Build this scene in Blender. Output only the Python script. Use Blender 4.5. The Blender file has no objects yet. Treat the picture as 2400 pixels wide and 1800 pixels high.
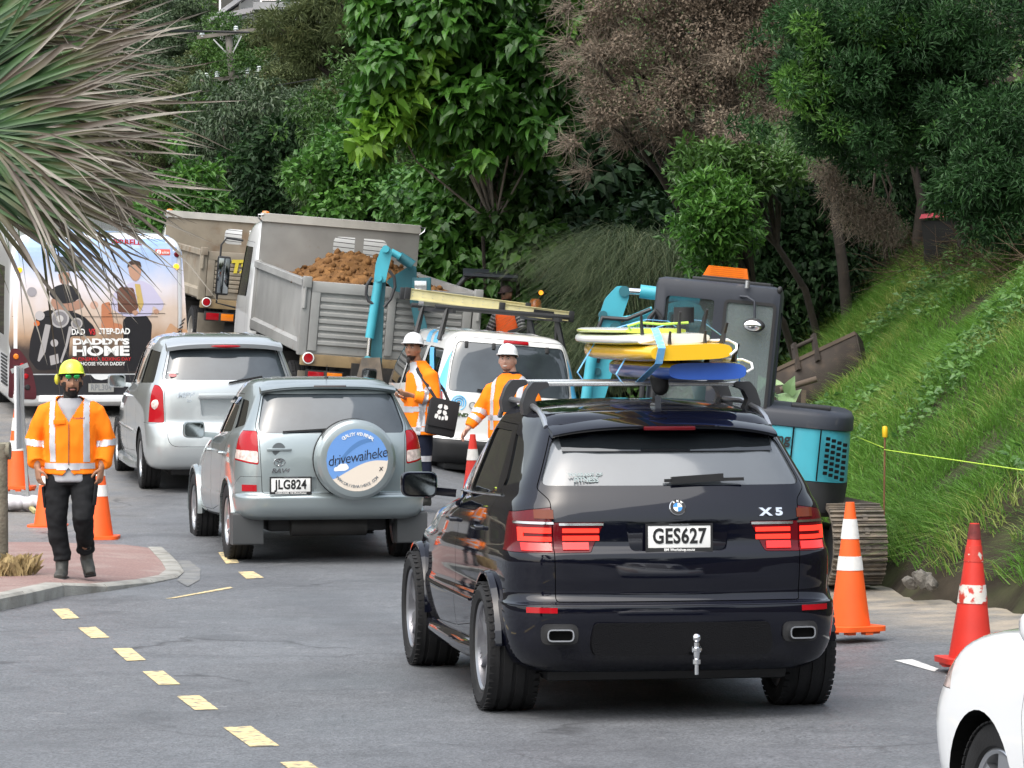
import bpy,bmesh,math,random
import numpy as np
from mathutils import Vector,Matrix,noise
from mathutils.bvhtree import BVHTree
R=math.radians
SC=bpy.context.scene
COL=SC.collection
random.seed(7)
RNG=np.random.default_rng(7)
# ------------------------------------------------------------------ camera, sky, sun, exposure
FPX=9200.0
CAMZ=2.30
PITCH=math.atan(170.0/FPX)
cam_data=bpy.data.cameras.new('camera')
cam_data.sensor_width=36.0
cam_data.lens=36.0*FPX/2400.0
cam_data.clip_start=0.5
cam_data.clip_end=2000.0
cam=bpy.data.objects.new('camera',cam_data)
COL.objects.link(cam)
cam.location=(0,0,CAMZ)
cam.rotation_euler=(math.pi/2-PITCH,0,0)
SC.camera=cam
SUN_EL,SUN_AZ=R(58),R(215)
world=bpy.data.worlds.new('World')
SC.world=world
world.use_nodes=True
_nt=world.node_tree
_nt.nodes.clear()
_sky=_nt.nodes.new('ShaderNodeTexSky')
_sky.sky_type='NISHITA'
_sky.sun_disc=False
_sky.sun_elevation=SUN_EL
_sky.sun_rotation=SUN_AZ
_sky.air_density=1.6
_sky.dust_density=4.0
_sky.ozone_density=1.0
_hs=_nt.nodes.new('ShaderNodeHueSaturation')
_hs.inputs['Saturation'].default_value=0.48
_bg=_nt.nodes.new('ShaderNodeBackground')
_bg.inputs['Strength'].default_value=0.15
_wo=_nt.nodes.new('ShaderNodeOutputWorld')
_nt.links.new(_sky.outputs[0],_hs.inputs['Color'])
_nt.links.new(_hs.outputs[0],_bg.inputs[0])
_nt.links.new(_bg.outputs[0],_wo.inputs[0])
_sl=bpy.data.lights.new('sun','SUN')
_sl.energy=1.3
_sl.angle=R(75)
_sl.color=(1.0,0.97,0.92)
sun=bpy.data.objects.new('sun',_sl)
COL.objects.link(sun)
# nishita: rotation 0 puts the sun at +Y, turning clockwise seen from above
_sd=Vector((math.sin(SUN_AZ)*math.cos(SUN_EL),math.cos(SUN_AZ)*math.cos(SUN_EL),math.sin(SUN_EL)))
sun.rotation_euler=_sd.to_track_quat('Z','Y').to_euler()
sun.location=(0,0,60)
SC.view_settings.view_transform='Standard'
SC.view_settings.look='None'
SC.view_settings.gamma=1.0
SC.view_settings.use_curve_mapping=False
SC.view_settings.exposure=1.0
SC.cycles.max_bounces=6
SC.cycles.diffuse_bounces=3
SC.cycles.glossy_bounces=3
SC.cycles.transmission_bounces=4
SC.cycles.transparent_max_bounces=8
SC.cycles.use_denoising=True
SC.cycles.sample_clamp_indirect=6.0
def at(x,y,D):
 """point of the photograph's pixel (x, y), 2400 x 1800, at the world distance Y = D"""
 u,v=(x-1200.0)/FPX,(900.0-y)/FPX
 d=Vector((u,math.cos(PITCH)+v*math.sin(PITCH),-math.sin(PITCH)+v*math.cos(PITCH)))
 return Vector((0,0,CAMZ))+d*(D/d.y)
def at_z(x,y,z=0.0):
 u,v=(x-1200.0)/FPX,(900.0-y)/FPX
 d=Vector((u,math.cos(PITCH)+v*math.sin(PITCH),-math.sin(PITCH)+v*math.cos(PITCH)))
 return Vector((0,0,CAMZ))+d*((z-CAMZ)/d.z)
# ------------------------------------------------------------------ materials
MATS={}
def _nd(nt,t,**kw):
 n=nt.nodes.new(t)
 for k,v in kw.items():
  setattr(n,k,v)
 return n
def M(name,col,rough=0.5,metal=0.0,coat=0.0,var=0.0,vscale=4.0,bump=0.0,bscale=40.0,col2=None,mix=0.5,mscale=3.0,mhard=0.1,emit=None,estr=0.0,spec=0.5,coords='Object',alpha=1.0,trans=0.0,detail=5.0,rvar=0.0):
 """principled material: colour with brightness variation, a second colour in noise patches, fine bump"""
 if name in MATS:
  return MATS[name]
 m=bpy.data.materials.new(name)
 m.use_nodes=True
 nt=m.node_tree
 b=nt.nodes['Principled BSDF']
 c4=(col[0],col[1],col[2],1)
 b.inputs['Base Color'].default_value=c4
 b.inputs['Roughness'].default_value=rough
 b.inputs['Metallic'].default_value=metal
 b.inputs['Coat Weight'].default_value=coat
 b.inputs['Coat Roughness'].default_value=0.04
 b.inputs['Specular IOR Level'].default_value=spec
 b.inputs['Transmission Weight'].default_value=trans
 b.inputs['Alpha'].default_value=alpha
 if emit:
  b.inputs['Emission Color'].default_value=(*emit,1)
  b.inputs['Emission Strength'].default_value=estr
 L=nt.links.new
 tc=None
 def vec():
  nonlocal tc
  if tc is None:
   tc=_nd(nt,'ShaderNodeTexCoord')
  return tc.outputs[coords]
 cur=None
 if col2 is not None:
  n=_nd(nt,'ShaderNodeTexNoise');n.inputs['Scale'].default_value=mscale;n.inputs['Detail'].default_value=detail
  L(vec(),n.inputs['Vector'])
  r=_nd(nt,'ShaderNodeMapRange');r.inputs[1].default_value=1-mix-mhard;r.inputs[2].default_value=1-mix+mhard
  L(n.outputs[0],r.inputs[0])
  x=_nd(nt,'ShaderNodeMix',data_type='RGBA');x.inputs['A'].default_value=c4;x.inputs['B'].default_value=(*col2,1)
  L(r.outputs[0],x.inputs['Factor'])
  cur=x.outputs['Result']
 if var>0:
  n=_nd(nt,'ShaderNodeTexNoise');n.inputs['Scale'].default_value=vscale;n.inputs['Detail'].default_value=6
  L(vec(),n.inputs['Vector'])
  r=_nd(nt,'ShaderNodeMapRange');r.inputs[1].default_value=0.25;r.inputs[2].default_value=0.75
  r.inputs[3].default_value=1-var;r.inputs[4].default_value=1+var
  L(n.outputs[0],r.inputs[0])
  h=_nd(nt,'ShaderNodeHueSaturation')
  if cur is not None:L(cur,h.inputs['Color'])
  else:h.inputs['Color'].default_value=c4
  L(r.outputs[0],h.inputs['Value'])
  cur=h.outputs[0]
 if cur is not None:
  L(cur,b.inputs['Base Color'])
 if rvar>0:
  n=_nd(nt,'ShaderNodeTexNoise');n.inputs['Scale'].default_value=vscale*2.3;n.inputs['Detail'].default_value=5
  L(vec(),n.inputs['Vector'])
  r=_nd(nt,'ShaderNodeMapRange');r.inputs[1].default_value=0.3;r.inputs[2].default_value=0.7
  r.inputs[3].default_value=max(0,rough-rvar);r.inputs[4].default_value=min(1,rough+rvar)
  L(n.outputs[0],r.inputs[0]);L(r.outputs[0],b.inputs['Roughness'])
 if bump>0:
  n=_nd(nt,'ShaderNodeTexNoise');n.inputs['Scale'].default_value=bscale;n.inputs['Detail'].default_value=4
  L(vec(),n.inputs['Vector'])
  bp=_nd(nt,'ShaderNodeBump');bp.inputs['Strength'].default_value=bump;bp.inputs['Distance'].default_value=0.02
  L(n.outputs[0],bp.inputs['Height']);L(bp.outputs[0],b.inputs['Normal'])
 MATS[name]=m
 return m
# ------------------------------------------------------------------ mesh helpers
class MB:
 """collects vertices and faces; build() links them as ONE mesh object"""
 def __init__(s):
  s.v=[];s.f=[]
 def add(s,vs,fs):
  o=len(s.v)
  s.v.extend([tuple(p)for p in vs]);s.f.extend([tuple(i+o for i in f)for f in fs])
  return s
 def box(s,x0,x1,y0,y1,z0,z1,b=0.0):
  if b<=0:
   vs=[(x,y,z)for z in(z0,z1)for y in(y0,y1)for x in(x0,x1)]
   return s.add(vs,[(0,2,3,1),(4,5,7,6),(0,1,5,4),(2,6,7,3),(0,4,6,2),(1,3,7,5)])
  b=min(b,(x1-x0)*.49,(y1-y0)*.49,(z1-z0)*.49)
  bm=bmesh.new();bmesh.ops.create_cube(bm,size=1.0)
  for v in bm.verts:
   v.co=Vector(((x0+x1)/2+v.co.x*(x1-x0),(y0+y1)/2+v.co.y*(y1-y0),(z0+z1)/2+v.co.z*(z1-z0)))
  bmesh.ops.bevel(bm,geom=list(bm.edges),offset=b,segments=2,profile=0.6,affect='EDGES')
  bm.verts.index_update()
  s.add([v.co[:]for v in bm.verts],[[v.index for v in f.verts]for f in bm.faces]);bm.free()
  return s
 def obox(s,c,ax,ay,az,b=0.0):
  """box with centre c and half axes (vectors)"""
  c,ax,ay,az=Vector(c),Vector(ax),Vector(ay),Vector(az)
  t=MB().box(-1,1,-1,1,-1,1)if b<=0 else None
  if t is None:
   t=MB().box(-ax.length,ax.length,-ay.length,ay.length,-az.length,az.length,b)
   X,Y,Z=ax.normalized(),ay.normalized(),az.normalized()
   return s.add([c+X*v[0]+Y*v[1]+Z*v[2]for v in t.v],t.f)
  return s.add([c+ax*v[0]+ay*v[1]+az*v[2]for v in t.v],t.f)
 def bar(s,a,b_,w,h,up=(0,0,1),bev=0.0):
  a,b_=Vector(a),Vector(b_)
  d=b_-a;dn=d.normalized();u=Vector(up)
  sd=dn.cross(u)
  if sd.length<1e-4:sd=dn.cross(Vector((0,1,0)))
  sd.normalize();u=sd.cross(dn)
  return s.obox((a+b_)/2,sd*w/2,d/2,u*h/2,bev)
 def cyl(s,a,b_,r,r2=None,n=14,caps=True):
  return s.tube([a,b_],[r,r if r2 is None else r2],n,caps)
 def tube(s,pts,rad,n=10,caps=True,sx=1.0):
  pts=[Vector(p)for p in pts]
  k=len(pts)
  if not hasattr(rad,'__len__'):rad=[rad]*k
  vs=[];ref=None
  for i,p in enumerate(pts):
   t=(pts[min(i+1,k-1)]-pts[max(i-1,0)]).normalized()
   if ref is None:
    ref=Vector((0,0,1))if abs(t.z)<0.9 else Vector((0,1,0))
   a=t.cross(ref)
   if a.length<1e-5:a=t.cross(Vector((1,0,0)))
   a.normalize();b2=a.cross(t).normalized();ref=b2
   for j in range(n):
    w=2*math.pi*j/n
    vs.append(p+a*(math.cos(w)*rad[i]*sx)+b2*(math.sin(w)*rad[i]))
  fs=[(i*n+j,i*n+(j+1)%n,(i+1)*n+(j+1)%n,(i+1)*n+j)for i in range(k-1)for j in range(n)]
  if caps:
   fs.append(tuple(reversed(range(n))));fs.append(tuple(range((k-1)*n,k*n)))
  return s.add(vs,fs)
 def lathe(s,prof,n=32,axis='Z',c=(0,0,0),closed=False):
  """prof: (radius, height) pairs"""
  vs=[]
  for(r,h)in prof:
   for j in range(n):
    w=2*math.pi*j/n
    p=(r*math.cos(w),r*math.sin(w),h)
    if axis=='X':p=(h,p[0],p[1])
    elif axis=='Y':p=(p[1],h,p[0])
    vs.append((p[0]+c[0],p[1]+c[1],p[2]+c[2]))
  k=len(prof)
  fs=[(i*n+j,i*n+(j+1)%n,((i+1)%k)*n+(j+1)%n,((i+1)%k)*n+j)for i in range(k if closed else k-1)for j in range(n)]
  if not closed:
   if prof[0][0]>1e-6:fs.append(tuple(reversed(range(n))))
   if prof[-1][0]>1e-6:fs.append(tuple(range((k-1)*n,k*n)))
  return s.add(vs,fs)
 def prism(s,poly,axis,a,b_):
  """poly of 2-D points extruded along axis from a to b. axis X: (y,z); Y: (x,z); Z: (x,y)"""
  n=len(poly)
  def P(p,t):
   return(t,p[0],p[1])if axis=='X' else((p[0],t,p[1])if axis=='Y' else(p[0],p[1],t))
  vs=[P(p,a)for p in poly]+[P(p,b_)for p in poly]
  fs=[tuple(range(n)),tuple(reversed(range(n,2*n)))]+[(i,n+i,n+(i+1)%n,(i+1)%n)for i in range(n)]
  return s.add(vs,fs)
 def sphere(s,c,r,nu=16,nv=10):
  if not hasattr(r,'__len__'):r=(r,r,r)
  vs=[]
  for i in range(nv+1):
   ph=math.pi*i/nv
   for j in range(nu):
    th=2*math.pi*j/nu
    vs.append((c[0]+r[0]*math.sin(ph)*math.cos(th),c[1]+r[1]*math.sin(ph)*math.sin(th),c[2]+r[2]*math.cos(ph)))
  fs=[(i*nu+j,(i+1)*nu+j,(i+1)*nu+(j+1)%nu,i*nu+(j+1)%nu)for i in range(nv)for j in range(nu)]
  return s.add(vs,fs)
 def grid(s,fn,nu,nv,thick=None):
  vs=[fn(i/(nu-1),j/(nv-1))for i in range(nu)for j in range(nv)]
  fs=[(i*nv+j,(i+1)*nv+j,(i+1)*nv+j+1,i*nv+j+1)for i in range(nu-1)for j in range(nv-1)]
  return s.add(vs,fs)
 def xf(s,mat):
  s.v=[tuple(mat@Vector(p))for p in s.v]
  return s
 def mesh(s,name,smooth=None,recalc=True):
  me=bpy.data.meshes.new(name)
  me.from_pydata(s.v,[],s.f)
  bm=bmesh.new();bm.from_mesh(me)
  bmesh.ops.remove_doubles(bm,verts=bm.verts,dist=1e-6)
  if recalc:bmesh.ops.recalc_face_normals(bm,faces=bm.faces)
  bm.to_mesh(me);bm.free()
  if smooth is not None:
   shade(me,smooth)
  return me
 def build(s,name,mat,parent=None,smooth=40,recalc=True):
  return link(name,s.mesh(name,smooth,recalc),mat,parent)
def shade(me,ang=40):
 me.polygons.foreach_set('use_smooth',np.ones(len(me.polygons),dtype=bool))
 if ang<179:
  me.set_sharp_from_angle(angle=R(ang))
 me.update()
def link(name,me,mat=None,parent=None):
 o=bpy.data.objects.new(name,me)
 COL.objects.link(o)
 if mat is not None:
  ms=mat if isinstance(mat,(list,tuple))else[mat]
  if len(me.materials)==0:
   for m in ms:me.materials.append(m)
 if parent is not None:o.parent=parent
 return o
def tag(o,label=None,cat=None,group=None,kind=None):
 if label:o['label']=label
 if cat:o['category']=cat
 if group:o['group']=group
 if kind:o['kind']=kind
 return o
def thing(name,label,cat,loc=(0,0,0),rz=0.0,group=None,rx=0.0,ry=0.0):
 o=bpy.data.objects.new(name,None)
 o.empty_display_size=0.2
 COL.objects.link(o)
 o.location=loc;o.rotation_euler=(rx,ry,rz)
 return tag(o,label,cat,group)
def place(o,loc=(0,0,0),rot=(0,0,0)):
 o.location=loc;o.rotation_euler=rot
 return o
def copy_tree(o,parent=None):
 c=o.copy();COL.objects.link(c)
 if parent is not None:c.parent=parent
 for ch in o.children:copy_tree(ch,c)
 return c
def text_mesh(txt,size,depth=0.002,bold=0.0,shear=0.0,align='CENTER',space=1.0,xs=1.0):
 """flat lettering, centred, in the XZ plane and readable from -Y"""
 cu=bpy.data.curves.new('lettering','FONT')
 cu.body=txt;cu.size=size;cu.extrude=depth;cu.offset=bold;cu.shear=shear
 cu.align_x=align;cu.align_y='CENTER';cu.space_character=space
 cu.resolution_u=3
 o=bpy.data.objects.new('tmp',cu);COL.objects.link(o)
 dg=bpy.context.evaluated_depsgraph_get()
 me=bpy.data.meshes.new_from_object(o.evaluated_get(dg))
 bpy.data.objects.remove(o);bpy.data.curves.remove(cu)
 me.transform(Matrix.Rotation(math.pi/2,4,'X')@Matrix.Diagonal((xs,1,1,1)))
 me.materials.clear()
 return me
def lettering(txt,size,mat,parent,loc,rot=(0,0,0),name='lettering',**kw):
 o=link(name,text_mesh(txt,size,**kw),mat,parent)
 return place(o,loc,rot)
def rpoly(pts,r=0.03,n=4):
 """polygon with rounded corners; r a number or one radius per corner"""
 out=[];k=len(pts)
 for i,p in enumerate(pts):
  p=Vector((p[0],p[1]));a=Vector(pts[i-1][:2]);b=Vector(pts[(i+1)%k][:2])
  rr=r[i]if hasattr(r,'__len__')else r
  da,db=a-p,b-p
  rr=min(rr,da.length*.45,db.length*.45)
  if rr<1e-4:
   out.append((p.x,p.y));continue
  A=p+da.normalized()*rr;B=p+db.normalized()*rr
  for j in range(n+1):
   t=j/n
   q=A*(1-t)**2+p*(2*t*(1-t))+B*t*t
   out.append((q.x,q.y))
 return out
def shrink(poly,d):
 """inset a polygon by about d"""
 k=len(poly)
 area=sum(poly[i-1][0]*poly[i][1]-poly[i][0]*poly[i-1][1]for i in range(k))
 sg=1 if area>0 else-1
 out=[]
 for i in range(k):
  p=Vector(poly[i]);a=Vector(poly[i-1]);b=Vector(poly[(i+1)%k])
  e1=(p-a);e2=(b-p)
  if e1.length<1e-7:e1=e2
  if e2.length<1e-7:e2=e1
  n1=Vector((-e1.y,e1.x)).normalized()*sg;n2=Vector((-e2.y,e2.x)).normalized()*sg
  n=n1+n2
  if n.length<1e-5:n=n1
  n=n.normalized()/max(0.5,n.normalized().dot(n1))
  out.append((p.x+n.x*d,p.y+n.y*d))
 return out
def boolean(me_a,me_b,op):
 """exact mesh boolean; returns a new mesh (materials of both kept)"""
 a=bpy.data.objects.new('ba',me_a);b=bpy.data.objects.new('bb',me_b)
 COL.objects.link(a);COL.objects.link(b)
 m=a.modifiers.new('b','BOOLEAN');m.object=b;m.operation=op
 m.solver='MANIFOLD';
 try:m.material_mode='TRANSFER'
 except Exception:pass
 dg=bpy.context.evaluated_depsgraph_get()
 me=bpy.data.meshes.new_from_object(a.evaluated_get(dg))
 if len(me.polygons)==0 and op=='DIFFERENCE':
  m.solver='EXACT'
  dg=bpy.context.evaluated_depsgraph_get()
  me=bpy.data.meshes.new_from_object(a.evaluated_get(dg))
 bpy.data.objects.remove(a);bpy.data.objects.remove(b)
 return me
def pchip(xs,ys,xq):
 """monotone cubic interpolation"""
 xs=np.asarray(xs,float);ys=np.asarray(ys,float);xq=np.asarray(xq,float)
 h=np.diff(xs);d=np.diff(ys)/h
 m=np.zeros_like(ys)
 for i in range(1,len(xs)-1):
  if d[i-1]*d[i]>0:
   w1=2*h[i]+h[i-1];w2=h[i]+2*h[i-1]
   m[i]=(w1+w2)/(w1/d[i-1]+w2/d[i])
 m[0]=d[0];m[-1]=d[-1]
 i=np.clip(np.searchsorted(xs,xq)-1,0,len(xs)-2)
 t=(xq-xs[i])/h[i]
 return((1+2*t)*(1-t)**2*ys[i]+t*(1-t)**2*h[i]*m[i]+t*t*(3-2*t)*ys[i+1]+t*t*(t-1)*h[i]*m[i+1])
# ------------------------------------------------------------------ lie of the land
_TY=[0,15,22,28.5,31,40,50,60,72,85,100,140,300]
_TX=[9.0,7.5,5.6,3.85,3.05,2.45,1.8,.9,-1.6,-5.6,-11.5,-30,-90]
def xtoe(Y):
 return np.interp(Y,_TY,_TX)
def zroad(X,Y):
 X=np.asarray(X,float);Y=np.asarray(Y,float)
 ramp=.033*np.maximum(0,Y-36)+.045*np.maximum(0,Y-52)+.02*np.maximum(0,Y-75)
 f=np.clip((.9-X)/2.2,.22,1.0)
 f=f+(1-f)*np.clip((Y-58)/10,0,1)
 f=f*f*(3-2*f)*.5+f*.5
 return ramp*f+.10*np.clip((X-1.2)/2.5,0,1)*np.clip((Y-20)/8,0,1)*np.clip((45-Y)/8,0,1)
def xleft(Y):
 return np.interp(Y,[0,28,40,46,55,65,80,100,140,300],[-40,-40,-14,-9.2,-9.6,-10.2,-13.5,-22,-42,-100])
def fbm(X,Y,s,seed=0.0):
 X=np.atleast_1d(X);Y=np.atleast_1d(Y)
 return np.array([noise.fractal(Vector((x*s+seed,y*s-seed,seed)),.8,2.0,4)for x,y in zip(X.ravel(),Y.ravel())]).reshape(X.shape)
def zland(X,Y,nz=None):
 """height of the unpaved land"""
 X=np.asarray(X,float);Y=np.asarray(Y,float)
 u=X-xtoe(Y)
 base=zroad(np.minimum(X,xtoe(Y)),Y)
 bank=np.where(u>0,np.interp(u,[0,.10,.30,1.0,3.4,4.4,9,16,30,60],[0,.18,.38,1.02,2.95,3.2,3.7,6.2,13,20]),0)
 v=xleft(Y)-X
 left=np.where(v>0,np.interp(v,[0,.5,4,12,40],[0,.10,.5,1.5,8]),0)
 far=np.interp(Y,[0,78,90,110,140,170,210,300],[0,0,.6,2.6,6.5,10.5,16,30])
 z=base+bank+left+far
 if nz is not None:
  z=z+nz*np.clip(np.maximum(u,v)*.8,0,1)*.22
 return np.where((u<=0)&(v<=0)&(Y<108),zroad(X,Y)-.07+far,z)
_nzf=lambda x,y:noise.fractal(Vector((x*.35,y*.35,3.1)),.8,2.0,4)
def land(x,y):
 return float(zland(x,y,_nzf(x,y)))
def np_mesh(name,V,F,smooth=True,attrs=None):
 """quick mesh from arrays. F: (n,3) or (n,4)"""
 me=bpy.data.meshes.new(name)
 V=np.asarray(V,np.float32);F=np.asarray(F,np.int32)
 me.vertices.add(len(V));me.vertices.foreach_set('co',V.ravel())
 k=F.shape[1]
 me.loops.add(F.size);me.loops.foreach_set('vertex_index',F.ravel())
 me.polygons.add(len(F));me.polygons.foreach_set('loop_start',np.arange(0,F.size,k,dtype=np.int32))
 me.update(calc_edges=True)
 me.polygons.foreach_set('use_smooth',np.full(len(F),smooth,dtype=bool))
 for an,(dom,arr)in(attrs or{}).items():
  a=me.attributes.new(an,'FLOAT',dom);a.data.foreach_set('value',np.asarray(arr,np.float32))
 me.validate()
 return me
def sheet(name,xs_fn,ys,nx,zfn,mat,attr=None):
 ys=np.asarray(ys);V=[];A=[]
 for y in ys:
  x=xs_fn(y,nx)
  V.append(np.stack([x,np.full(nx,y),zfn(x,np.full(nx,y))],1))
  if attr:A.append(attr(x,np.full(nx,y)))
 V=np.concatenate(V)
 i=np.arange(len(ys)-1)[:,None]*nx+np.arange(nx-1)[None,:]
 F=np.stack([i,i+1,i+nx+1,i+nx],-1).reshape(-1,4)
 at2={'dust':('POINT',np.concatenate(A))}if attr else{}
 if attr:
  X0,Y0=V[:,0],V[:,1];mid=np.interp(Y0,[0,13,23,36,45,60,106],[6.0,3.4,.95,-1.7,-3.3,-6.2,-18]);e=np.minimum(abs(X0-mid-.85),abs(X0-mid+.85))
  at2['track']=('POINT',np.clip(1-e/.45,0,1))
 me=np_mesh(name,V,F,True,at2)
 me.materials.append(mat)
 o=link(name,me)
 o['kind']='structure'
 return o
# --- materials of the ground
def asphalt_material():
 m=bpy.data.materials.new('asphalt');m.use_nodes=True
 nt=m.node_tree;b=nt.nodes['Principled BSDF'];L=nt.links.new
 tc=_nd(nt,'ShaderNodeTexCoord')
 def nz(s,d=4,r=.55):
  n=_nd(nt,'ShaderNodeTexNoise');n.inputs['Scale'].default_value=s;n.inputs['Detail'].default_value=d;n.inputs['Roughness'].default_value=r
  L(tc.outputs['Object'],n.inputs['Vector']);return n.outputs[0]
 def rng(v,a,b_,c,d):
  n=_nd(nt,'ShaderNodeMapRange');n.inputs[1].default_value=a;n.inputs[2].default_value=b_;n.inputs[3].default_value=c;n.inputs[4].default_value=d
  L(v,n.inputs[0]);return n.outputs[0]
 def mul(a,b_):
  n=_nd(nt,'ShaderNodeMath',operation='MULTIPLY');L(a,n.inputs[0])
  if hasattr(b_,'links')or not isinstance(b_,float):L(b_,n.inputs[1])
  else:n.inputs[1].default_value=b_
  return n.outputs[0]
 vo=_nd(nt,'ShaderNodeTexVoronoi');vo.inputs['Scale'].default_value=75.0;L(tc.outputs['Object'],vo.inputs['Vector'])
 chip=rng(vo.outputs['Color'],.0,1.0,.50,1.55)
 big=rng(nz(.35,5),.3,.7,.84,1.14)
 mid=rng(nz(3.0,6),.25,.75,.86,1.14)
 val=mul(mul(chip,big),mid)
 h=_nd(nt,'ShaderNodeHueSaturation');h.inputs['Color'].default_value=(.112,.117,.125,1);L(val,h.inputs['Value'])
 at_=_nd(nt,'ShaderNodeAttribute');at_.attribute_name='dust'
 dn=rng(nz(1.6,7,.65),.30,.62,0,1)
 df=mul(at_.outputs['Fac'],dn)
 x=_nd(nt,'ShaderNodeMix',data_type='RGBA');L(df,x.inputs['Factor']);L(h.outputs[0],x.inputs['A']);x.inputs['B'].default_value=(.34,.285,.22,1)
 sc=rng(nz(5.5,5),.63,.72,0,.30)
 y=_nd(nt,'ShaderNodeMix',data_type='RGBA');L(sc,y.inputs['Factor']);L(x.outputs['Result'],y.inputs['A']);y.inputs['B'].default_value=(.33,.33,.33,1)
 ok=rng(nz(1.1,6,.62),.57,.68,0,.5)
 z=_nd(nt,'ShaderNodeMix',data_type='RGBA');L(ok,z.inputs['Factor']);L(y.outputs['Result'],z.inputs['A']);z.inputs['B'].default_value=(.055,.058,.062,1)
 dv=_nd(nt,'ShaderNodeVectorMath',operation='ADD');dn2=_nd(nt,'ShaderNodeTexNoise');dn2.inputs['Scale'].default_value=1.3;L(tc.outputs['Object'],dn2.inputs['Vector']);L(dn2.outputs['Color'],dv.inputs[0]);L(tc.outputs['Object'],dv.inputs[1])
 cv=_nd(nt,'ShaderNodeTexVoronoi',feature='DISTANCE_TO_EDGE');cv.inputs['Scale'].default_value=.32;L(dv.outputs[0],cv.inputs['Vector'])
 ck=mul(rng(cv.outputs['Distance'],.0,.011,.85,0),rng(nz(.5,3),.45,.6,0,1))
 k2=_nd(nt,'ShaderNodeMix',data_type='RGBA');L(ck,k2.inputs['Factor']);L(z.outputs['Result'],k2.inputs['A']);k2.inputs['B'].default_value=(.035,.035,.037,1)
 tr=_nd(nt,'ShaderNodeAttribute');tr.attribute_name='track'
 k3=_nd(nt,'ShaderNodeMix',data_type='RGBA');L(mul(tr.outputs['Fac'],rng(nz(2.2,6),.3,.65,.15,.6)),k3.inputs['Factor']);L(k2.outputs['Result'],k3.inputs['A']);k3.inputs['B'].default_value=(.062,.065,.071,1)
 L(k3.outputs['Result'],b.inputs['Base Color'])
 L(rng(nz(.8,4),.3,.7,.42,.72),b.inputs['Roughness'])
 b.inputs['Specular IOR Level'].default_value=.45
 bp=_nd(nt,'ShaderNodeBump');bp.inputs['Strength'].default_value=.55;bp.inputs['Distance'].default_value=.006
 L(vo.outputs['Distance'],bp.inputs['Height']);L(bp.outputs[0],b.inputs['Normal'])
 return m
ASPHALT=asphalt_material()
SOIL=M('leaf_litter_soil',(.030,.024,.017),.95,var=.5,vscale=3,col2=(.040,.045,.020),mix=.42,mscale=1.3,bump=.8,bscale=9,spec=.15)
CONCRETE=M('kerb_concrete',(.30,.295,.27),.85,var=.25,vscale=5,col2=(.20,.19,.165),mix=.4,mscale=4,bump=.4,bscale=60)
REDCHIP=M('red_chip_path',(.235,.15,.135),.9,var=.28,vscale=45,col2=(.27,.20,.18),mix=.45,mscale=2.2,bump=.4,bscale=120)
YELLOWP=M('yellow_road_paint',(.62,.49,.25),.7,var=.2,vscale=9,col2=(.20,.19,.16),mix=.44,mscale=17,mhard=.06,detail=9)
WHITEP=M('white_road_paint',(.62,.62,.60),.7,var=.15,vscale=9,col2=(.35,.35,.35),mix=.3,mscale=18)
# --- land, one sheet out to the horizon
def _lx(y,n):
 a=np.concatenate([np.linspace(-225,-60,8),np.linspace(-52,-16,13),np.linspace(-15,15,101),np.linspace(17,52,15),np.linspace(60,225,8)])
 return a
_ys=np.concatenate([np.linspace(-26,18,9),np.linspace(20,90,141),np.linspace(92,200,50),np.linspace(212,322,8)])
_LN=len(_lx(0,0))
def _lz(x,y):
 nz=np.array([_nzf(a,b)for a,b in zip(x,y)])
 return zland(x,y,nz)
land_o=sheet('terrain',_lx,_ys,_LN,_lz,SOIL)
# --- road
def _rx(y,n):
 a,b=max(-34.0,float(xleft(y))),float(xtoe(y))+.10
 return np.linspace(a,b,n)
def _dust(x,y):
 u=xtoe(y)-x
 d=np.clip(1.0-u/np.interp(y,[20,27,32,45,60],[.9,1.6,2.2,1.2,.8]),0,1)*np.clip((y-17)/8,0,1)
 d=np.maximum(d,.22*np.clip((-3.6-x)/1.2,0,1)*np.clip((y-37.5)/1.5,0,1))
 return np.clip(d*1.5,0,1)
sheet('road',_rx,np.concatenate([np.linspace(-24,2,14),np.linspace(3,60,115),np.linspace(61,106,40)]),220,lambda x,y:zroad(x,y),ASPHALT,_dust)
def patch(name,pts,mat,z=.004,parent=None,sub=6):
 """flat painted patch with its corners given on the road (X, Y), laid on the road surface"""
 a,b,c,d=[Vector(p)for p in pts]
 vs=[]
 for i in range(sub+1):
  for j in range(3):
   p=a.lerp(b,i/sub).lerp(d.lerp(c,i/sub),j/2)
   vs.append((p.x,p.y,float(zroad(p.x,p.y))+z))
 fs=[(i*3+j,(i+1)*3+j,(i+1)*3+j+1,i*3+j+1)for i in range(sub)for j in range(2)]
 return MB().add(vs,fs).build(name,mat,parent)
def pg(x,y,z=.0):
 p=at_z(x,y,z);return(p.x,p.y)
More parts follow.
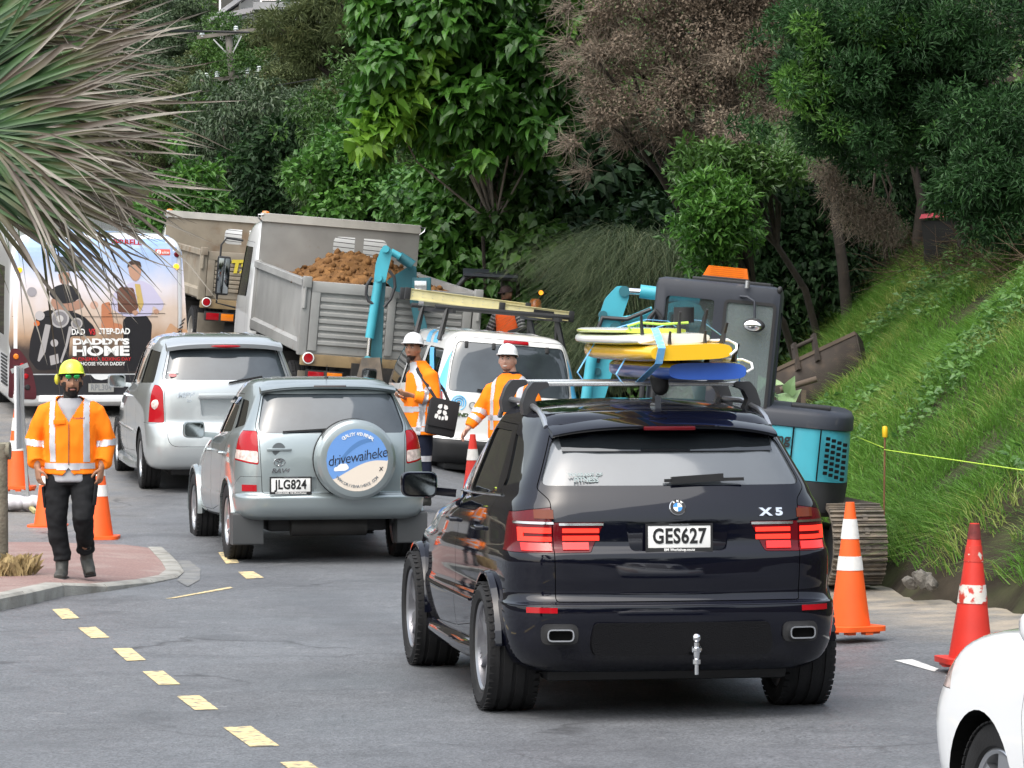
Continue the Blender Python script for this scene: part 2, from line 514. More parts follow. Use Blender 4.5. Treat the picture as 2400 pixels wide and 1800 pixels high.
# broken yellow no-stopping line: each dash as seen in the photograph (four corners, photo pixels)
marks=bpy.data.objects.new('road_marking',None);COL.objects.link(marks);marks['kind']='structure'
for q in([(122,1429),(160,1427),(186,1450),(146,1452)],[(182,1472),(224,1470),(257,1495),(214,1497)],[(264,1521),(308,1520),(342,1548),(297,1550)],[(334,1575),(382,1573),(423,1605),(372,1606)],[(414,1633),(468,1631),(512,1664),(456,1665)],[(523,1706),(588,1703),(655,1749),(586,1751)],[(656,1788),(722,1785),(800,1838),(728,1840)],[(820,1890),(895,1888),(975,1945),(895,1948)],[(512,1303),(541,1301),(561,1320),(530,1322)],[(558,1341),(594,1340),(619,1355),(577,1357)]):
 pts=[pg(*p)for p in q]
 patch('yellow_dash',pts,YELLOWP,.004,marks)
patch('yellow_line',[pg(388,1404),pg(540,1376),pg(546,1379),pg(408,1403)],YELLOWP,.004,marks)
patch('white_dash',[pg(2096,1536,.07),pg(2138,1535,.07),pg(2200,1556,.07),pg(2190,1562,.07)],WHITEP,.004,marks)
patch('white_dash',[pg(2215,1570,.07),pg(2262,1567,.07),pg(2420,1625,.07),pg(2390,1632,.07)],WHITEP,.004,marks)
# --- footpath build-out with its kerb
FP=[pg(-260,1484),pg(60,1420),pg(150,1398),pg(250,1386),pg(360,1368),pg(415,1356),pg(432,1342),pg(420,1325),pg(398,1305),pg(380,1288),pg(352,1274),pg(250,1268),pg(100,1264),pg(-260,1258)]
FH=.10
def lift(p,z):return(p[0],p[1],z)
fp=MB()
kb=[]
n=len(FP)
inner=shrink(FP,.16)
heights=[.115,.115,.112,.06,.035,.03,.03,.04,.05,.05,.05,.05,.06,.06]
cen=Vector((sum(p[0]for p in FP)/n,sum(p[1]for p in FP)/n))
vs=[(p[0],p[1],h)for p,h in zip(inner,[h-.004 for h in heights])]
bmf=MB();bmf.add(vs+[(cen.x,cen.y,.085)],[(i,(i+1)%n,n)for i in range(n)])
o=bmf.build('footpath',REDCHIP,None);o['kind']='structure'
kerb=bpy.data.objects.new('kerb',None);COL.objects.link(kerb);kerb['kind']='structure'
for i in range(n-1):
 a,b=Vector(FP[i]),Vector(FP[i+1]);ai,bi=Vector(inner[i]),Vector(inner[i+1])
 L_=(b-a).length;m=max(1,int(round(L_/.95)))
 for k in range(m):
  t0,t1=k/m+(.006/L_),(k+1)/m-(.006/L_)
  h0=heights[i]*(1-t0)+heights[i+1]*t0;h1=heights[i]*(1-t1)+heights[i+1]*t1
  p=[a.lerp(b,t0),a.lerp(b,t1),bi.lerp(ai,1-t1),bi.lerp(ai,1-t0)]
  ch0=p[0].lerp(p[3],.18);ch1=p[1].lerp(p[2],.18)
  vs=[(p[0].x,p[0].y,-.03),(p[1].x,p[1].y,-.03),(p[2].x,p[2].y,-.03),(p[3].x,p[3].y,-.03),(p[0].x,p[0].y,h0-.022),(p[1].x,p[1].y,h1-.022),(ch1.x,ch1.y,h1),(p[2].x,p[2].y,h1),(p[3].x,p[3].y,h0),(ch0.x,ch0.y,h0)]
  fs=[(0,1,2,3),(0,4,5,1),(4,9,6,5),(9,8,7,6),(2,7,8,3),(0,3,8,9,4),(1,5,6,7,2)]
  MB().add(vs,fs).build('kerb_stone',CONCRETE,kerb)
# concrete apron outside the corner of the kerb
ap=[pg(*p)for p in((432,1342),(420,1325),(398,1305),(440,1312),(470,1335),(468,1360),(440,1376),(415,1362))]
o=MB().add([(p[0],p[1],.005)for p in ap],[tuple(range(len(ap)))]).build('gutter_apron',M('old_apron',(.19,.19,.18),.85,var=.25,vscale=4,col2=(.14,.145,.15),mix=.5,mscale=5,bump=.3,bscale=70),None);o['kind']='structure'
# ------------------------------------------------------------------ vehicles: shared builders
BLACK=M('black_plastic',(0.012,0.012,0.013),0.55,var=0.2)
GAP=M('gap_black',(0.004,0.004,0.004),0.9,spec=0.1)
RUBBER=M('tyre_rubber',(0.018,0.018,0.019),0.75,var=0.35,vscale=6,bump=0.15,bscale=90,spec=0.25)
CHROME=M('chrome',(0.75,0.76,0.78),0.12,metal=1.0)
SILVER=M('silver_alloy',(0.52,0.53,0.55),0.28,metal=0.9,var=0.12)
GUNMETAL=M('dark_alloy',(0.34,0.34,0.36),0.28,metal=0.9,var=0.15)
GLASS=M('tinted_glass',(0.008,0.010,0.012),0.03,spec=0.9,coat=0.5)
GLASS_MID=M('clear_window_glass',(0.040,0.050,0.058),0.04,spec=0.85,coat=0.35,var=0.5,vscale=2.2)
REDLENS=M('red_lens',(0.34,0.006,0.012),0.15,coat=0.45,spec=.15)
DARKRED=M('dark_red_lens',(0.10,0.004,0.008),0.15,coat=0.4,spec=.15)
AMBERLENS=M('amber_lens',(0.75,0.20,0.01),0.12,coat=0.7)
CLEARLENS=M('clear_lens',(0.62,0.50,0.46),0.10,coat=0.8,var=0.45,vscale=30)
BRAKE=M('lit_brake_lamp',(0.6,0.02,0.015),0.2,emit=(1.0,0.035,0.018),estr=0.85)
BRAKE2=M('dim_brake_lamp',(0.5,0.02,0.02),0.2,emit=(1.0,0.03,0.02),estr=0.22)
PLATE_W=M('plate_white',(0.80,0.80,0.78),0.35,var=0.05)
INK=M('black_ink',(0.010,0.010,0.011),0.5)
INKGREY=M('grey_ink',(0.20,0.21,0.22),0.5)
WHITEINK=M('white_ink',(0.82,0.82,0.80),0.5)
MIRRORG=M('mirror_glass',(0.35,0.38,0.40),0.06,metal=1.0)
def carpaint(name,col,metal=0.3,rough=0.32,var=0.03):
 return M(name,col,rough,metal=metal,coat=1.0,var=var,vscale=1.5)
def outline(w,yr,yf,rr,rf,br,bf,tr,tf,n=(9,9,26,8,8)):
 """plan outline of one ring of a body: right half rear centre to front centre, then mirrored"""
 wr,wf=w-tr,w-tf
 rr=min(rr,wr*.8);rf=min(rf,wf*.8)
 pts=[]
 xe=wr-rr
 for i in range(n[0]):
  x=xe*i/(n[0]);pts.append((x,yr+br*(x/wr)**2))
 A=(xe,yr+br*(xe/wr)**2);C=(wr,yr+br);B=(wr+tr*.25,yr+br+rr*1.15)
 for i in range(n[1]):
  t=i/n[1];pts.append(tuple(A[k]*(1-t)**2+C[k]*2*t*(1-t)+B[k]*t*t for k in(0,1)))
 E=(wf+tf*.25,yf-bf-rf*1.15)
 for i in range(n[2]):
  t=i/n[2];y=B[1]+(E[1]-B[1])*t
  x=w-(w-B[0])*max(0,1-t/.4)**2-(w-E[0])*max(0,(t-.55)/.45)**2
  pts.append((x,y))
 G=(wf-rf,yf-bf*((wf-rf)/wf)**2);C=(wf,yf-bf)
 for i in range(n[3]):
  t=i/n[3];pts.append(tuple(E[k]*(1-t)**2+C[k]*2*t*(1-t)+G[k]*t*t for k in(0,1)))
 for i in range(n[4]+1):
  x=(wf-rf)*(1-i/n[4]);pts.append((x,yf-bf*(x/wf)**2))
 return pts+[(-x,y)for(x,y)in pts[-2:0:-1]]
class Body:
 """closed solid made of stacked plan outlines, then carved into panels, glass and lamps"""
 def __init__(s,rings,paint,sub=4):
  rings=np.array(rings,float)
  k=len(rings)
  tq=np.linspace(0,k-1,(k-1)*sub+1)
  P=np.stack([pchip(np.arange(k),rings[:,j],tq)for j in range(rings.shape[1])],1)
  vs=[];n=None
  for(zr,zf,w,yr,yf,rr,rf,br,bf,tr,tf)in P:
   o=outline(w,yr,yf,rr,rf,br,bf,tr,tf)
   n=len(o)
   y0,y1=min(p[1]for p in o),max(p[1]for p in o)
   vs+=[(x,y,zr+(zf-zr)*((y-y0)/(y1-y0)))for(x,y)in o]
  m=len(P)
  fs=[(i*n+j,i*n+(j+1)%n,(i+1)*n+(j+1)%n,(i+1)*n+j)for i in range(m-1)for j in range(n)]
  for i,rev in((0,True),(m-1,False)):
   c=np.mean(np.array(vs[i*n:(i+1)*n]),0);vs.append(tuple(c));ci=len(vs)-1
   for j in range(n):
    f=(i*n+j,i*n+(j+1)%n,ci)
    fs.append(f[::-1]if rev else f)
  b=MB();b.v=vs;b.f=fs
  me=b.mesh('body',None,recalc=True)
  me.materials.append(paint)
  s.paint=paint
  s.me=me
  s.fix_reference(me)
 def fix_reference(s,me):
  s.rv=[v.co.copy()for v in me.vertices]
  s.rn=[v.normal.copy()for v in me.vertices]
  s.rp=[tuple(p.vertices)for p in me.polygons]
  s.bvh=BVHTree.FromPolygons(s.rv,s.rp)
  v2=[c-n*0.009 for c,n in zip(s.rv,s.rn)]
  m2=bpy.data.meshes.new('inset');m2.from_pydata(v2,[],s.rp);m2.update()
  s.inset=m2
 def surf(s,x,z,axis='Y',side=-1):
  """point and normal on the outside of the solid, looking along an axis"""
  if axis=='Y':o,d=Vector((x,-5,z)),Vector((0,1,0))
  elif axis=='X':o,d=Vector((5*side,x,z)),Vector((-side,0,0))
  else:o,d=Vector((x,z,5)),Vector((0,0,-1))
  p,n,i,dd=s.bvh.ray_cast(o,d)
  if p is None:return Vector((x,0,z)),-d
  if n.dot(d)>0:n=-n
  return p,n
 def normals(s,me,tol=0.012):
  from mathutils.interpolate import poly_3d_calc
  me.update()
  cache={}
  out=[]
  pts=[v.co.copy()for v in me.vertices]
  for p in me.polygons:
   fn=p.normal.copy()
   for vi in p.vertices:
    if vi not in cache:
     loc,nn,idx,d=s.bvh.find_nearest(pts[vi])
     if loc is None or d>tol:cache[vi]=None
     else:
      f=s.rp[idx]
      w=poly_3d_calc([s.rv[q]for q in f],loc)
      v=Vector((0,0,0))
      for q,ww in zip(f,w):v+=s.rn[q]*ww
      cache[vi]=v.normalized()if v.length>1e-6 else None
    v=cache[vi]
    out.append(v if(v is not None and v.dot(fn)>0.55)else fn)
  me.polygons.foreach_set('use_smooth',np.ones(len(me.polygons),dtype=bool))
  me.normals_split_custom_set([tuple(v)for v in out])
  me.update()
  return me
 def cutter(s,poly,axis,a,b,mat=None):
  me=MB().prism(poly,axis,a,b).mesh('cut',None)
  me.materials.append(mat or GAP)
  return me
 def cut(s,me,poly,axis,a,b,mat=None):
  return boolean(me,s.cutter(poly,axis,a,b,mat),'DIFFERENCE')
 def carve(s,me,poly,axis,a,b,gap=0.004):
  """-> (piece inside the outline, rest)"""
  rest=boolean(me,s.cutter(poly,axis,a,b),'DIFFERENCE')
  piece=boolean(me,s.cutter(shrink(poly,gap),axis,a,b),'INTERSECT')
  return piece,rest
 def glaze(s,me,poly,axis,a,b,gap=0.0):
  g=boolean(s.inset,s.cutter(poly,axis,a,b),'INTERSECT')
  rest=boolean(me,s.cutter(poly,axis,a,b),'DIFFERENCE')
  return g,rest
 def arches(s,me,cs,x0=0.52):
  """wheel arches: cs list of (y, z, r)"""
  for(y,z,r)in cs:
   for sd in(-1,1):
    c=MB().cyl((sd*x0,y,z),(sd*1.6,y,z),r,n=40).mesh('arch',None)
    c.materials.append(GAP)
    me=boolean(me,c,'DIFFERENCE')
  return me
 def out(s,name,me,mat,parent,nrm=True):
  if mat is not None:
   if isinstance(mat,(list,tuple)):mats=list(mat)
   else:mats=[mat]
   old=[m for m in me.materials]
   if len(mats)==1 and len(old)>1 and mats[0]is s.paint:
    pass
   else:
    me.materials.clear()
    for m in mats:me.materials.append(m)
    if len(mats)==1:
     me.polygons.foreach_set('material_index',np.zeros(len(me.polygons),dtype=np.int32))
  if nrm:s.normals(me)
  else:shade(me,35)
  return link(name,me,None,parent)
WHEELS={}
def wheel_meshes(key,Rr,wd,rim,style,rimmat):
 """tyre and rim meshes, axis X, outside towards +X"""
 if key in WHEELS:return WHEELS[key]
 h=wd/2
 pr=[(rim,-h*.80),(rim+.012,-h*.95),(rim+(Rr-rim)*.55,-h*1.03),(Rr-.022,-h*.93),(Rr-.004,-h*.80)]
 gro=[]
 for g in(-.5,0,.5):
  gro+=[(Rr,(g-.09)*h),(Rr-.010,(g-.07)*h),(Rr-.010,(g+.07)*h),(Rr,(g+.09)*h)]
 pr+=gro+[(Rr-.004,h*.80),(Rr-.022,h*.93),(Rr-(Rr-rim)*.45,h*1.03),(rim+.012,h*.95),(rim,h*.80),(rim-.02,h*.6),(rim-.02,-h*.6)]
 t=MB().lathe(pr,48,'X',closed=True)
 for i in range(48):
  w=2*math.pi*i/48
  for sd in(-1,1):
   c=Vector((sd*h*.86,math.cos(w)*(Rr-.006),math.sin(w)*(Rr-.006)))
   t.obox(c,Vector((h*.12,0,0)),Vector((0,-math.sin(w),math.cos(w)))*.016,Vector((0,math.cos(w),math.sin(w)))*.0035)
 tyre=t.mesh('wheel',35)
 r=MB().lathe([(rim+.004,h*.80),(rim-.006,h*.88),(rim-.022,h*.80),(rim-.03,h*.3),(rim-.05,-h*.7),(rim-.002,-h*.8)],48,'X',closed=True)
 cx=h*(.62 if style!='steel' else .5)
 r.lathe([(0,cx+.01),(.05,cx+.008),(.072,cx-.012),(.075,cx-.06),(0,cx-.07)],20,'X')
 def spoke(w,w0,w1,d=0.0):
  u=Vector((0,math.cos(w),math.sin(w)));tn=Vector((0,-math.sin(w),math.cos(w)))
  a=u*.05;b=u*(rim-.012)
  vs=[]
  for(p,hw,xx)in((a,w0,cx-.005),(u*rim*.55,(w0+w1)/2,cx+.012),(b,w1,h*.72)):
   for(q,e)in((-1,0),(1,0),(1,-.035),(-1,-.035)):
    vs.append(p+tn*(hw*q+d)+Vector((xx+e,0,0)))
  fs=[]
  for i in range(2):
   o=i*4
   fs+=[(o,o+1,o+5,o+4),(o+1,o+2,o+6,o+5),(o+2,o+3,o+7,o+6),(o+3,o,o+4,o+7)]
  fs+=[(0,3,2,1),(8,9,10,11)]
  r.add(vs,fs)
 if style=='double':
  for i in range(5):
   w=2*math.pi*i/5+.3
   spoke(w+.17,.016,.019);spoke(w-.17,.016,.019)
   spoke(w,.010,.006)
 elif style=='five':
  for i in range(5):spoke(2*math.pi*i/5+.2,.040,.055)
 elif style=='six':
  for i in range(6):spoke(2*math.pi*i/6+.2,.032,.045)
 elif style=='truck':
  r.lathe([(0,h*.2),(.12,h*.2),(.14,-h*.1),(rim*.8,-h*.35),(rim-.01,-h*.2),(rim-.01,-h*.5),(0,-h*.5)],24,'X')
 disc=MB().lathe([(0,-.01),(rim*.66,-.01),(rim*.66,.012),(0,.012)],30,'X')
 rimme=r.mesh('rim',35)
 discme=disc.mesh('brake_disc',35)
 tyre.materials.append(RUBBER);rimme.materials.append(rimmat);discme.materials.append(GUNMETAL)
 WHEELS[key]=(tyre,rimme,discme)
 return WHEELS[key]
def add_wheel(root,key,x,y,z,steer=0.0):
 tyre,rim,disc=WHEELS[key]
 w=link('wheel',tyre,None,root)
 w.location=(x,y,z)
 w.rotation_euler=(random.random()*6,0,(0 if x>0 else math.pi)+steer)if True else(0,0,0)
 w.rotation_mode='XYZ'
 link('rim',rim,None,w);link('brake_disc',disc,None,w)
 return w
def plate(root,txt,loc,rot,w=.36,h=.125,frame=True,txtc=INK,sub=None,sup=None,bg=PLATE_W):
 p=MB().box(-w/2,w/2,-.004,.004,-h/2,h/2,.002).build('number_plate',bg,root)
 place(p,loc,rot)
 if frame:
  f=MB()
  t=.012;b2=.022
  f.box(-w/2-t,w/2+t,-.007,.007,h/2,h/2+t);f.box(-w/2-t,w/2+t,-.007,.007,-h/2-b2,-h/2)
  f.box(-w/2-t,-w/2,-.007,.007,-h/2,h/2);f.box(w/2,w/2+t,-.007,.007,-h/2,h/2)
  f.build('plate_frame',BLACK,p)
  if sub:lettering(sub,.021,WHITEINK,p,(0,-.009,-h/2-b2/2),bold=.0005)
  if sup:lettering(sup,.013,INKGREY,p,(0,-.009,h/2+t/2))
 lettering(txt,.118,txtc,p,(0,-.0055,0),bold=.0032,space=1.06,xs=.78)
 return p
def flare(root,y,z,r,x,mat,a0=-5,a1=185,t=.035,out_=.02,name='wheel_arch'):
 """raised lip round a wheel arch, both sides as two parts"""
 for sd in(-1,1):
  b=MB();n=26;vs=[]
  for i in range(n+1):
   w=R(a0+(a1-a0)*i/n)
   for(rr,xx)in((r-.004,x-.06),(r-.004,x+out_),(r+t*.6,x+out_*.8),(r+t,x-.03)):
    vs.append((sd*xx,y+rr*math.cos(w),z+rr*math.sin(w)))
  fs=[(i*4+j,i*4+(j+1)%4,(i+1)*4+(j+1)%4,(i+1)*4+j)for i in range(n)for j in range(4)]
  fs+=[(0,1,2,3),(n*4+3,n*4+2,n*4+1,n*4)]
  b.add(vs,fs).build(name,mat,root,50)
def mirrors(root,y,z,x,w,h,mat,back=BLACK):
 for sd in(-1,1):
  m=MB()
  rows=[]
  for(yy,sc)in((-.002,.93),(.02,1.0),(.07,.97),(.12,.8),(.15,.5)):
   o=rpoly([(-w/2*sc,-h/2*sc),(w/2*sc,-h/2*sc*.9),(w/2*sc,h/2*sc),(-w/2*sc,h/2*sc)],.05*sc,4)
   rows.append([(sd*(x+p[0]*1),y+yy,z+p[1])for p in o])
  n=len(rows[0]);vs=sum(rows,[])
  fs=[(i*n+j,i*n+(j+1)%n,(i+1)*n+(j+1)%n,(i+1)*n+j)for i in range(4)for j in range(n)]
  fs+=[tuple(range(n)),tuple(range(4*n,5*n))]
  m.add(vs,fs)
  m.bar((sd*(x-w/2+.02),y+.06,z-h*.25),(sd*(x-w/2-.12),y+.09,z-h*.35),.06,.05)
  o=m.build('door_mirror',mat,root,40)
  g=MB().prism(rpoly([(-w*.42,-h*.41),(w*.42,-h*.37),(w*.42,h*.41),(-w*.42,h*.41)],.04,4),'Y',-.004,.004)
  g.xf(Matrix.Translation((sd*x,y-.006,z))@Matrix.Diagonal((sd,1,1,1)))
  g.build('mirror_glass',MIRRORG,o)
def handle(parent,x,y,z,mat,L=.17):
 sd=1 if x>0 else-1
 b=MB()
 b.tube([(x-sd*.01,y-L/2,z),(x+sd*.03,y-L/2+.025,z),(x+sd*.03,y+L/2-.025,z),(x-sd*.01,y+L/2,z)],.013,8)
 return b.build('door_handle',mat,parent)
def lamp_grid(b,body,x0,x1,z0,z1,off=.002,th=.004):
 """thin strip that follows the rear of a body between x0..x1, z0..z1"""
 n=6;vs=[]
 for i in range(n+1):
  x=x0+(x1-x0)*i/n
  for z in(z0,z1):
   p,nn=body.surf(x,z)
   vs.append(p+nn*(off+th));vs.append(p+nn*off)
 fs=[]
 for i in range(n):
  a=i*4;c=a+4
  fs+=[(a,c,c+2,a+2),(a+1,a+3,c+3,c+1),(a,a+1,c+1,c),(a+2,c+2,c+3,a+3)]
 fs+=[(0,2,3,1),(n*4,n*4+1,n*4+3,n*4+2)]
 b.add(vs,fs)
 return b
# ------------------------------------------------------------------ black sport utility wagon in the foreground
def build_black_wagon():
 root=thing('sport_utility_wagon','glossy black wagon with surfboards on its roof and lit brake lamps, nearest the camera','car',(0.81,22.79,0.0),R(9.7))
 P=M('black_paint',(.0035,.004,.009),.3,coat=1.0,var=.1,vscale=1.5,spec=0.0)
 rings=[(.27,.22,.84,-.66,3.60,.22,.35,.06,.25,.03,.08),(.33,.25,.92,-.77,3.74,.24,.40,.08,.28,.03,.08),(.46,.40,.968,-.835,3.82,.26,.42,.09,.30,.03,.08),(.60,.55,.982,-.855,3.86,.28,.42,.09,.30,.03,.08),(.655,.60,.980,-.850,3.86,.28,.42,.09,.30,.03,.08),(.675,.63,.972,-.800,3.86,.28,.42,.085,.30,.03,.08),(.72,.70,.968,-.782,3.84,.28,.42,.10,.30,.03,.08),(.81,.76,.971,-.793,3.80,.28,.42,.10,.30,.03,.09),(.90,.82,.972,-.788,3.76,.28,.42,.08,.30,.035,.10),(.945,.86,.966,-.780,3.70,.28,.42,.08,.30,.035,.10),(.985,.90,.958,-.748,3.60,.28,.45,.08,.30,.035,.11),(1.13,1.00,.945,-.735,3.30,.28,.45,.08,.26,.04,.11),(1.20,1.08,.930,-.715,2.70,.27,.40,.08,.22,.045,.10),(1.27,1.13,.895,-.680,2.30,.25,.35,.08,.18,.045,.07),(1.32,1.20,.880,-.645,2.18,.23,.32,.08,.17,.05,.05),(1.48,1.44,.805,-.530,1.80,.20,.26,.075,.15,.06,.03),(1.605,1.620,.745,-.400,1.42,.18,.22,.07,.13,.06,.02),(1.665,1.705,.705,-.325,1.26,.17,.20,.07,.12,.05,.02),(1.705,1.755,.645,-.245,1.12,.17,.20,.06,.10,.04,.02),(1.735,1.778,.47,-.08,.92,.16,.18,.05,.08,.03,.02),(1.755,1.785,.20,.15,.70,.10,.10,.03,.04,.01,.01),]
 B=Body(rings,P)
 S=B.arches(B.me,[(0,.375,.415),(2.93,.375,.415)],.55)
 tg=rpoly([(-.70,.672),(.70,.672),(.715,1.235),(.775,1.30),(.655,1.60),(.60,1.655),(-.60,1.655),(-.655,1.60),(-.775,1.30),(-.715,1.235)],.02,3)
 T,S=B.carve(S,tg,'Y',-1.6,-.10,.005)
 Bp,S=B.carve(S,rpoly([(-2,.20),(-.375,.20),(-.40,.655),(-2,.655)],.01),'X',-1.5,1.5,.003)
 lamps=[]
 for sd in(-1,1):
  po=rpoly([(sd*x,z)for x,z in((.688,.945),(.688,1.205),(.83,1.185),(1.2,1.10),(1.2,.965),(.92,.945))],.012,3)
  pi=rpoly([(sd*x,z)for x,z in((.415,1.118),(.712,1.118),(.712,.945),(.50,.948))],.015,3)
  a,S=B.carve(S,po,'Y',-1.6,-.36,.003)
  b,T=B.carve(T,pi,'Y',-1.6,-.5,.003)
  lamps.append((sd,a,b))
 T=B.cut(T,rpoly([(-.30,1.118),(.30,1.118),(.275,.955),(-.275,.955)],.03),'Y',-1.6,-.725,P)
 win=rpoly([(-.755,1.318),(.755,1.318),(.648,1.585),(-.648,1.585)],.05,4)
 G,T=B.glaze(T,win,'Y',-1.6,-.2)
 t_o=B.out('tailgate',T,P,root)
 g_o=B.out('back_window',G,M('rain_film_sky_glass',(.085,.095,.105),.10,spec=1.0,coat=.6,var=.12,vscale=3),t_o)  # wet film grey, lightened to paint in the sky's reflection as well
 B.out('bumper',Bp,P,root)
 for sd,a,b in lamps:
  o=B.out('tail_lamp',a,DARKRED,root)
  i=B.out('tail_lamp',b,DARKRED,root)
  m=MB()
  for z0,z1 in((1.055,1.085),(1.01,1.035)):
   lamp_grid(m,B,sd*.715,sd*.88,z0,z1)
  lamp_grid(m,B,sd*.855,sd*.88,1.02,1.07)
  m.build('lamp_bar',BRAKE,o)
  lamp_grid(MB(),B,sd*.715,sd*.87,.955,1.0).build('lamp_bar',BRAKE2,o)
  lamp_grid(MB(),B,sd*.70,sd*.93,1.105,1.118).build('chrome_strip',CHROME,o)
  m=MB()
  for z0,z1 in((1.058,1.082),(1.015,1.042)):
   lamp_grid(m,B,sd*.45,sd*.655,z0,z1)
  m.build('lamp_bar',BRAKE,i)
  lamp_grid(MB(),B,sd*.51,sd*.655,.962,1.005).build('lamp_bar',BRAKE2,i)
  lamp_grid(MB(),B,sd*.425,sd*.672,1.098,1.112).build('chrome_strip',CHROME,i)
  lamp_grid(MB(),B,sd*.70,sd*.80,1.135,1.185).build('amber_field',M('amber_dim',(0.13,0.025,0.008),.2,coat=.3,spec=.1),o)
 for sd in(-1,1):
  a,b=(-1.4,-.25)if sd<0 else(.25,1.4)
  rear=rpoly([(.44,.55),(.52,.46),(1.16,.40),(1.16,1.19),(1.10,1.645),(.30,1.64),(.02,1.33),(.10,1.18),(.28,.90)],.03)
  front=rpoly([(1.175,.40),(2.36,.36),(2.44,.75),(2.30,1.13),(1.66,1.57),(1.42,1.65),(1.115,1.65),(1.175,1.19)],.03)
  D1,S=B.carve(S,rear,'X',a,b,.004)
  D2,S=B.carve(S,front,'X',a,b,.004)
  w1=rpoly([(.16,1.255),(1.10,1.222),(1.055,1.600),(.40,1.60)],.04)
  w2=rpoly([(1.135,1.22),(2.10,1.175),(1.62,1.53),(1.40,1.60),(1.09,1.605)],.04)
  w3=rpoly([(-.34,1.335),(.05,1.288),(.31,1.595),(.02,1.56)],.05)
  G1,D1=B.glaze(D1,w1,'X',a,b)
  G2,D2=B.glaze(D2,w2,'X',a,b)
  G3,S=B.glaze(S,w3,'X',a,b)
  d1=B.out('door',D1,P,root);d2=B.out('door',D2,P,root)
  B.out('window',G1,GLASS,d1);B.out('window',G2,GLASS,d2);B.out('quarter_window',G3,GLASS,root)
  for d,y in((d1,.40),(d2,1.36)):
   p,n=B.surf(y,1.035,'X',sd)
   handle(d,p.x,y,1.035,P,.2)
  bl=MB()
  pts=[B.surf(y,1.243-.028*y,'X',sd)[0]+Vector((sd*.006,0,0))for y in np.linspace(-.02,2.05,16)]
  bl.tube(pts,.007,6)
  bl.build('window_trim',CHROME,root)
  rs=MB()
  pts=[B.surf(y,.60,'X',sd)[0]+Vector((sd*.004,0,0))for y in np.linspace(.55,2.3,12)]
  rs.tube(pts,.010,6).build('rub_strip',P,root)
 ws=rpoly([(-.62,1.20),(.62,1.20),(.55,1.60),(-.55,1.60)],.06)
 Gw,S=B.glaze(S,ws,'Y',1.3,4)
 B.out('windscreen',Gw,GLASS,root)
 B.out('body',S,P,root)
 flare(root,0,.375,.418,.985,P,a0=-2,a1=176,t=.020,out_=.006)
 flare(root,2.93,.375,.418,.955,P,a0=2,a1=180,t=.020,out_=.006)
 MB().box(-.70,.70,-.45,3.4,.20,.34,.03).build('underbody',BLACK,root)
 for sd in(-1,1):
  MB().tube([(sd*.90,.42,.31),(sd*.915,.9,.30),(sd*.915,2.2,.30),(sd*.90,2.52,.31)],[.05,.07,.07,.05],10).build('sill',P,root)
 sp=MB();rows=[]
 xs=np.linspace(-1,1,25)
 for u in xs:
  x=u*.655
  zt=1.685-.055*abs(u)**3.0;yb=-.50+.10*u*u
  rows.append([(x,-.24,zt+.012),(x,yb+.03,zt-.018),(x,yb,zt-.035),(x,yb+.015,zt-.050),(x,-.26,zt-.055-.02*(1-u*u))])
 k=5;vs=sum(rows,[])
 fs=[(i*k+j,(i+1)*k+j,(i+1)*k+(j+1)%k,i*k+(j+1)%k)for i in range(24)for j in range(k)]
 fs+=[tuple(range(k)),tuple(range(24*k,25*k))]
 so=sp.add(vs,fs).build('spoiler',P,t_o,50)
 MB().box(-.15,.15,-.512,-.49,1.625,1.648,.006).build('brake_light',DARKRED,so)
 band=MB();lamp_grid(band,B,-.61,.61,1.505,1.60,.001,.003)
 band.build('window_band',GLASS,g_o)
 wp=MB()
 wp.bar(B.surf(-.06,1.345)[0]+Vector((0,-.02,0)),B.surf(.40,1.352)[0]+Vector((0,-.035,0)),.02,.018)
 wp.add(*(lambda m:(m.v,m.f))(MB().bar(B.surf(-.02,1.342)[0]+Vector((0,-.02,.004)),B.surf(.28,1.36)[0]+Vector((0,-.03,.004)),.03,.04)))
 wp.build('wiper',BLACK,t_o)
 st=lettering('WARRANT OF',.030,M('sticker_ink',(.30,.36,.36),.5),g_o,B.surf(-.50,1.378)[0]+Vector((0,-.006,0)),(R(-23),0,0),'sticker',bold=.0005)
 lettering('FITNESS',.040,MATS['sticker_ink'],g_o,B.surf(-.50,1.350)[0]+Vector((0,-.006,0)),(R(-23),0,0),'sticker',bold=.001)
 pb,nb=B.surf(0,1.195)
 tilt=-math.atan2(nb.z,-nb.y)
 bd=place(MB().lathe([(0,-.012),(.043,-.012),(.047,-.008),(.047,.004),(0,.004)],32,'Y').build('badge',CHROME,t_o),pb,(tilt,0,0))
 place(MB().lathe([(.026,-.0135),(.0435,-.0135),(.0435,-.011),(.026,-.011)],32,'Y',closed=True).build('badge_ring',INK,bd))
 for q in range(4):
  w=[R(90*q+90*i/8)for i in range(9)]
  poly=[(0,0)]+[(.0255*math.cos(a),.0255*math.sin(a))for a in w]
  MB().prism(poly,'Y',-.0138,-.011).build('badge_quarter',WHITEINK if q%2==0 else M('badge_blue',(.03,.22,.62),.3),bd)
 for ch,a in(('B',38),('M',0),('W',-38)):
  lettering(ch,.016,WHITEINK,bd,(-.035*math.sin(R(a)),-.0145,.035*math.cos(R(a))),(0,R(-a),0),bold=.0006,depth=.0008)
 pb,nb=B.surf(.545,1.165)
 lettering('X',.062,CHROME,t_o,B.surf(.512,1.165)[0]+Vector((0,-.006,0)),(tilt,0,R(4)),'model_badge',bold=.003,xs=1.45,depth=.004)
 lettering('5',.062,CHROME,t_o,B.surf(.592,1.165)[0]+Vector((0,-.006,0)),(tilt,0,R(5)),'model_badge',bold=.003,xs=1.45,depth=.004)
 plate(t_o,'GES627',(0,-.765,1.035),(R(-2),0,0),sub='BM Workshop.co.nz',sup='Independent Specialist')
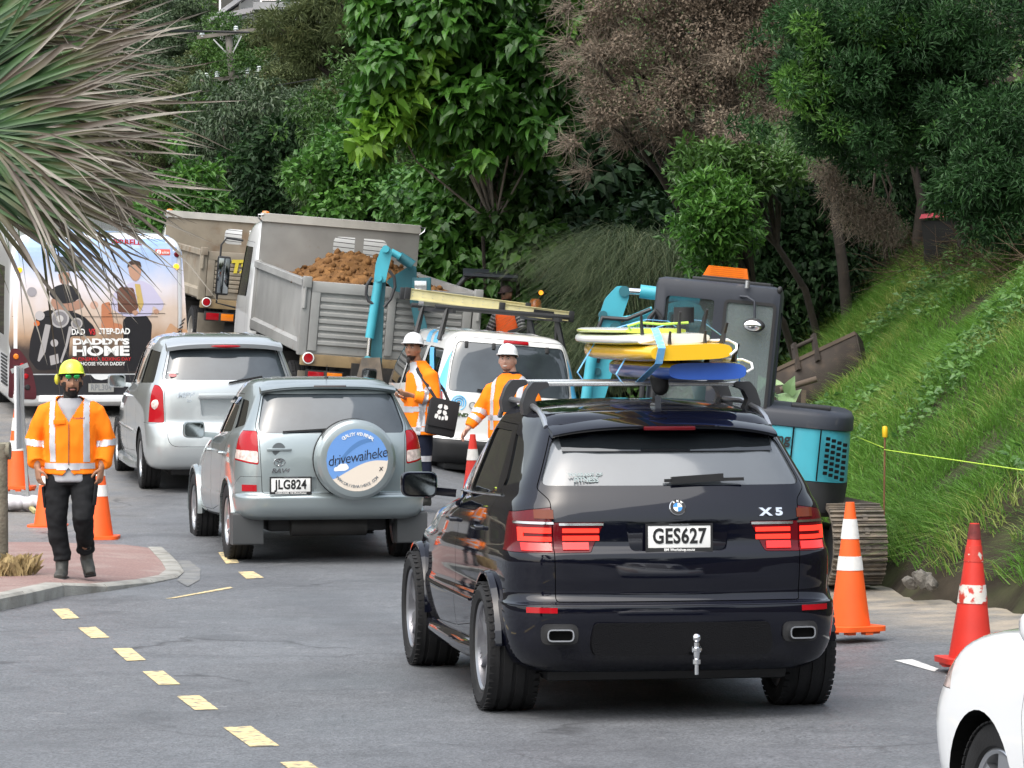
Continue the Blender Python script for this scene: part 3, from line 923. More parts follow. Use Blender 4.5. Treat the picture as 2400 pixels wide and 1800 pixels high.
 lb=MB()
 lb.grid(lambda u,v:(lambda x:(x,-.835+.06*(x/.7)**2+.055*v,.6605+.006*v))((u-.5)*1.36),14,3)
 lb.build('bumper_ledge',BLACK,root)
 for sd in(-1,1):
  lamp_grid(MB(),B,sd*.70,sd*.86,.615,.645,.001,.007).build('reflector',REDLENS,root)
  p,n=B.surf(sd*.71,.50)
  pts=rpoly([(-.075,-.035),(.075,-.035),(.075,.035),(-.075,.035)],.03,5)
  ex=MB();inn=shrink(pts,.008)
  nn=len(pts)
  vs=[(x,-.03,z)for x,z in pts]+[(x,-.03,z)for x,z in inn]+[(x,.12,z)for x,z in pts]+[(x,.12,z)for x,z in inn]
  fs=[]
  for i in range(nn):
   j=(i+1)%nn
   fs+=[(i,j,nn+j,nn+i),(i,2*nn+i,2*nn+j,j),(nn+i,nn+j,3*nn+j,3*nn+i)]
  e=place(ex.add(vs,fs).build('exhaust_tip',CHROME,root),(sd*.69,p.y-.045,.495),(0,0,R(6*sd)))
  MB().prism(inn,'Y',.02,.03).build('exhaust_hollow',GAP,e)
  place(MB().prism(rpoly([(-.105,-.055),(.105,-.055),(.105,.06),(-.105,.06)],.045,4),'Y',0,.06).build('exhaust_surround',BLACK,root),(sd*.69,p.y-.018,.495),(0,0,R(8*sd)))
 dm=MB()
 dm.prism(rpoly([(-.50,.375),(.50,.375),(.52,.44),(.50,.56),(-.50,.56),(-.52,.44)],.03),'Y',-.858,-.60)
 df=dm.build('diffuser',M('diffuser_black',(.004,.004,.005),.5,bump=.3,bscale=120,spec=.15),root)
 tb=MB()
 tb.lathe([(0,.06),(.018,.06),(.018,.035),(.035,.03),(.035,.015),(.02,.01),(.016,-.03),(.024,-.035),(.024,-.06),(.012,-.065),(.012,-.12),(0,-.12)],18)
 tb.sphere((0,0,.085),.026,16,10)
 tb.bar((0,0,.02),(0,.30,.0),.05,.03)
 place(tb.build('tow_ball',CHROME,root),(.06,-.95,.395))
 mirrors(root,1.98,1.215,1.07,.23,.165,P)
 fn=MB();fn.prism([(-.10,0),(.09,0),(-.055,.075),(-.085,.075)],'X',-.018,.018)
 place(fn.build('antenna_fin',P,root),(.03,.05,1.735))
 for sd in(-1,1):
  rl=MB()
  pts=[(sd*.655,y,z-.03)for y,z in((-.20,1.665),(-.10,1.715),(.05,1.755),(.5,1.80),(1.0,1.80),(1.28,1.765),(1.42,1.69))]
  rl.tube(pts,.017,8)
  rl.build('roof_rail',SILVER,root)
 bars=[]
 for y in(.32,1.05):
  cb=MB()
  cb.obox((0,y,1.875),(.64,0,0),(0,.038,0),(0,0,.014),.008)
  c=cb.build('cross_bar',M('bar_aluminium',(.62,.63,.64),.25,metal=.8),root)
  for sd in(-1,1):
   ft=MB()
   ft.prism(rpoly([(sd*q[0],q[1])for q in((.60,1.705),(.705,1.69),(.715,1.76),(.685,1.845),(.65,1.888),(.56,1.888),(.555,1.858),(.61,1.84),(.64,1.78))],.012,2),'Y',y-.055,y+.055)
   ft.build('bar_foot',M('bar_foot_grey',(.030,.031,.034),.45),c,50)
 wheel_meshes('x5',.372,.30,.262,'double',GUNMETAL)
 for sd in(-1,1):
  add_wheel(root,'x5',sd*.865,0,.372)
  add_wheel(root,'x5',sd*.85,2.93,.372)
 return root
wagon=build_black_wagon()
# ------------------------------------------------------------------ grey-silver wagon with a spare wheel on its tailgate
def arc_text(parent,txt,r,a0,a1,size,mat,flip=False,y=-.004):
 n=len(txt)
 obs=[]
 me_all=MB()
 for i,ch in enumerate(txt):
  if ch==' ':continue
  a=R(a0+(a1-a0)*i/(n-1))
  me=text_mesh(ch,size,.001,.0006)
  rot=-(a-math.pi/2)if not flip else-(a+math.pi/2)
  mt=Matrix.Translation((r*math.cos(a),y,r*math.sin(a)))@Matrix.Rotation(rot,4,'Y')
  me_all.add([mt@v.co for v in me.vertices],[tuple(p.vertices)for p in me.polygons])
  bpy.data.meshes.remove(me)
 return me_all.build('lettering',mat,parent,recalc=False)
def build_spare_wagon():
 gz=0.0
 root=thing('rental_wagon','grey-silver wagon with a round picture cover on its spare wheel','car',(-1.78,36.50,gz),R(11.5))
 P=carpaint('grey_silver_paint',(.30,.345,.355),.55,.30,.04)
 rings=[(.40,.30,.80,-.70,3.10,.20,.35,.06,.22,.03,.08),(.44,.33,.865,-.78,3.22,.22,.40,.07,.26,.03,.08),(.52,.42,.895,-.835,3.30,.24,.42,.08,.28,.03,.08),(.60,.55,.903,-.845,3.33,.25,.42,.08,.28,.03,.08),(.625,.58,.90,-.835,3.33,.25,.42,.08,.28,.03,.08),(.645,.60,.897,-.805,3.33,.25,.42,.08,.28,.03,.08),(.78,.72,.900,-.800,3.28,.25,.42,.08,.28,.03,.08),(.95,.85,.895,-.790,3.15,.25,.42,.08,.28,.035,.09),(1.10,.95,.880,-.770,2.95,.24,.42,.08,.26,.04,.10),(1.19,1.03,.858,-.745,2.50,.23,.38,.08,.22,.045,.09),(1.245,1.08,.825,-.720,2.05,.22,.32,.08,.18,.05,.06),(1.30,1.17,.795,-.690,1.92,.20,.30,.08,.17,.05,.05),(1.45,1.38,.725,-.600,1.55,.18,.26,.075,.15,.05,.03),(1.575,1.55,.665,-.500,1.22,.16,.22,.07,.13,.05,.02),(1.635,1.625,.625,-.430,1.02,.16,.20,.07,.12,.05,.02),(1.665,1.66,.565,-.33,.88,.16,.20,.06,.10,.04,.02),(1.682,1.682,.45,-.15,.70,.16,.18,.05,.08,.03,.02),(1.69,1.69,.20,.05,.45,.10,.10,.03,.04,.01,.01),]
 B=Body(rings,P)
 S=B.arches(B.me,[(0,.36,.40),(2.56,.36,.40)],.50)
 tg=rpoly([(-.655,.645),(.655,.645),(.675,1.16),(.70,1.25),(.60,1.585),(-.60,1.585),(-.70,1.25),(-.675,1.16)],.03,3)
 T,S=B.carve(S,tg,'Y',-1.6,-.15,.005)
 Bp,S=B.carve(S,rpoly([(-2,.30),(-.365,.30),(-.385,.645),(-.62,.80),(-2,.81)],.01),'X',-1.5,1.5,.003)
 lamps=[]
 for sd in(-1,1):
  po=rpoly([(sd*x,z)for x,z in((.68,.905),(.685,1.215),(.80,1.215),(1.1,1.17),(1.1,1.01),(.78,.92))],.02,3)
  a,S=B.carve(S,po,'Y',-1.6,-.47,.003)
  pc=rpoly([(sd*x,z)for x,z in((.686,.920),(.686,1.03),(1.1,1.055),(1.1,1.02),(.77,.935))],.02,3)
  cl,a=B.carve(a,pc,'Y',-1.6,0,.001)
  lamps.append((sd,a,cl))
 win=rpoly([(-.66,1.190),(.66,1.190),(.672,1.258),(.598,1.545),(-.598,1.545),(-.672,1.258)],.04,4)
 G,T=B.glaze(T,win,'Y',-1.6,-.3)
 T=B.cut(T,rpoly([(-.64,.795),(-.16,.795),(-.16,.665),(-.64,.665)],.03),'Y',-1.6,-.775,P)
 t_o=B.out('tailgate',T,P,root)
 g_o=B.out('back_window',G,GLASS_MID,t_o)
 B.out('bumper',Bp,P,root)
 for sd,a,cl in lamps:
  o=B.out('tail_lamp',a,REDLENS,root)
  B.out('clear_lens',cl,CLEARLENS,o)
  lamp_grid(MB(),B,sd*.70,sd*.82,.665,.725,.001,.006).build('reflector',REDLENS,root)
 for sd in(-1,1):
  a,b=(-1.4,-.25)if sd<0 else(.25,1.4)
  rear=rpoly([(.42,.56),(.50,.48),(1.02,.42),(1.02,1.13),(.97,1.53),(.22,1.535),(-.04,1.24),(.26,.90)],.03)
  front=rpoly([(1.035,.42),(2.06,.40),(2.12,.75),(2.02,1.03),(1.42,1.44),(1.20,1.53),(.985,1.535),(1.035,1.13)],.03)
  D1,S=B.carve(S,rear,'X',a,b,.004)
  D2,S=B.carve(S,front,'X',a,b,.004)
  w1=rpoly([(.10,1.19),(.97,1.155),(.93,1.49),(.30,1.495)],.03)
  w2=rpoly([(1.0,1.15),(1.86,1.11),(1.38,1.41),(1.18,1.485),(.96,1.49)],.03)
  w3=rpoly([(-.42,1.26),(.00,1.215),(.20,1.49),(-.16,1.475)],.05)
  G1,D1=B.glaze(D1,w1,'X',a,b);G2,D2=B.glaze(D2,w2,'X',a,b);G3,S=B.glaze(S,w3,'X',a,b)
  d1=B.out('door',D1,P,root);d2=B.out('door',D2,P,root)
  B.out('window',G1,GLASS,d1);B.out('window',G2,GLASS,d2);B.out('quarter_window',G3,GLASS,root)
  for d,y in((d1,.30),(d2,1.18)):
   p,n=B.surf(y,.985,'X',sd);handle(d,p.x,y,.985,P)
  vz=MB()
  vs=[]
  pts=[(.30,1.50),(.95,1.50),(1.2,1.50),(1.42,1.43),(1.84,1.16)]
  for(y,z)in pts:
   p,n=B.surf(y,z,'X',sd);q,n2=B.surf(y,z-.06,'X',sd)
   vs+=[p+Vector((sd*.004,0,0)),q+Vector((sd*.028,0,0)),q+Vector((sd*.022,0,0)),p+Vector((sd*-.002,0,0))]
  fs=[(i*4+j,i*4+(j+1)%4,(i+1)*4+(j+1)%4,(i+1)*4+j)for i in range(4)for j in range(4)]+[(0,1,2,3),(16,17,18,19)]
  vz.add(vs,fs).build('rain_visor',GLASS,root)
  MB().prism(rpoly([(-.60,.17),(-.60,.46),(-.38,.46),(-.37,.17)],.02),'X',sd*.62,sd*.90).build('mud_flap',M('flap_grey',(.055,.058,.06),.6),root)
 ws=rpoly([(-.60,1.16),(.60,1.16),(.53,1.56),(-.53,1.56)],.06)
 Gw,S=B.glaze(S,ws,'Y',1.2,4)
 B.out('windscreen',Gw,GLASS,root)
 B.out('body',S,P,root)
 flare(root,0,.36,.403,.885,P,t=.03,out_=.012)
 flare(root,2.56,.36,.403,.878,P,t=.03,out_=.012)
 MB().box(-.55,.55,-.40,3.0,.28,.42,.03).build('underbody',BLACK,root)
 rows=[]
 for u in np.linspace(-1,1,21):
  x=u*.625;zt=1.645-.04*abs(u)**3;yb=-.565+.07*u*u
  rows.append([(x,-.35,zt+.008),(x,yb+.03,zt-.014),(x,yb,zt-.032),(x,yb+.02,zt-.050),(x,-.40,zt-.065)])
 fs=[(i*5+j,(i+1)*5+j,(i+1)*5+(j+1)%5,i*5+(j+1)%5)for i in range(20)for j in range(5)]+[tuple(range(5)),tuple(range(100,105))]
 so=MB().add(sum(rows,[]),fs).build('spoiler',P,t_o,50)
 MB().box(-.15,.15,-.575,-.555,1.605,1.625,.005).build('brake_light',M('smoked_lens',(.10,.09,.09),.2,coat=.6),so)
 for x in(-.36,-.12,.12,.36):
  MB().tube([(x,-.15,1.676),(x,.2,1.686),(x,.7,1.68)],[.006,.011,.008],6).build('roof_rib',P,root)
 an=MB();an.lathe([(.02,0),(.018,.02),(.004,.03),(.003,.14),(0,.14)],10)
 place(an.build('antenna',BLACK,root),(.03,-.15,1.675),(R(20),0,0))
 cx,cz,cy=.175,.955,-.815
 cov=MB().lathe([(0,-.225),(.30,-.225),(.335,-.215),(.362,-.185),(.368,-.14),(.368,-.02),(.35,0),(0,0)],56,'Y')
 sw=place(cov.build('spare_wheel',P,root,30),(cx,cy,cz))
 MB().lathe([(.30,0),(.372,0),(.372,.035),(.30,.035)],48,'Y',closed=True).build('spare_tyre',BLACK,sw)
 y0=-.2265
 BLUE=M('print_blue',(.135,.29,.62),.4);SAND=M('print_sand',(.70,.62,.53),.4)
 rd=.283
 def dune(x):return-.145+.46*(x+.283)*.42+.055*math.sin((x+.1)*7)
 xs=np.linspace(-rd,rd,60)
 up,lo=[],[]
 for x in xs:
  c=math.sqrt(max(0,rd*rd-x*x));d=max(-c,min(c,dune(x)))
  up.append((x,d,c));lo.append((x,-c,d))
 def halves(rows,yy):
  b=MB()
  vs=[]
  for(x,a,c)in rows:vs+=[(x,yy,a),(x,yy,c)]
  b.add(vs,[(2*i,2*i+2,2*i+3,2*i+1)for i in range(len(rows)-1)])
  return b
 halves(up,y0).build('printed_sky',BLUE,sw,recalc=False);halves(lo,y0).build('printed_sand',SAND,sw,recalc=False)
 rb=MB();vs=[]
 for i in range(20):
  t=i/19;x=-.21+.36*t;z=-.09+.27*(1-(1-t)**2.2);w=.012+.012*math.sin(t*3.1)
  vs+=[(x,y0-.001,z-w),(x,y0-.001,z+w)]
 rb.add(vs,[(2*i,2*i+2,2*i+3,2*i+1)for i in range(19)])
 rb.build('printed_ribbon',M('print_blue_dark',(.085,.20,.43),.4),sw,recalc=False)
 cp=rpoly([(-.215,-.10),(-.21,-.065),(-.18,-.06),(-.165,-.035),(-.10,-.03),(-.085,-.05),(-.075,-.075),(-.11,-.095)],.015)
 MB().prism(cp,'Y',y0-.0015,y0-.001).build('printed_car',WHITEINK,sw)
 arc_text(sw,'QUALITY 4WD RENTAL',.235,122,52,.042,WHITEINK,y=y0-.002)
 arc_text(sw,'WWW.DRIVEWAIHEKE.COM',.240,222,318,.036,INKGREY,flip=True,y=y0-.002)
 lettering('drivewaiheke',.135,INK,sw,(0,y0-.003,.028),(0,R(-9),0),shear=.25,xs=.86,space=.9,depth=.0006,bold=-.0012)
 lettering('x',.075,INK,sw,(.215,y0-.003,-.075),(0,R(-5),0),shear=.2,depth=.0006)
 hp,n=B.surf(-.50,1.045)
 hm=MB();hm.lathe([(0,0),(.062,0),(.062,.005),(.05,.02),(0,.02)],24,'Y')
 ho=place(hm.build('handle_recess',M('recess_grey',(.17,.19,.20),.35,metal=.5,coat=.5),t_o),hp+Vector((0,-.004,0)))
 MB().box(-.115,.115,-.035,-.012,-.012,.014,.009).build('handle',P,ho)
 ep,n=B.surf(-.495,.93)
 em=MB()
 def ell(a,b,cx=0,cz=0,r=.0045):
  em.tube([(cx+a*math.cos(w),-.006,cz+b*math.sin(w))for w in np.linspace(0,2*math.pi,25)],r,6,caps=False)
 ell(.050,.034);ell(.030,.011,0,.016);ell(.013,.030,0,.0)
 place(em.build('emblem',CHROME,t_o),ep)
 lettering('RAV4',.052,CHROME,t_o,B.surf(-.49,.853)[0]+Vector((0,-.006,0)),name='model_badge',bold=.002,shear=.25,xs=1.3,depth=.003)
 plate(t_o,'JLG824',(-.40,-.815,.725),(0,0,0),sub='WAREHOUSE  NZ Motorhomes',sup='www.drivewaiheke.co.nz')
 wp=MB()
 wp.bar(B.surf(-.46,1.205)[0]+Vector((0,-.02,0)),B.surf(.05,1.235)[0]+Vector((0,-.025,0)),.018,.014)
 wp.bar(B.surf(-.10,1.215)[0]+Vector((0,-.02,0)),B.surf(.14,1.22)[0]+Vector((0,-.03,0)),.028,.03)
 wp.build('wiper',BLACK,t_o)
 un=MB();un.cyl((-.35,-.45,.33),(.35,-.45,.33),.09,n=16);un.cyl((.1,-.2,.32),(.1,.4,.32),.07);un.cyl((-.6,0,.34),(.6,0,.34),.045)
 un.build('muffler',M('underside_metal',(.04,.038,.036),.6,metal=.4,var=.3),root)
 mirrors(root,1.80,1.15,.965,.215,.165,P)
 wheel_meshes('rav',.358,.225,.225,'five',SILVER)
 for sd in(-1,1):
  add_wheel(root,'rav',sd*.775,0,.358);add_wheel(root,'rav',sd*.775,2.56,.358)
 return root
build_spare_wagon()
# ------------------------------------------------------------------ silver people mover
def build_people_mover():
 root=thing('people_mover','silver people mover with tall tail lamps behind the yellow-helmeted walker','car',(-3.36,44.85,.29),R(11.2),rx=R(1.6))
 P=carpaint('silver_paint',(.47,.50,.51),.6,.30,.03)
 rings=[(.26,.20,.82,-.80,3.50,.22,.35,.06,.25,.03,.08),(.30,.24,.87,-.88,3.62,.24,.40,.08,.28,.03,.08),(.42,.36,.905,-.93,3.70,.28,.42,.09,.30,.03,.08),(.50,.45,.912,-.935,3.74,.28,.42,.09,.30,.03,.08),(.62,.58,.915,-.925,3.74,.30,.42,.09,.30,.03,.08),(.74,.70,.915,-.890,3.70,.30,.42,.09,.30,.03,.09),(.80,.76,.914,-.860,3.66,.30,.42,.09,.30,.03,.09),(.98,.88,.908,-.850,3.45,.30,.42,.09,.28,.035,.10),(1.12,.98,.893,-.835,3.10,.28,.40,.09,.26,.04,.10),(1.20,1.06,.870,-.815,2.60,.26,.38,.09,.22,.045,.08),(1.26,1.12,.845,-.79,2.42,.24,.34,.09,.20,.05,.06),(1.42,1.34,.785,-.70,2.00,.22,.28,.085,.16,.05,.03),(1.58,1.54,.725,-.595,1.60,.20,.24,.08,.14,.05,.02),(1.67,1.65,.675,-.51,1.38,.18,.22,.08,.12,.05,.02),(1.715,1.705,.61,-.40,1.20,.18,.20,.07,.10,.04,.02),(1.738,1.738,.48,-.18,1.0,.16,.18,.05,.08,.03,.02),(1.745,1.748,.20,.1,.6,.10,.10,.03,.04,.01,.01),]
 B=Body(rings,P)
 S=B.arches(B.me,[(0,.335,.37),(2.84,.335,.37)],.52)
 tg=rpoly([(-.655,.52),(.655,.52),(.695,.78),(.70,1.22),(.715,1.30),(.61,1.66),(-.61,1.66),(-.715,1.30),(-.70,1.22),(-.695,.78)],[.10,.10]+[.02]*8,4)
 T,S=B.carve(S,tg,'Y',-1.6,-.2,.005)
 Bp,S=B.carve(S,rpoly([(-2,.22),(-.36,.22),(-.38,.775),(-2,.775)],.01),'X',-1.5,1.5,.003)
 for sd in(-1,1):
  po=rpoly([(sd*x,z)for x,z in((.70,.785),(.712,1.15),(.75,1.205),(.84,1.205),(1.2,1.10),(1.2,.785))],.03,3)
  a,S=B.carve(S,po,'Y',-1.7,-.60,.003)
  o=B.out('tail_lamp',a,REDLENS,root)
  p,n=B.surf(sd*.79,.985)
  cl=MB().lathe([(0,-.012),(.04,-.010),(.056,-.002),(.058,.02),(0,.02)],24,'Y')
  place(cl.build('clear_lens',CLEARLENS,o),p,(0,0,R(30*sd)))
 win=rpoly([(-.69,1.262),(.69,1.262),(.605,1.600),(-.605,1.600)],.04,4)
 G,T=B.glaze(T,win,'Y',-1.6,-.3)
 T=B.cut(T,rpoly([(-.31,1.07),(.31,1.07),(.29,.86),(-.29,.86)],.03),'Y',-1.6,-.80,P)
 t_o=B.out('tailgate',T,P,root)
 g_o=B.out('back_window',G,GLASS_MID,t_o)
 B.out('bumper',Bp,P,root)
 for sd in(-1,1):
  a,b=(-1.4,-.25)if sd<0 else(.25,1.4)
  rear=rpoly([(.40,.50),(.48,.40),(1.36,.36),(1.36,1.12),(1.34,1.60),(.44,1.61),(.36,1.20),(.36,.80)],.03)
  front=rpoly([(1.375,.36),(2.34,.34),(2.40,.70),(2.36,1.05),(1.85,1.48),(1.62,1.60),(1.355,1.605),(1.375,1.12)],.03)
  D1,S=B.carve(S,rear,'X',a,b,.004);D2,S=B.carve(S,front,'X',a,b,.004)
  w1=rpoly([(.46,1.175),(1.32,1.145),(1.31,1.555),(.52,1.57)],.03)
  w2=rpoly([(1.40,1.14),(2.22,1.11),(1.80,1.44),(1.60,1.55),(1.37,1.555)],.03)
  w3=rpoly([(-.56,1.225),(.34,1.185),(.40,1.57),(-.34,1.56)],.04)
  G1,D1=B.glaze(D1,w1,'X',a,b);G2,D2=B.glaze(D2,w2,'X',a,b);G3,S=B.glaze(S,w3,'X',a,b)
  d1=B.out('door',D1,P,root);d2=B.out('door',D2,P,root)
  B.out('window',G1,GLASS,d1);B.out('window',G2,GLASS,d2);B.out('quarter_window',G3,GLASS,root)
  for d,y in((d1,1.18),(d2,1.50)):
   p,n=B.surf(y,1.0,'X',sd);handle(d,p.x,y,1.0,CHROME,.15)
  pts=[B.surf(y,.62,'X',sd)[0]+Vector((sd*.006,0,0))for y in np.linspace(.5,2.25,12)]
  MB().tube(pts,.022,8).build('rub_strip',P,root)
  MB().tube([(sd*.86,.42,.24),(sd*.885,.9,.23),(sd*.885,2.1,.23),(sd*.87,2.42,.24)],[.05,.06,.06,.05],8).build('sill',P,root)
 Gw,S=B.glaze(S,rpoly([(-.62,1.18),(.62,1.18),(.56,1.60),(-.56,1.60)],.06),'Y',1.5,4)
 B.out('windscreen',Gw,GLASS,root)
 B.out('body',S,P,root)
 MB().box(-.60,.60,-.55,3.3,.18,.30,.03).build('underbody',BLACK,root)
 rows=[]
 for u in np.linspace(-1,1,21):
  x=u*.655;zt=1.705-.045*abs(u)**3;yb=-.70+.09*u*u
  rows.append([(x,-.42,zt+.012),(x,yb+.03,zt-.02),(x,yb,zt-.04),(x,yb+.02,zt-.085),(x,-.50,zt-.08)])
 fs=[(i*5+j,(i+1)*5+j,(i+1)*5+(j+1)%5,i*5+(j+1)%5)for i in range(20)for j in range(5)]+[tuple(range(5)),tuple(range(100,105))]
 so=MB().add(sum(rows,[]),fs).build('spoiler',P,t_o,50)
 MB().sphere((0,-.685,1.638),(.17,.022,.018),20,8).build('brake_light',REDLENS,so)
 for x in(-.42,-.14,.14,.42):
  MB().tube([(x,-.25,1.728),(x,.2,1.744),(x,.9,1.738)],[.006,.010,.008],6).build('roof_rib',P,root)
 hp,n=B.surf(0,1.085)
 place(MB().box(-.33,.33,-.035,.01,-.028,.028,.015).build('handle_bar',P,t_o),hp)
 lettering('MPV',.072,CHROME,t_o,B.surf(-.475,1.095)[0]+Vector((0,-.006,0)),name='model_badge',bold=.003,shear=.3,xs=1.3,depth=.003)
 lettering('2.3',.034,CHROME,t_o,B.surf(-.43,1.035)[0]+Vector((0,-.006,0)),name='model_badge',bold=.001,xs=1.2,depth=.002)
 sp,n=B.surf(-.60,1.315)
 lettering('ALL BLACKS',.022,WHITEINK,g_o,sp+Vector((0,-.006,.03)),(R(-28),0,0),'sticker',bold=.001)
 place(MB().sphere((0,0,0),(.045,.002,.022),14,8).build('sticker',M('sticker_red',(.5,.2,.2),.5),g_o),sp+Vector((0,-.008,0)),(R(-28),0,0))
 wp=MB();wp.bar(B.surf(.02,1.235)[0]+Vector((0,-.03,0)),B.surf(.40,1.30)[0]+Vector((0,-.03,0)),.02,.02)
 wp.build('wiper',BLACK,t_o)
 mirrors(root,2.22,1.12,.945,.215,.165,P)
 wheel_meshes('mpv',.333,.215,.215,'six',SILVER)
 for sd in(-1,1):
  add_wheel(root,'mpv',sd*.79,0,.333);add_wheel(root,'mpv',sd*.79,2.84,.333)
 return root
build_people_mover()
# ------------------------------------------------------------------ white car whose front wing is at the right edge
def build_white_car():
 root=thing('white_car','white car cut off by the lower right corner of the photo','car',(3.50,13.63,0),R(15))
 P=carpaint('white_paint',(.80,.81,.82),0.0,.35,.02)
 rings=[(.26,.22,.84,-.70,3.40,.24,.26,.07,.16,.03,.02),(.42,.36,.925,-.86,3.56,.28,.28,.09,.18,.03,.02),(.62,.58,.935,-.88,3.60,.30,.28,.09,.18,.03,.02),(.82,.76,.935,-.86,3.52,.30,.30,.09,.19,.035,.025),(.96,.90,.925,-.82,3.36,.30,.32,.09,.20,.04,.03),(1.06,.985,.905,-.79,3.05,.28,.34,.09,.20,.045,.05),(1.13,1.03,.885,-.76,2.45,.26,.40,.09,.22,.045,.08),(1.20,1.08,.855,-.72,2.02,.24,.34,.09,.18,.05,.05),(1.40,1.34,.765,-.56,1.55,.20,.26,.08,.15,.05,.03),(1.56,1.54,.685,-.42,1.15,.18,.22,.07,.13,.05,.02),(1.63,1.62,.60,-.28,.90,.17,.20,.06,.10,.04,.02),(1.655,1.655,.46,-.08,.70,.16,.18,.05,.08,.03,.02),(1.665,1.665,.20,.15,.45,.10,.10,.03,.04,.01,.01),]
 B=Body(rings,P)
 S=B.arches(B.me,[(0,.30,.375),(2.70,.295,.378)],.52)
 for sd in(-1,1):
  a,b=(-1.4,-.25)if sd<0 else(.25,1.4)
  rear=rpoly([(.42,.50),(.50,.42),(1.12,.38),(1.12,1.08),(1.06,1.50),(.30,1.50),(.05,1.20),(.26,.86)],.03)
  front=rpoly([(1.135,.38),(2.20,.36),(2.24,.70),(2.14,1.02),(1.52,1.40),(1.30,1.50),(1.075,1.505),(1.135,1.08)],.03)
  D1,S=B.carve(S,rear,'X',a,b,.004);D2,S=B.carve(S,front,'X',a,b,.004)
  G1,D1=B.glaze(D1,rpoly([(.14,1.15),(1.07,1.11),(1.02,1.46),(.38,1.46)],.03),'X',a,b)
  G2,D2=B.glaze(D2,rpoly([(1.10,1.11),(1.98,1.07),(1.48,1.36),(1.28,1.455),(1.05,1.46)],.03),'X',a,b)
  d1=B.out('door',D1,P,root);d2=B.out('door',D2,P,root)
  B.out('window',G1,GLASS,d1);B.out('window',G2,GLASS,d2)
  for d,y in((d1,.36),(d2,1.28)):
   p,n=B.surf(y,.97,'X',sd);handle(d,p.x,y,.97,P)
 Gr,S=B.glaze(S,rpoly([(-.66,1.20),(.66,1.20),(.58,1.55),(-.58,1.55)],.06),'Y',-3,-.2)
 Gw,S=B.glaze(S,rpoly([(-.62,1.12),(.62,1.12),(.56,1.54),(-.56,1.54)],.06),'Y',1.2,4)
 B.out('back_window',Gr,GLASS,root);B.out('windscreen',Gw,GLASS,root)
 for sd in(-1,1):
  a,S=B.carve(S,rpoly([(sd*.68,.80),(sd*.70,1.10),(sd*1.1,1.06),(sd*1.1,.82)],.02),'Y',-3,-.55,.003)
  B.out('tail_lamp',a,REDLENS,root)
  a,S=B.carve(S,rpoly([(sd*.50,.70),(sd*.52,.86),(sd*1.1,.90),(sd*1.1,.74)],.02),'Y',3.05,5,.003)
  B.out('headlamp',a,CLEARLENS,root)
 B.out('body',S,P,root)
 MB().box(-.72,.72,-.62,3.2,.18,.32,.03).build('underbody',BLACK,root)
 mirrors(root,1.86,1.07,.985,.16,.14,P)
 wheel_meshes('white',.315,.215,.20,'five',SILVER)
 for sd in(-1,1):
  add_wheel(root,'white',sd*.78,0,.315);add_wheel(root,'white',sd*.755,2.70,.315,R(6))
 return root
build_white_car()
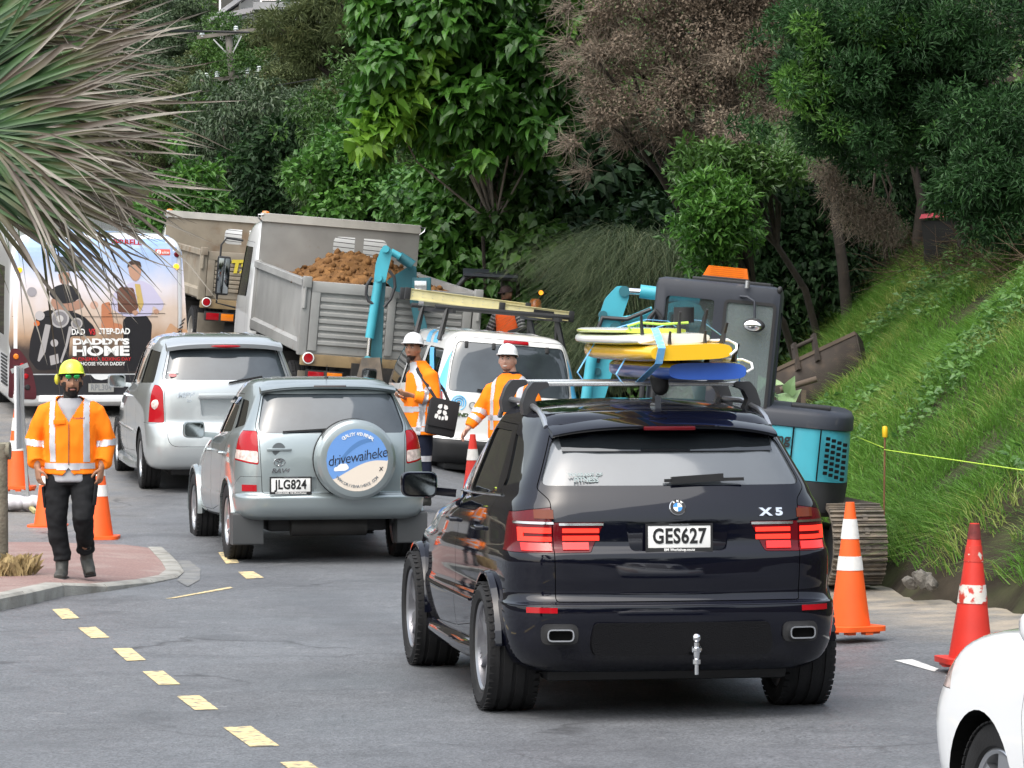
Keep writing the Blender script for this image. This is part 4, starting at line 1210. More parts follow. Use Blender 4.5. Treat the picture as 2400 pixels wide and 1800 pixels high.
# ------------------------------------------------------------------ white utility van with a roof rack and ladders
CHB=M('sign_blue',(.10,.46,.80),.4,coat=.4)
STEEL_BK=M('black_rack_steel',(.016,.017,.019),.5,var=.2)
FIBREGLASS=M('yellow_fibreglass',(.66,.60,.33),.55,var=.12,vscale=6)
ALU=M('ladder_aluminium',(.55,.56,.57),.35,metal=.8,var=.1)
def build_van():
 root=thing('utility_van','white van with a pale blue stripe and ladders on its roof rack','van',(-.30,49.3,.13),R(12.0),rx=R(.8),ry=R(4.6))
 P=carpaint('van_white',(.66,.665,.655),0.0,.38,.03)
 rings=[(.26,.24,.86,-.85,3.75,.20,.35,.05,.25,.02,.08),(.34,.30,.925,-.97,3.90,.22,.40,.06,.28,.02,.08),(.50,.45,.955,-1.00,3.98,.24,.42,.07,.30,.02,.08),(.56,.52,.955,-.98,3.98,.24,.42,.07,.30,.02,.08),(.62,.60,.955,-.94,3.96,.24,.42,.07,.30,.02,.08),(.90,.82,.958,-.93,3.86,.24,.42,.07,.30,.02,.09),(1.05,.95,.950,-.92,3.66,.24,.42,.07,.28,.025,.09),(1.15,1.05,.935,-.90,3.35,.22,.40,.07,.24,.03,.08),(1.22,1.12,.918,-.88,3.32,.22,.36,.07,.20,.03,.06),(1.45,1.38,.865,-.82,3.02,.20,.30,.07,.16,.03,.03),(1.68,1.62,.805,-.75,2.66,.18,.26,.07,.14,.03,.02),(1.80,1.77,.750,-.69,2.44,.17,.22,.07,.12,.03,.02),(1.87,1.86,.675,-.60,2.24,.17,.20,.06,.10,.03,.02),(1.905,1.905,.52,-.40,1.9,.16,.18,.05,.08,.02,.02),(1.915,1.915,.20,0,1.1,.10,.10,.03,.04,.01,.01),]
 B=Body(rings,P)
 S=B.arches(B.me,[(0,.34,.37),(3.2,.34,.37)],.55)
 Bp,S=B.carve(S,rpoly([(-2,.22),(-.37,.22),(-.38,.56),(-2,.56)],.01),'X',-1.5,1.5,.003)
 tg=rpoly([(-.73,.57),(.73,.57),(.80,.95),(.79,1.15),(.745,1.55),(.68,1.83),(-.68,1.83),(-.745,1.55),(-.79,1.15),(-.80,.95)],.03,3)
 T,S=B.carve(S,tg,'Y',-1.7,-.45,.006)
 for sd in(-1,1):
  a,S=B.carve(S,rpoly([(sd*x,z)for x,z in((.81,.72),(.835,1.14),(1.3,1.14),(1.3,.72))],.02),'Y',-1.7,-.70,.003)
  B.out('tail_lamp',a,REDLENS,root)
  a,S=B.carve(S,rpoly([(sd*x,z)for x,z in((.80,1.13),(.755,1.52),(.69,1.80),(1.3,1.80),(1.3,1.13))],.01),'Y',-1.7,-.66,.002)
  B.out('corner_stripe',a,CHB,root)
 win=rpoly([(-.775,1.15),(.775,1.15),(.735,1.50),(.67,1.77),(-.67,1.77),(-.735,1.50)],.06,4)
 G,T=B.glaze(T,win,'Y',-1.7,-.5)
 t_o=B.out('tailgate',T,P,root)
 g_o=B.out('back_window',G,GLASS_MID,t_o)
 B.out('bumper',Bp,BLACK,root)
 for sd in(-1,1):
  a,b=(-1.5,-.3)if sd<0 else(.3,1.5)
  mid=rpoly([(.55,.45),(1.66,.42),(1.64,1.10),(1.56,1.72),(.52,1.74),(.50,1.0)],.03)
  front=rpoly([(1.68,.42),(2.68,.40),(2.74,.72),(3.10,1.06),(2.72,1.44),(2.38,1.72),(1.58,1.74),(1.66,1.10)],.03)
  D1,S=B.carve(S,mid,'X',a,b,.005);D2,S=B.carve(S,front,'X',a,b,.005)
  w1=rpoly([(.58,1.20),(1.60,1.16),(1.53,1.66),(.58,1.68)],.05)
  w2=rpoly([(1.69,1.15),(3.02,1.12),(2.66,1.42),(2.34,1.65),(1.61,1.67)],.05)
  w3=rpoly([(-.60,1.24),(.42,1.21),(.42,1.68),(-.46,1.66)],.06)
  G1,D1=B.glaze(D1,w1,'X',a,b);G2,D2=B.glaze(D2,w2,'X',a,b);G3,S=B.glaze(S,w3,'X',a,b)
  d1=B.out('sliding_door',D1,P,root);d2=B.out('door',D2,P,root)
  B.out('window',G1,GLASS,d1);B.out('window',G2,GLASS,d2);g3=B.out('quarter_window',G3,GLASS,root)
  sb=MB();vs=[]
  for t in np.linspace(0,1,8):
   y0=-.50+.62*t;z=1.26+.40*t
   for yy in(y0,y0+.26):
    p,nn=B.surf(yy,z,'X',sd);vs.append(p+Vector((sd*.004,0,0)))
  sb.add(vs,[(2*i,2*i+2,2*i+3,2*i+1)for i in range(7)]).build('blue_stripe',CHB,g3)
  for d,y in((d1,1.5),(d2,1.82)):
   p,nn=B.surf(y,1.0,'X',sd);handle(d,p.x,y,1.0,P)
 Gw,S=B.glaze(S,rpoly([(-.70,1.22),(.70,1.22),(.62,1.76),(-.62,1.76)],.08),'Y',2.3,5)
 B.out('windscreen',Gw,GLASS,root)
 B.out('body',S,P,root)
 MB().box(-.74,.74,-.78,3.6,.18,.32,.03).build('underbody',BLACK,root)
 for x in(-.50,-.30,-.10,.10,.30,.50):
  MB().tube([(x,-.45,1.882),(x,.4,1.918),(x,1.6,1.905)],[.006,.011,.008],6).build('roof_rib',P,root)
 rp=MB()
 for i,(y0,y1)in enumerate(((.05,.32),(.52,.80))):
  vs=[]
  for t in np.linspace(0,1,6):
   for y in(y0+.3*t,y1+.3*t):
    z=1.72+.16*t
    p,nn=B.surf(y,z,'X',-1);vs.append(p+nn*.004)
  rp.add(vs,[(2*k,2*k+2,2*k+3,2*k+1)for k in range(5)])
 rp.build('blue_stripe',CHB,root)
 place(MB().box(-.16,.16,-.02,.02,-.022,.022,.015).build('brake_light',REDLENS,t_o),B.surf(.06,1.80)[0]+Vector((0,-.01,0)),(R(-20),0,0))
 for x in(-.56,-.22,.46):
  place(MB().box(-.022,.022,-.015,.01,-.04,.04,.006).build('window_hinge',BLACK,t_o),B.surf(x,1.735)[0],(R(-16),0,0))
 lp,nn=B.surf(-.66,1.01)
 em=MB()
 for r,a0,a1 in((.034,-60,200),(.062,-40,230),(.088,-70,190)):
  em.tube([(r*math.cos(R(a)),0,r*math.sin(R(a)))for a in np.linspace(a0,a1,24)],.0085,6)
 e=place(em.build('emblem',CHB,t_o),lp+Vector((.02,-.01,0)))
 lettering('Chorus',.125,INKGREY,t_o,B.surf(-.33,.985)[0]+Vector((0,-.008,0)),bold=.001,name='lettering')
 lettering('HYUNDAI',.060,CHROME,t_o,B.surf(-.62,.865)[0]+Vector((0,-.01,0)),name='model_badge',bold=.003,shear=.25,xs=1.3,depth=.004)
 wp=MB();wp.bar(B.surf(.05,1.165)[0]+Vector((0,-.02,0)),B.surf(-.42,1.19)[0]+Vector((0,-.03,0)),.02,.025)
 wp.build('wiper',BLACK,t_o)
 mirrors(root,2.95,1.16,1.10,.20,.26,BLACK)
 rk=MB()
 for y in(-.10,1.55):
  for sd in(-1,1):
   rk.bar((sd*.80,y-.02,1.76),(sd*.70,y+.10,2.16),.035,.06);rk.bar((sd*.74,y+.16,1.80),(sd*.70,y+.10,2.16),.03,.05)
  rk.cyl((-.86,y+.10,2.17),(.86,y+.10,2.17),.032,n=12)
 for sd in(-1,1):
  rk.bar((sd*.68,-.35,2.13),(sd*.68,2.0,2.13),.04,.05)
 rk.build('roof_rack',STEEL_BK,root)
 wheel_meshes('van',.34,.215,.21,'six',SILVER)
 for sd in(-1,1):
  add_wheel(root,'van',sd*.82,0,.34);add_wheel(root,'van',sd*.82,3.2,.34)
 return root
van=build_van()
def van_pt(x,y,z):
 m=Matrix.Translation(van.location)@van.rotation_euler.to_matrix().to_4x4()
 return m@Vector((x,y,z))
def make_ladder(label,x0,z0,L,w,hgt,y0,rungs,tilt,txt=None):
 """a ladder lying crosswise on the rack, seen from its long side"""
 lo=thing('ladder',label,'ladder',van_pt(x0,y0,z0),R(12.0),'ladders on the van roof')
 lo.rotation_euler=(0,tilt,R(12.0))
 for sd in(-1,1):
  y=sd*w/2
  st=MB()
  st.box(-L/2,L/2,y-.005,y+.005,-hgt/2,hgt/2)
  st.box(-L/2,L/2,y-.026,y+.026,hgt/2-.006,hgt/2+.002)
  st.box(-L/2,L/2,y-.026,y+.026,-hgt/2-.002,-hgt/2+.006)
  s_=st.build('stile',FIBREGLASS,lo)
  for e_ in(-1,1):
   MB().box(e_*L/2-.035,e_*L/2+.035,y-.032,y+.032,-hgt/2-.01,hgt/2+.01,.006).build('end_cap',STEEL_BK,s_)
  rv=MB()
  for i in range(rungs*2):
   x=-L/2+L*(i+.5)/(rungs*2)
   for zz in(-.02,.02):rv.sphere((x,y-.007,zz),.006,6,4)
  rv.build('rivets',ALU,s_)['kind']='stuff'
 for i in range(rungs):
  x=-L/2+L*(i+.5)/rungs
  MB().cyl((x,-w/2+.006,.01),(x,w/2-.006,.01),.016,n=10).build('rung',ALU,lo)
 if txt:
  lab=MB().box(-.13,.13,-.004,.004,-.045,.045).build('maker_label',INK,lo)
  place(lab,(L*.5-.36,-w/2-.012,-.01))
  lettering(txt,.055,M('label_yellow',(.75,.62,.10),.5),lab,(0,-.006,-.012),(0,math.pi,0),bold=.002)
 return lo
make_ladder('long yellow fibreglass ladder end resting at the left of the van rack',-.42,2.27,1.55,.34,.13,.32,6,R(7.2))
make_ladder('short yellow ladder section with a black maker label on the van rack',.46,2.20,.90,.34,.12,.26,3,R(7.0),'ULLRICH')
# aluminium plank and tie-downs beside the ladders
pk=thing('work_plank','pale aluminium plank lying beneath the ladders on the van','plank',van_pt(.05,.75,2.20),R(12.0));pk.rotation_euler=(0,R(5.2),R(12.0))
MB().box(-.95,.95,-.16,.16,-.02,.02,.004).build('deck',ALU,pk)
for sd in(-1,1):MB().box(-.95,.95,sd*.17-.01,sd*.17+.01,-.035,.03).build('edge_rail',ALU,pk)
# ------------------------------------------------------------------ bus with a printed back
def build_bus():
 root=thing('city_bus','white bus with a printed film advertisement covering its back','bus',(-6.03,56.3,.66),R(12.5),rx=R(3.0))
 W=carpaint('bus_white',(.74,.75,.76),0,.35,.03)
 k=dict()
 rings=[]
 for(z,w,yr,yf,rr)in((.34,1.14,-.72,9.0,.12),(.40,1.20,-.80,9.1,.14),(.55,1.235,-.83,9.15,.16),(.95,1.245,-.83,9.15,.16),(1.6,1.245,-.82,9.15,.16),(2.2,1.235,-.77,9.1,.16),(2.50,1.215,-.72,9.05,.16),(2.64,1.17,-.66,9.0,.16),(2.72,1.08,-.58,8.9,.16),(2.77,.90,-.42,8.7,.16),(2.79,.40,0,8.0,.12)):
  rings.append((z,z,w,yr,yf,rr,.25,.05,.10,.005,.01))
 B=Body(rings,W)
 S=B.arches(B.me,[(2.0,.46,.52),(7.2,.46,.52)],.75)
 def zpix(y):return 2.3-.62-(y-730)/166.0
 def X(zx):return(zx-838)*.2773/166/.985
 def Z(zy):return zpix(520+zy*.2773)
 film=rpoly([(X(95),Z(1010)),(X(150),Z(1280)),(X(1555),Z(1280)),(X(1590),Z(1000)),(X(1545),Z(200)),(X(1480),Z(120)),(X(700),Z(72)),(X(230),Z(150)),(X(150),Z(260))],.06)
 def skin(poly,mat,name,off,parent,nx=1,z_sub=1):
  """flat print that follows the back of the bus"""
  bm=bmesh.new()
  vs=[bm.verts.new((p[0],0,p[1]))for p in poly]
  bm.faces.new(vs)
  zmin=min(p[1]for p in poly);zmax=max(p[1]for p in poly)
  for zc in np.arange(math.ceil(zmin/.06)*.06,zmax,.06):
   bmesh.ops.bisect_plane(bm,geom=bm.verts[:]+bm.edges[:]+bm.faces[:],plane_co=(0,0,zc),plane_no=(0,0,1))
  xmin=min(p[0]for p in poly);xmax=max(p[0]for p in poly)
  for xc in np.arange(math.ceil(xmin/.08)*.08,xmax,.08):
   bmesh.ops.bisect_plane(bm,geom=bm.verts[:]+bm.edges[:]+bm.faces[:],plane_co=(xc,0,0),plane_no=(1,0,0))
  for v in bm.verts:
   p,nn=B.surf(max(-1.2,min(1.2,v.co.x)),v.co.z)
   v.co.y=p.y-off
  me=bpy.data.meshes.new(name);bm.to_mesh(me);bm.free()
  return link(name,me,mat,parent)
 pm=bpy.data.materials.new('printed_film');pm.use_nodes=True
 nt=pm.node_tree;b=nt.nodes['Principled BSDF'];b.inputs['Roughness'].default_value=.3;b.inputs['Coat Weight'].default_value=.5
 tc=_nd(nt,'ShaderNodeTexCoord');sx=_nd(nt,'ShaderNodeSeparateXYZ');nt.links.new(tc.outputs['Object'],sx.inputs[0])
 nz=_nd(nt,'ShaderNodeTexNoise');nz.inputs['Scale'].default_value=2.2;nz.inputs['Detail'].default_value=6;nt.links.new(tc.outputs['Object'],nz.inputs['Vector'])
 ad=_nd(nt,'ShaderNodeMath',operation='MULTIPLY_ADD');ad.inputs[1].default_value=.7;nt.links.new(nz.outputs[0],ad.inputs[0]);nt.links.new(sx.outputs['Z'],ad.inputs[2])
 mr=_nd(nt,'ShaderNodeMapRange');mr.inputs[1].default_value=1.0;mr.inputs[2].default_value=3.05;nt.links.new(ad.outputs[0],mr.inputs[0])
 cr=_nd(nt,'ShaderNodeValToRGB');nt.links.new(mr.outputs[0],cr.inputs[0])
 e=cr.color_ramp.elements
 e[0].position=0;e[0].color=(.012,.010,.012,1);e[1].position=1;e[1].color=(.22,.36,.62,1)
 for p,c in((.20,(.05,.035,.03,1)),(.32,(.42,.27,.17,1)),(.50,(.62,.50,.42,1)),(.66,(.66,.62,.66,1)),(.80,(.42,.50,.70,1))):
  q=cr.color_ramp.elements.new(p);q.color=c
 nt.links.new(cr.outputs[0],b.inputs['Base Color'])
 back=skin(film,pm,'printed_back',.006,root)
 def shape(pts,col,nm,off=.007,r=.03):
  m=M('print_%02d_%02d_%02d'%tuple(int(c*99)for c in col),col,.35)
  return skin(rpoly([(X(a),Z(b_))for a,b_ in pts],r,3),m,nm,off,back)
 shape([(1040,830),(1050,1260),(1260,1260),(1285,860),(1240,790),(1080,790)],(.012,.011,.014),'printed_trousers')
 shape([(960,600),(1100,510),(1200,490),(1290,540),(1390,690),(1360,760),(1290,700),(1285,790),(1060,800),(940,730)],(.50,.47,.62),'printed_shirt',.008,.05)
 shape([(990,580),(1020,545),(1130,555),(1170,720),(1130,770),(1000,760)],(.13,.055,.035),'printed_bag',.010)
 shape([(1140,520),(1185,525),(1215,690),(1180,770),(1165,700)],(.50,.36,.12),'printed_tie',.011,.01)
 shape([(1085,350),(1120,320),(1185,335),(1197,420),(1185,470),(1150,505),(1110,480),(1090,420)],(.44,.25,.17),'printed_head',.011,.04)
 shape([(1078,390),(1085,340),(1130,318),(1190,335),(1200,385),(1165,355),(1110,362)],(.045,.022,.014),'printed_hair',.012,.02)
 shape([(1110,755),(1150,740),(1175,765),(1140,795)],(.44,.25,.17),'printed_hand',.013,.03)
 shape([(1290,745),(1330,730),(1350,765),(1310,785)],(.44,.25,.17),'printed_hand',.013,.03)
 shape([(420,600),(480,540),(560,520),(660,560),(700,640),(640,660),(640,760),(470,760),(470,660)],(.016,.016,.018),'printed_shirt',.008,.05)
 shape([(500,430),(590,420),(600,480),(590,530),(520,520)],(.36,.20,.14),'printed_head',.009,.04)
 shape([(450,640),(540,690),(620,680),(700,640),(715,720),(620,750),(480,740),(440,690)],(.36,.20,.14),'printed_arms',.010,.03)
 shape([(270,1000),(330,780),(420,740),(640,760),(720,800),(800,880),(820,960),(600,960),(580,1240),(330,1250),(260,1150)],(.020,.018,.020),'printed_motorcycle',.011,.05)
 def disc(cx,cz,r,col,nm,off,inner=0):
  shape([(cx+r*math.cos(t),cz+r*math.sin(t))for t in np.linspace(0,6.283,21)[:-1]],col,nm,off,0)
 for(cx,cz,r,col,off)in((515,815,78,(.42,.40,.40),.013),(515,815,62,(.20,.19,.20),.015),(515,815,30,(.50,.48,.47),.017),(655,855,48,(.45,.42,.40),.013),(655,855,36,(.20,.19,.20),.015),(350,790,40,(.45,.42,.42),.013),(470,1020,32,(.40,.38,.38),.013),(285,590,40,(.30,.28,.30),.012),(325,855,24,(.60,.14,.03),.015),(800,700,34,(.55,.34,.26),.009)):
  disc(cx,cz,r,col,'printed_lamp',off)
 for pts in([(395,860),(440,870),(395,1100),(345,1180),(330,1170)],[(590,880),(620,880),(575,1060),(530,1190),(515,1180),(560,1040)],[(430,1130),(500,1110),(510,1190),(440,1210)]):
  shape(pts,(.36,.34,.34),'printed_fork',.014,.01)
 shape([(1380,960),(1440,850),(1500,900),(1590,910),(1588,1000),(1400,1010)],(.52,.30,.17),'printed_rocks',.008,.03)
 shape([(860,690),(930,670),(960,850),(1030,860),(1040,900),(860,900)],(.46,.18,.09),'printed_car',.008,.03)
 def word(t,zx,zy,w,h,mat,bold):
  """lettering scaled to w x h metres"""
  me=text_mesh(t,.2,.002,bold)
  co=np.array([v.co[:]for v in me.vertices]);lo,hi=co.min(0),co.max(0);c=(lo+hi)/2
  me.transform(Matrix.Diagonal((w/(hi[0]-lo[0]),1,h/(hi[2]-lo[2]),1))@Matrix.Translation((-c[0],0,-c[2])))
  p,nn=B.surf(X(zx),Z(zy))
  place(link('lettering',me,mat,back),(X(zx),p.y-.022,Z(zy)))
 REDI=M('red_ink',(.50,.02,.025),.45)
 K=.2773/166
 word('DAD',668,925,112*K,52*K,WHITEINK,.006);word('VS',782,925,58*K,52*K,REDI,.006);word('STEP-DAD',968,920,264*K,52*K,WHITEINK,.006)
 word("DADDY'S",858,1007,478*K,56*K,WHITEINK,.012);word('HOME',858,1086,480*K,88*K,WHITEINK,.009)
 word('IN CINEMAS - BOXING DAY',862,1156,500*K,30*K,REDI,.003);word('CHOOSE YOUR DADDY',862,1195,400*K,30*K,WHITEINK,.003)
 word('FERRELL',1080,172,255*K,50*K,REDI,.008)
 shape([(1318,228),(1443,230),(1443,280),(1318,278)],(.62,.10,.07),'information_sticker',.010,.004)
 disc(1348,252,19,(.8,.8,.8),'sticker_dot',.013)
 word('i',1348,252,8*K,28*K,REDI,.003);word('site',1404,256,60*K,24*K,WHITEINK,.003)
 shape([(475,290),(705,300),(705,412),(475,420)],(.035,.04,.045),'destination_screen',.010,.005)
 shape([(150,1290),(1560,1290),(1560,1465),(150,1465)],(.018,.018,.022),'bumper_panel',.006,.02)
 for zz in(690,770):
  b_=MB();lamp_grid(b_,B,X(920),X(1395),Z(zz+3),Z(zz),.009,.004);b_.build('hatch_gap',GAP,back)
 b_=MB();lamp_grid(b_,B,X(130),X(1570),Z(800),Z(797),.009,.004);b_.build('hatch_gap',GAP,back)
 for t in range(5):
  zx,zy=1552-10*t,825+34*t
  shape([(zx-16-9*t,zy+14),(zx+16,zy-14),(zx+20,zy-4),(zx-12-9*t,zy+24)],(.015,.015,.017),'air_vent',.009,.004)
 def roundlamp(zx,zy,r,mat):
  p,nn=B.surf(X(zx),Z(zy))
  place(MB().lathe([(0,-.03),(r*.7,-.026),(r,-.008),(r,.02),(0,.02)],20,'Y').build('tail_lamp',mat,root),p)
 LITAMB=M('lit_amber',(.8,.40,.02),.2,emit=(1.0,.45,.02),estr=.7)
 roundlamp(1498,276,.042,DARKRED);roundlamp(1493,378,.044,LITAMB);roundlamp(187,408,.04,LITAMB)
 cl=shape([(95,1490),(105,1100),(130,1065),(180,1070),(240,1150),(290,1260),(320,1400),(325,1500)],(.075,.010,.016),'lamp_cluster',.010,.05)
 roundlamp(158,1137,.042,AMBERLENS);roundlamp(208,1214,.042,REDLENS);roundlamp(236,1302,.042,REDLENS);roundlamp(250,1395,.042,BLACK)
 roundlamp(1500,1214,.042,REDLENS);roundlamp(1490,1302,.042,REDLENS)
 hp=skin(rpoly([(X(770),Z(1285)),(X(945),Z(1285)),(X(910),Z(1325)),(X(860),Z(1335)),(X(805),Z(1325))],.02),W,'hatch_handle',.014,root)
 p,nn=B.surf(X(858),Z(1398))
 plate(root,'RPL304',(X(858),p.y-.02,Z(1398)),(0,0,0),txtc=INKGREY,bg=M('dirty_plate',(.33,.33,.31),.5,var=.2))
 place(MB().box(-.10,1.6,-.04,.03,-.05,.05,.02).build('rear_bumper',W,root),(-.75,p.y-.02,Z(1490)))
 for sd in(-1,1):
  a,b2=(-1.5,-.9)if sd<0 else(.9,1.5)
  for i in range(6):
   y0=.15+i*1.42
   G,S=B.glaze(S,rpoly([(y0,1.30),(y0+1.30,1.30),(y0+1.30,2.28),(y0,2.28)],.06),'X',a,b2)
   B.out('side_window',G,GLASS,root)
 G,S=B.glaze(S,rpoly([(-1.05,1.1),(1.05,1.1),(1.0,2.4),(-1.0,2.4)],.1),'Y',8,12)
 B.out('windscreen',G,GLASS,root)
 B.out('body',S,W,root)
 for sd in(-1,1):
  lv=MB()
  for i in range(9):lv.box(sd*1.235,sd*1.252,-.35,.55,.60+i*.05,.625+i*.05)
  lv.build('side_louvre',BLACK,root)
 wheel_meshes('bus',.46,.28,.29,'truck',SILVER)
 for sd in(-1,1):
  add_wheel(root,'bus',sd*1.08,2.0,.46);add_wheel(root,'bus',sd*1.08,7.2,.46)
 return root
build_bus()
# ------------------------------------------------------------------ tipper trucks
TIPGREY=M('tipper_grey',(.31,.31,.30),.55,metal=.25,var=.18,vscale=2,col2=(.20,.13,.08),mix=.24,mscale=3.5,mhard=.10,bump=.1,bscale=14)
TIPTAN=M('tipper_tan',(.25,.215,.165),.65,var=.2,vscale=2.5,col2=(.17,.11,.065),mix=.36,mscale=3.0,mhard=.12,bump=.1,bscale=14)
TRUCKW=carpaint('truck_white',(.72,.73,.73),0,.35,.04)
CLAY=M('orange_clay',(.195,.100,.038),.95,var=.4,vscale=5,col2=(.12,.062,.028),mix=.5,mscale=7,mhard=.2,bump=1.0,bscale=22,spec=.1)
CHASSIS=M('chassis_black',(.022,.021,.020),.7,var=.3,col2=(.06,.05,.04),mix=.35,mscale=5)
def build_tipper(label,loc,rz,rx,ry,steel,load,marks=None,L=4.5,W=2.42,H=1.02,z0=1.12,HB=.70,CZ=.12):
 """tray from y=0 (tailgate) to y=L; cab in front; local z=0 is the road"""
 root=thing('tipper_truck',label,'truck',loc,rz,'tipper trucks at the worksite',rx,ry)
 w=W/2
 MB().box(-w,w,0,L,z0,z0+.10).build('tray_floor',steel,root)
 ch=MB()
 for sd in(-1,1):ch.box(sd*.45-.05,sd*.45+.05,-.15,L+2.3,.78,1.04)
 for y in(-.1,1.5,3.0,4.4):ch.box(-.45,.45,y,y+.08,.8,1.0)
 ch.box(-.40,.40,1.8,2.6,1.03,z0)
 ch.build('chassis',CHASSIS,root)
 for sd in(-1,1):
  s=MB()
  s.prism([(sd*(w-.03),z0+.10),(sd*w,z0+.10),(sd*w,z0+H),(sd*(w-.03),z0+H)],'Y',.05,L)
  s.prism([(sd*(w-.05),z0+H-.09),(sd*(w+.055),z0+H-.09),(sd*(w+.055),z0+H),(sd*(w-.05),z0+H)],'Y',.0,L)
  s.prism([(sd*(w-.05),z0-.03),(sd*(w+.05),z0+.02),(sd*(w+.05),z0+.15),(sd*w,z0+.19),(sd*(w-.05),z0+.19)],'Y',.0,L)
  p=s.build('tray_side',steel,root)
  MB().box(sd*w-.055,sd*w+.065,-.055,.075,z0-.02,z0+H+.02,.012).build('corner_post',steel,root)
  MB().box(sd*w-.04,sd*w+.05,L-.09,L+.01,z0-.02,z0+H+.02,.012).build('corner_post',steel,root)
  hg=MB();hg.cyl((sd*(w+.02),-.07,z0+H*.62),(sd*(w+.02),-.07,z0+H*.98),.028,n=10);hg.box(sd*w-.06,sd*w+.06,-.10,-.02,z0+H*.9,z0+H+.05,.01)
  hg.build('gate_hinge',steel,root)
 tg=MB()
 tg.box(-w+.07,w-.07,-.012,.03,z0+.02,z0+H-.02)
 for(x0,x1)in((-w+.075,-w+.20),(w-.20,w-.075),(-.055,.055)):tg.box(x0,x1,-.055,-.005,z0+.05,z0+H-.02,.008)
 tg.box(-w+.075,w-.075,-.06,-.005,z0+H-.16,z0+H-.01,.01)
 t=tg.build('tailgate',steel,root)
 for i in range(7):
  z=z0+.12+i*(H-.32)/7
  for(xa,xb)in((-w+.21,-.065),(.065,w-.21)):
   b=MB();b.prism([(-.010,z),(-.044,z+.022),(-.044,z+.062),(-.010,z+.088)],'X',xa,xb)
   b.build('gate_rib',steel,t)
 MB().box(-w,w,-.05,.06,z0-.16,z0-.001,.01).build('rear_beam',M('tipper_ochre',(.24,.17,.085),.7,var=.3,vscale=3,col2=(.12,.08,.05),mix=.4,mscale=4),root)
 for x in(-.25,.45):
  lt=MB();lt.box(x-.05,x+.05,-.08,-.045,z0-.10,z0+.10,.01);lt.box(x-.02,x+.02,-.10,-.07,z0-.20,z0+.02,.006)
  lt.build('gate_latch',CHASSIS,root)
 place(MB().lathe([(0,-.015),(.06,-.013),(.068,0),(.068,.01),(0,.01)],24,'Y').build('reflector',REDLENS,root),(-w+.10,-.06,z0-.055))
 place(MB().lathe([(.068,-.017),(.082,-.013),(.082,.01),(.068,.01)],24,'Y',closed=True).build('reflector_ring',WHITEINK,root),(-w+.10,-.06,z0-.055))
 for sd in(-1,1):
  lm=MB().box(sd*.85-.26,sd*.85+.26,-.02,.10,.74,.90,.01).build('lamp_box',CHASSIS,root)
  MB().box(sd*.85-.24,sd*.85-.02,-.032,-.018,.76,.88,.005).build('tail_lamp',REDLENS,lm);MB().box(sd*.85+.02,sd*.85+.24,-.032,-.018,.76,.88,.005).build('tail_lamp',AMBERLENS,lm)
  MB().box(sd*.92-.24,sd*.92+.24,.42,.45,.22,.85,.008).build('mud_flap',M('flap_dirty',(.16,.14,.11),.8,var=.3,vscale=5),root)
 hb=MB();th=.035
 hz0,hz1=z0+.10,z0+H+HB
 px0,px1=-.10,.72
 wz0,wz1=hz1-.52,hz1-.24
 full=[(-w+.01,hz0),(w-.01,hz0),(w-.01,hz1),(-w+.01,hz1)]
 me=MB().prism(full,'Y',L,L+th).mesh('headboard',None)
 me.materials.append(steel)
 cut=MB().prism(rpoly([(px0,wz0),(px1,wz0),(px1,wz1),(px0,wz1)],.10,5),'Y',L-.2,L+.2).mesh('c',None);cut.materials.append(steel)
 me=boolean(me,cut,'DIFFERENCE');shade(me,30)
 h=link('headboard',me,None,root)
 MB().box(px0+(px1-px0)*.40,px0+(px1-px0)*.56,L-.004,L+.03,wz0-.02,wz1+.02).build('window_post',steel,h)
 for i in range(4):
  z=wz0+.04+i*.068
  MB().tube([(px0-.02,L+th+.02,z+.02),((px0+px1)/2,L+th+.02,z+.004),(px1+.02,L+th+.02,z-.008)],.006,6).build('window_bar',CHASSIS,h)
 tp=MB();tp.prism([(L-.03,hz1-.10),(L+.02,hz1-.10),(L+.12,hz1-.03),(L+.12,hz1+.02),(L-.02,hz1+.02)],'X',-w,w)
 tp.build('headboard_lip',M('lip_pale',(.42,.41,.38),.5,var=.15,col2=(.28,.22,.15),mix=.25,mscale=4),h)
 for sd in(-1,1):
  MB().tube([(sd*(w-.02),L-.03,hz1-.12),(sd*(w+.05),L-.03,hz1-.06),(sd*(w+.06),L-.03,hz1-.01),(sd*(w-.02),L-.03,hz1+.0)],.012,6).build('rope_hook',SILVER,h)
 LC=L+.30
 B=Body([(.62,.55,1.12,LC+.30,LC+1.95,.10,.18,.02,.08,.01,.02),(.75,.65,1.18,LC+.26,LC+2.05,.12,.20,.02,.08,.01,.02),(1.4,1.3,1.20,LC+.25,LC+2.05,.12,.20,.02,.08,.01,.03),(1.75,1.7,1.18,LC+.25,LC+2.0,.12,.20,.02,.08,.01,.03),(2.35+CZ,2.3+CZ,1.13,LC+.28,LC+1.80,.14,.22,.02,.08,.02,.03),(2.55+CZ,2.5+CZ,1.06,LC+.36,LC+1.65,.18,.22,.02,.08,.02,.03),(2.62+CZ,2.60+CZ,.85,LC+.5,LC+1.45,.2,.2,.02,.08,.02,.03),(2.64+CZ,2.63+CZ,.3,LC+.8,LC+1.2,.1,.1,.02,.02,.01,.01)],TRUCKW)
 S=B.me
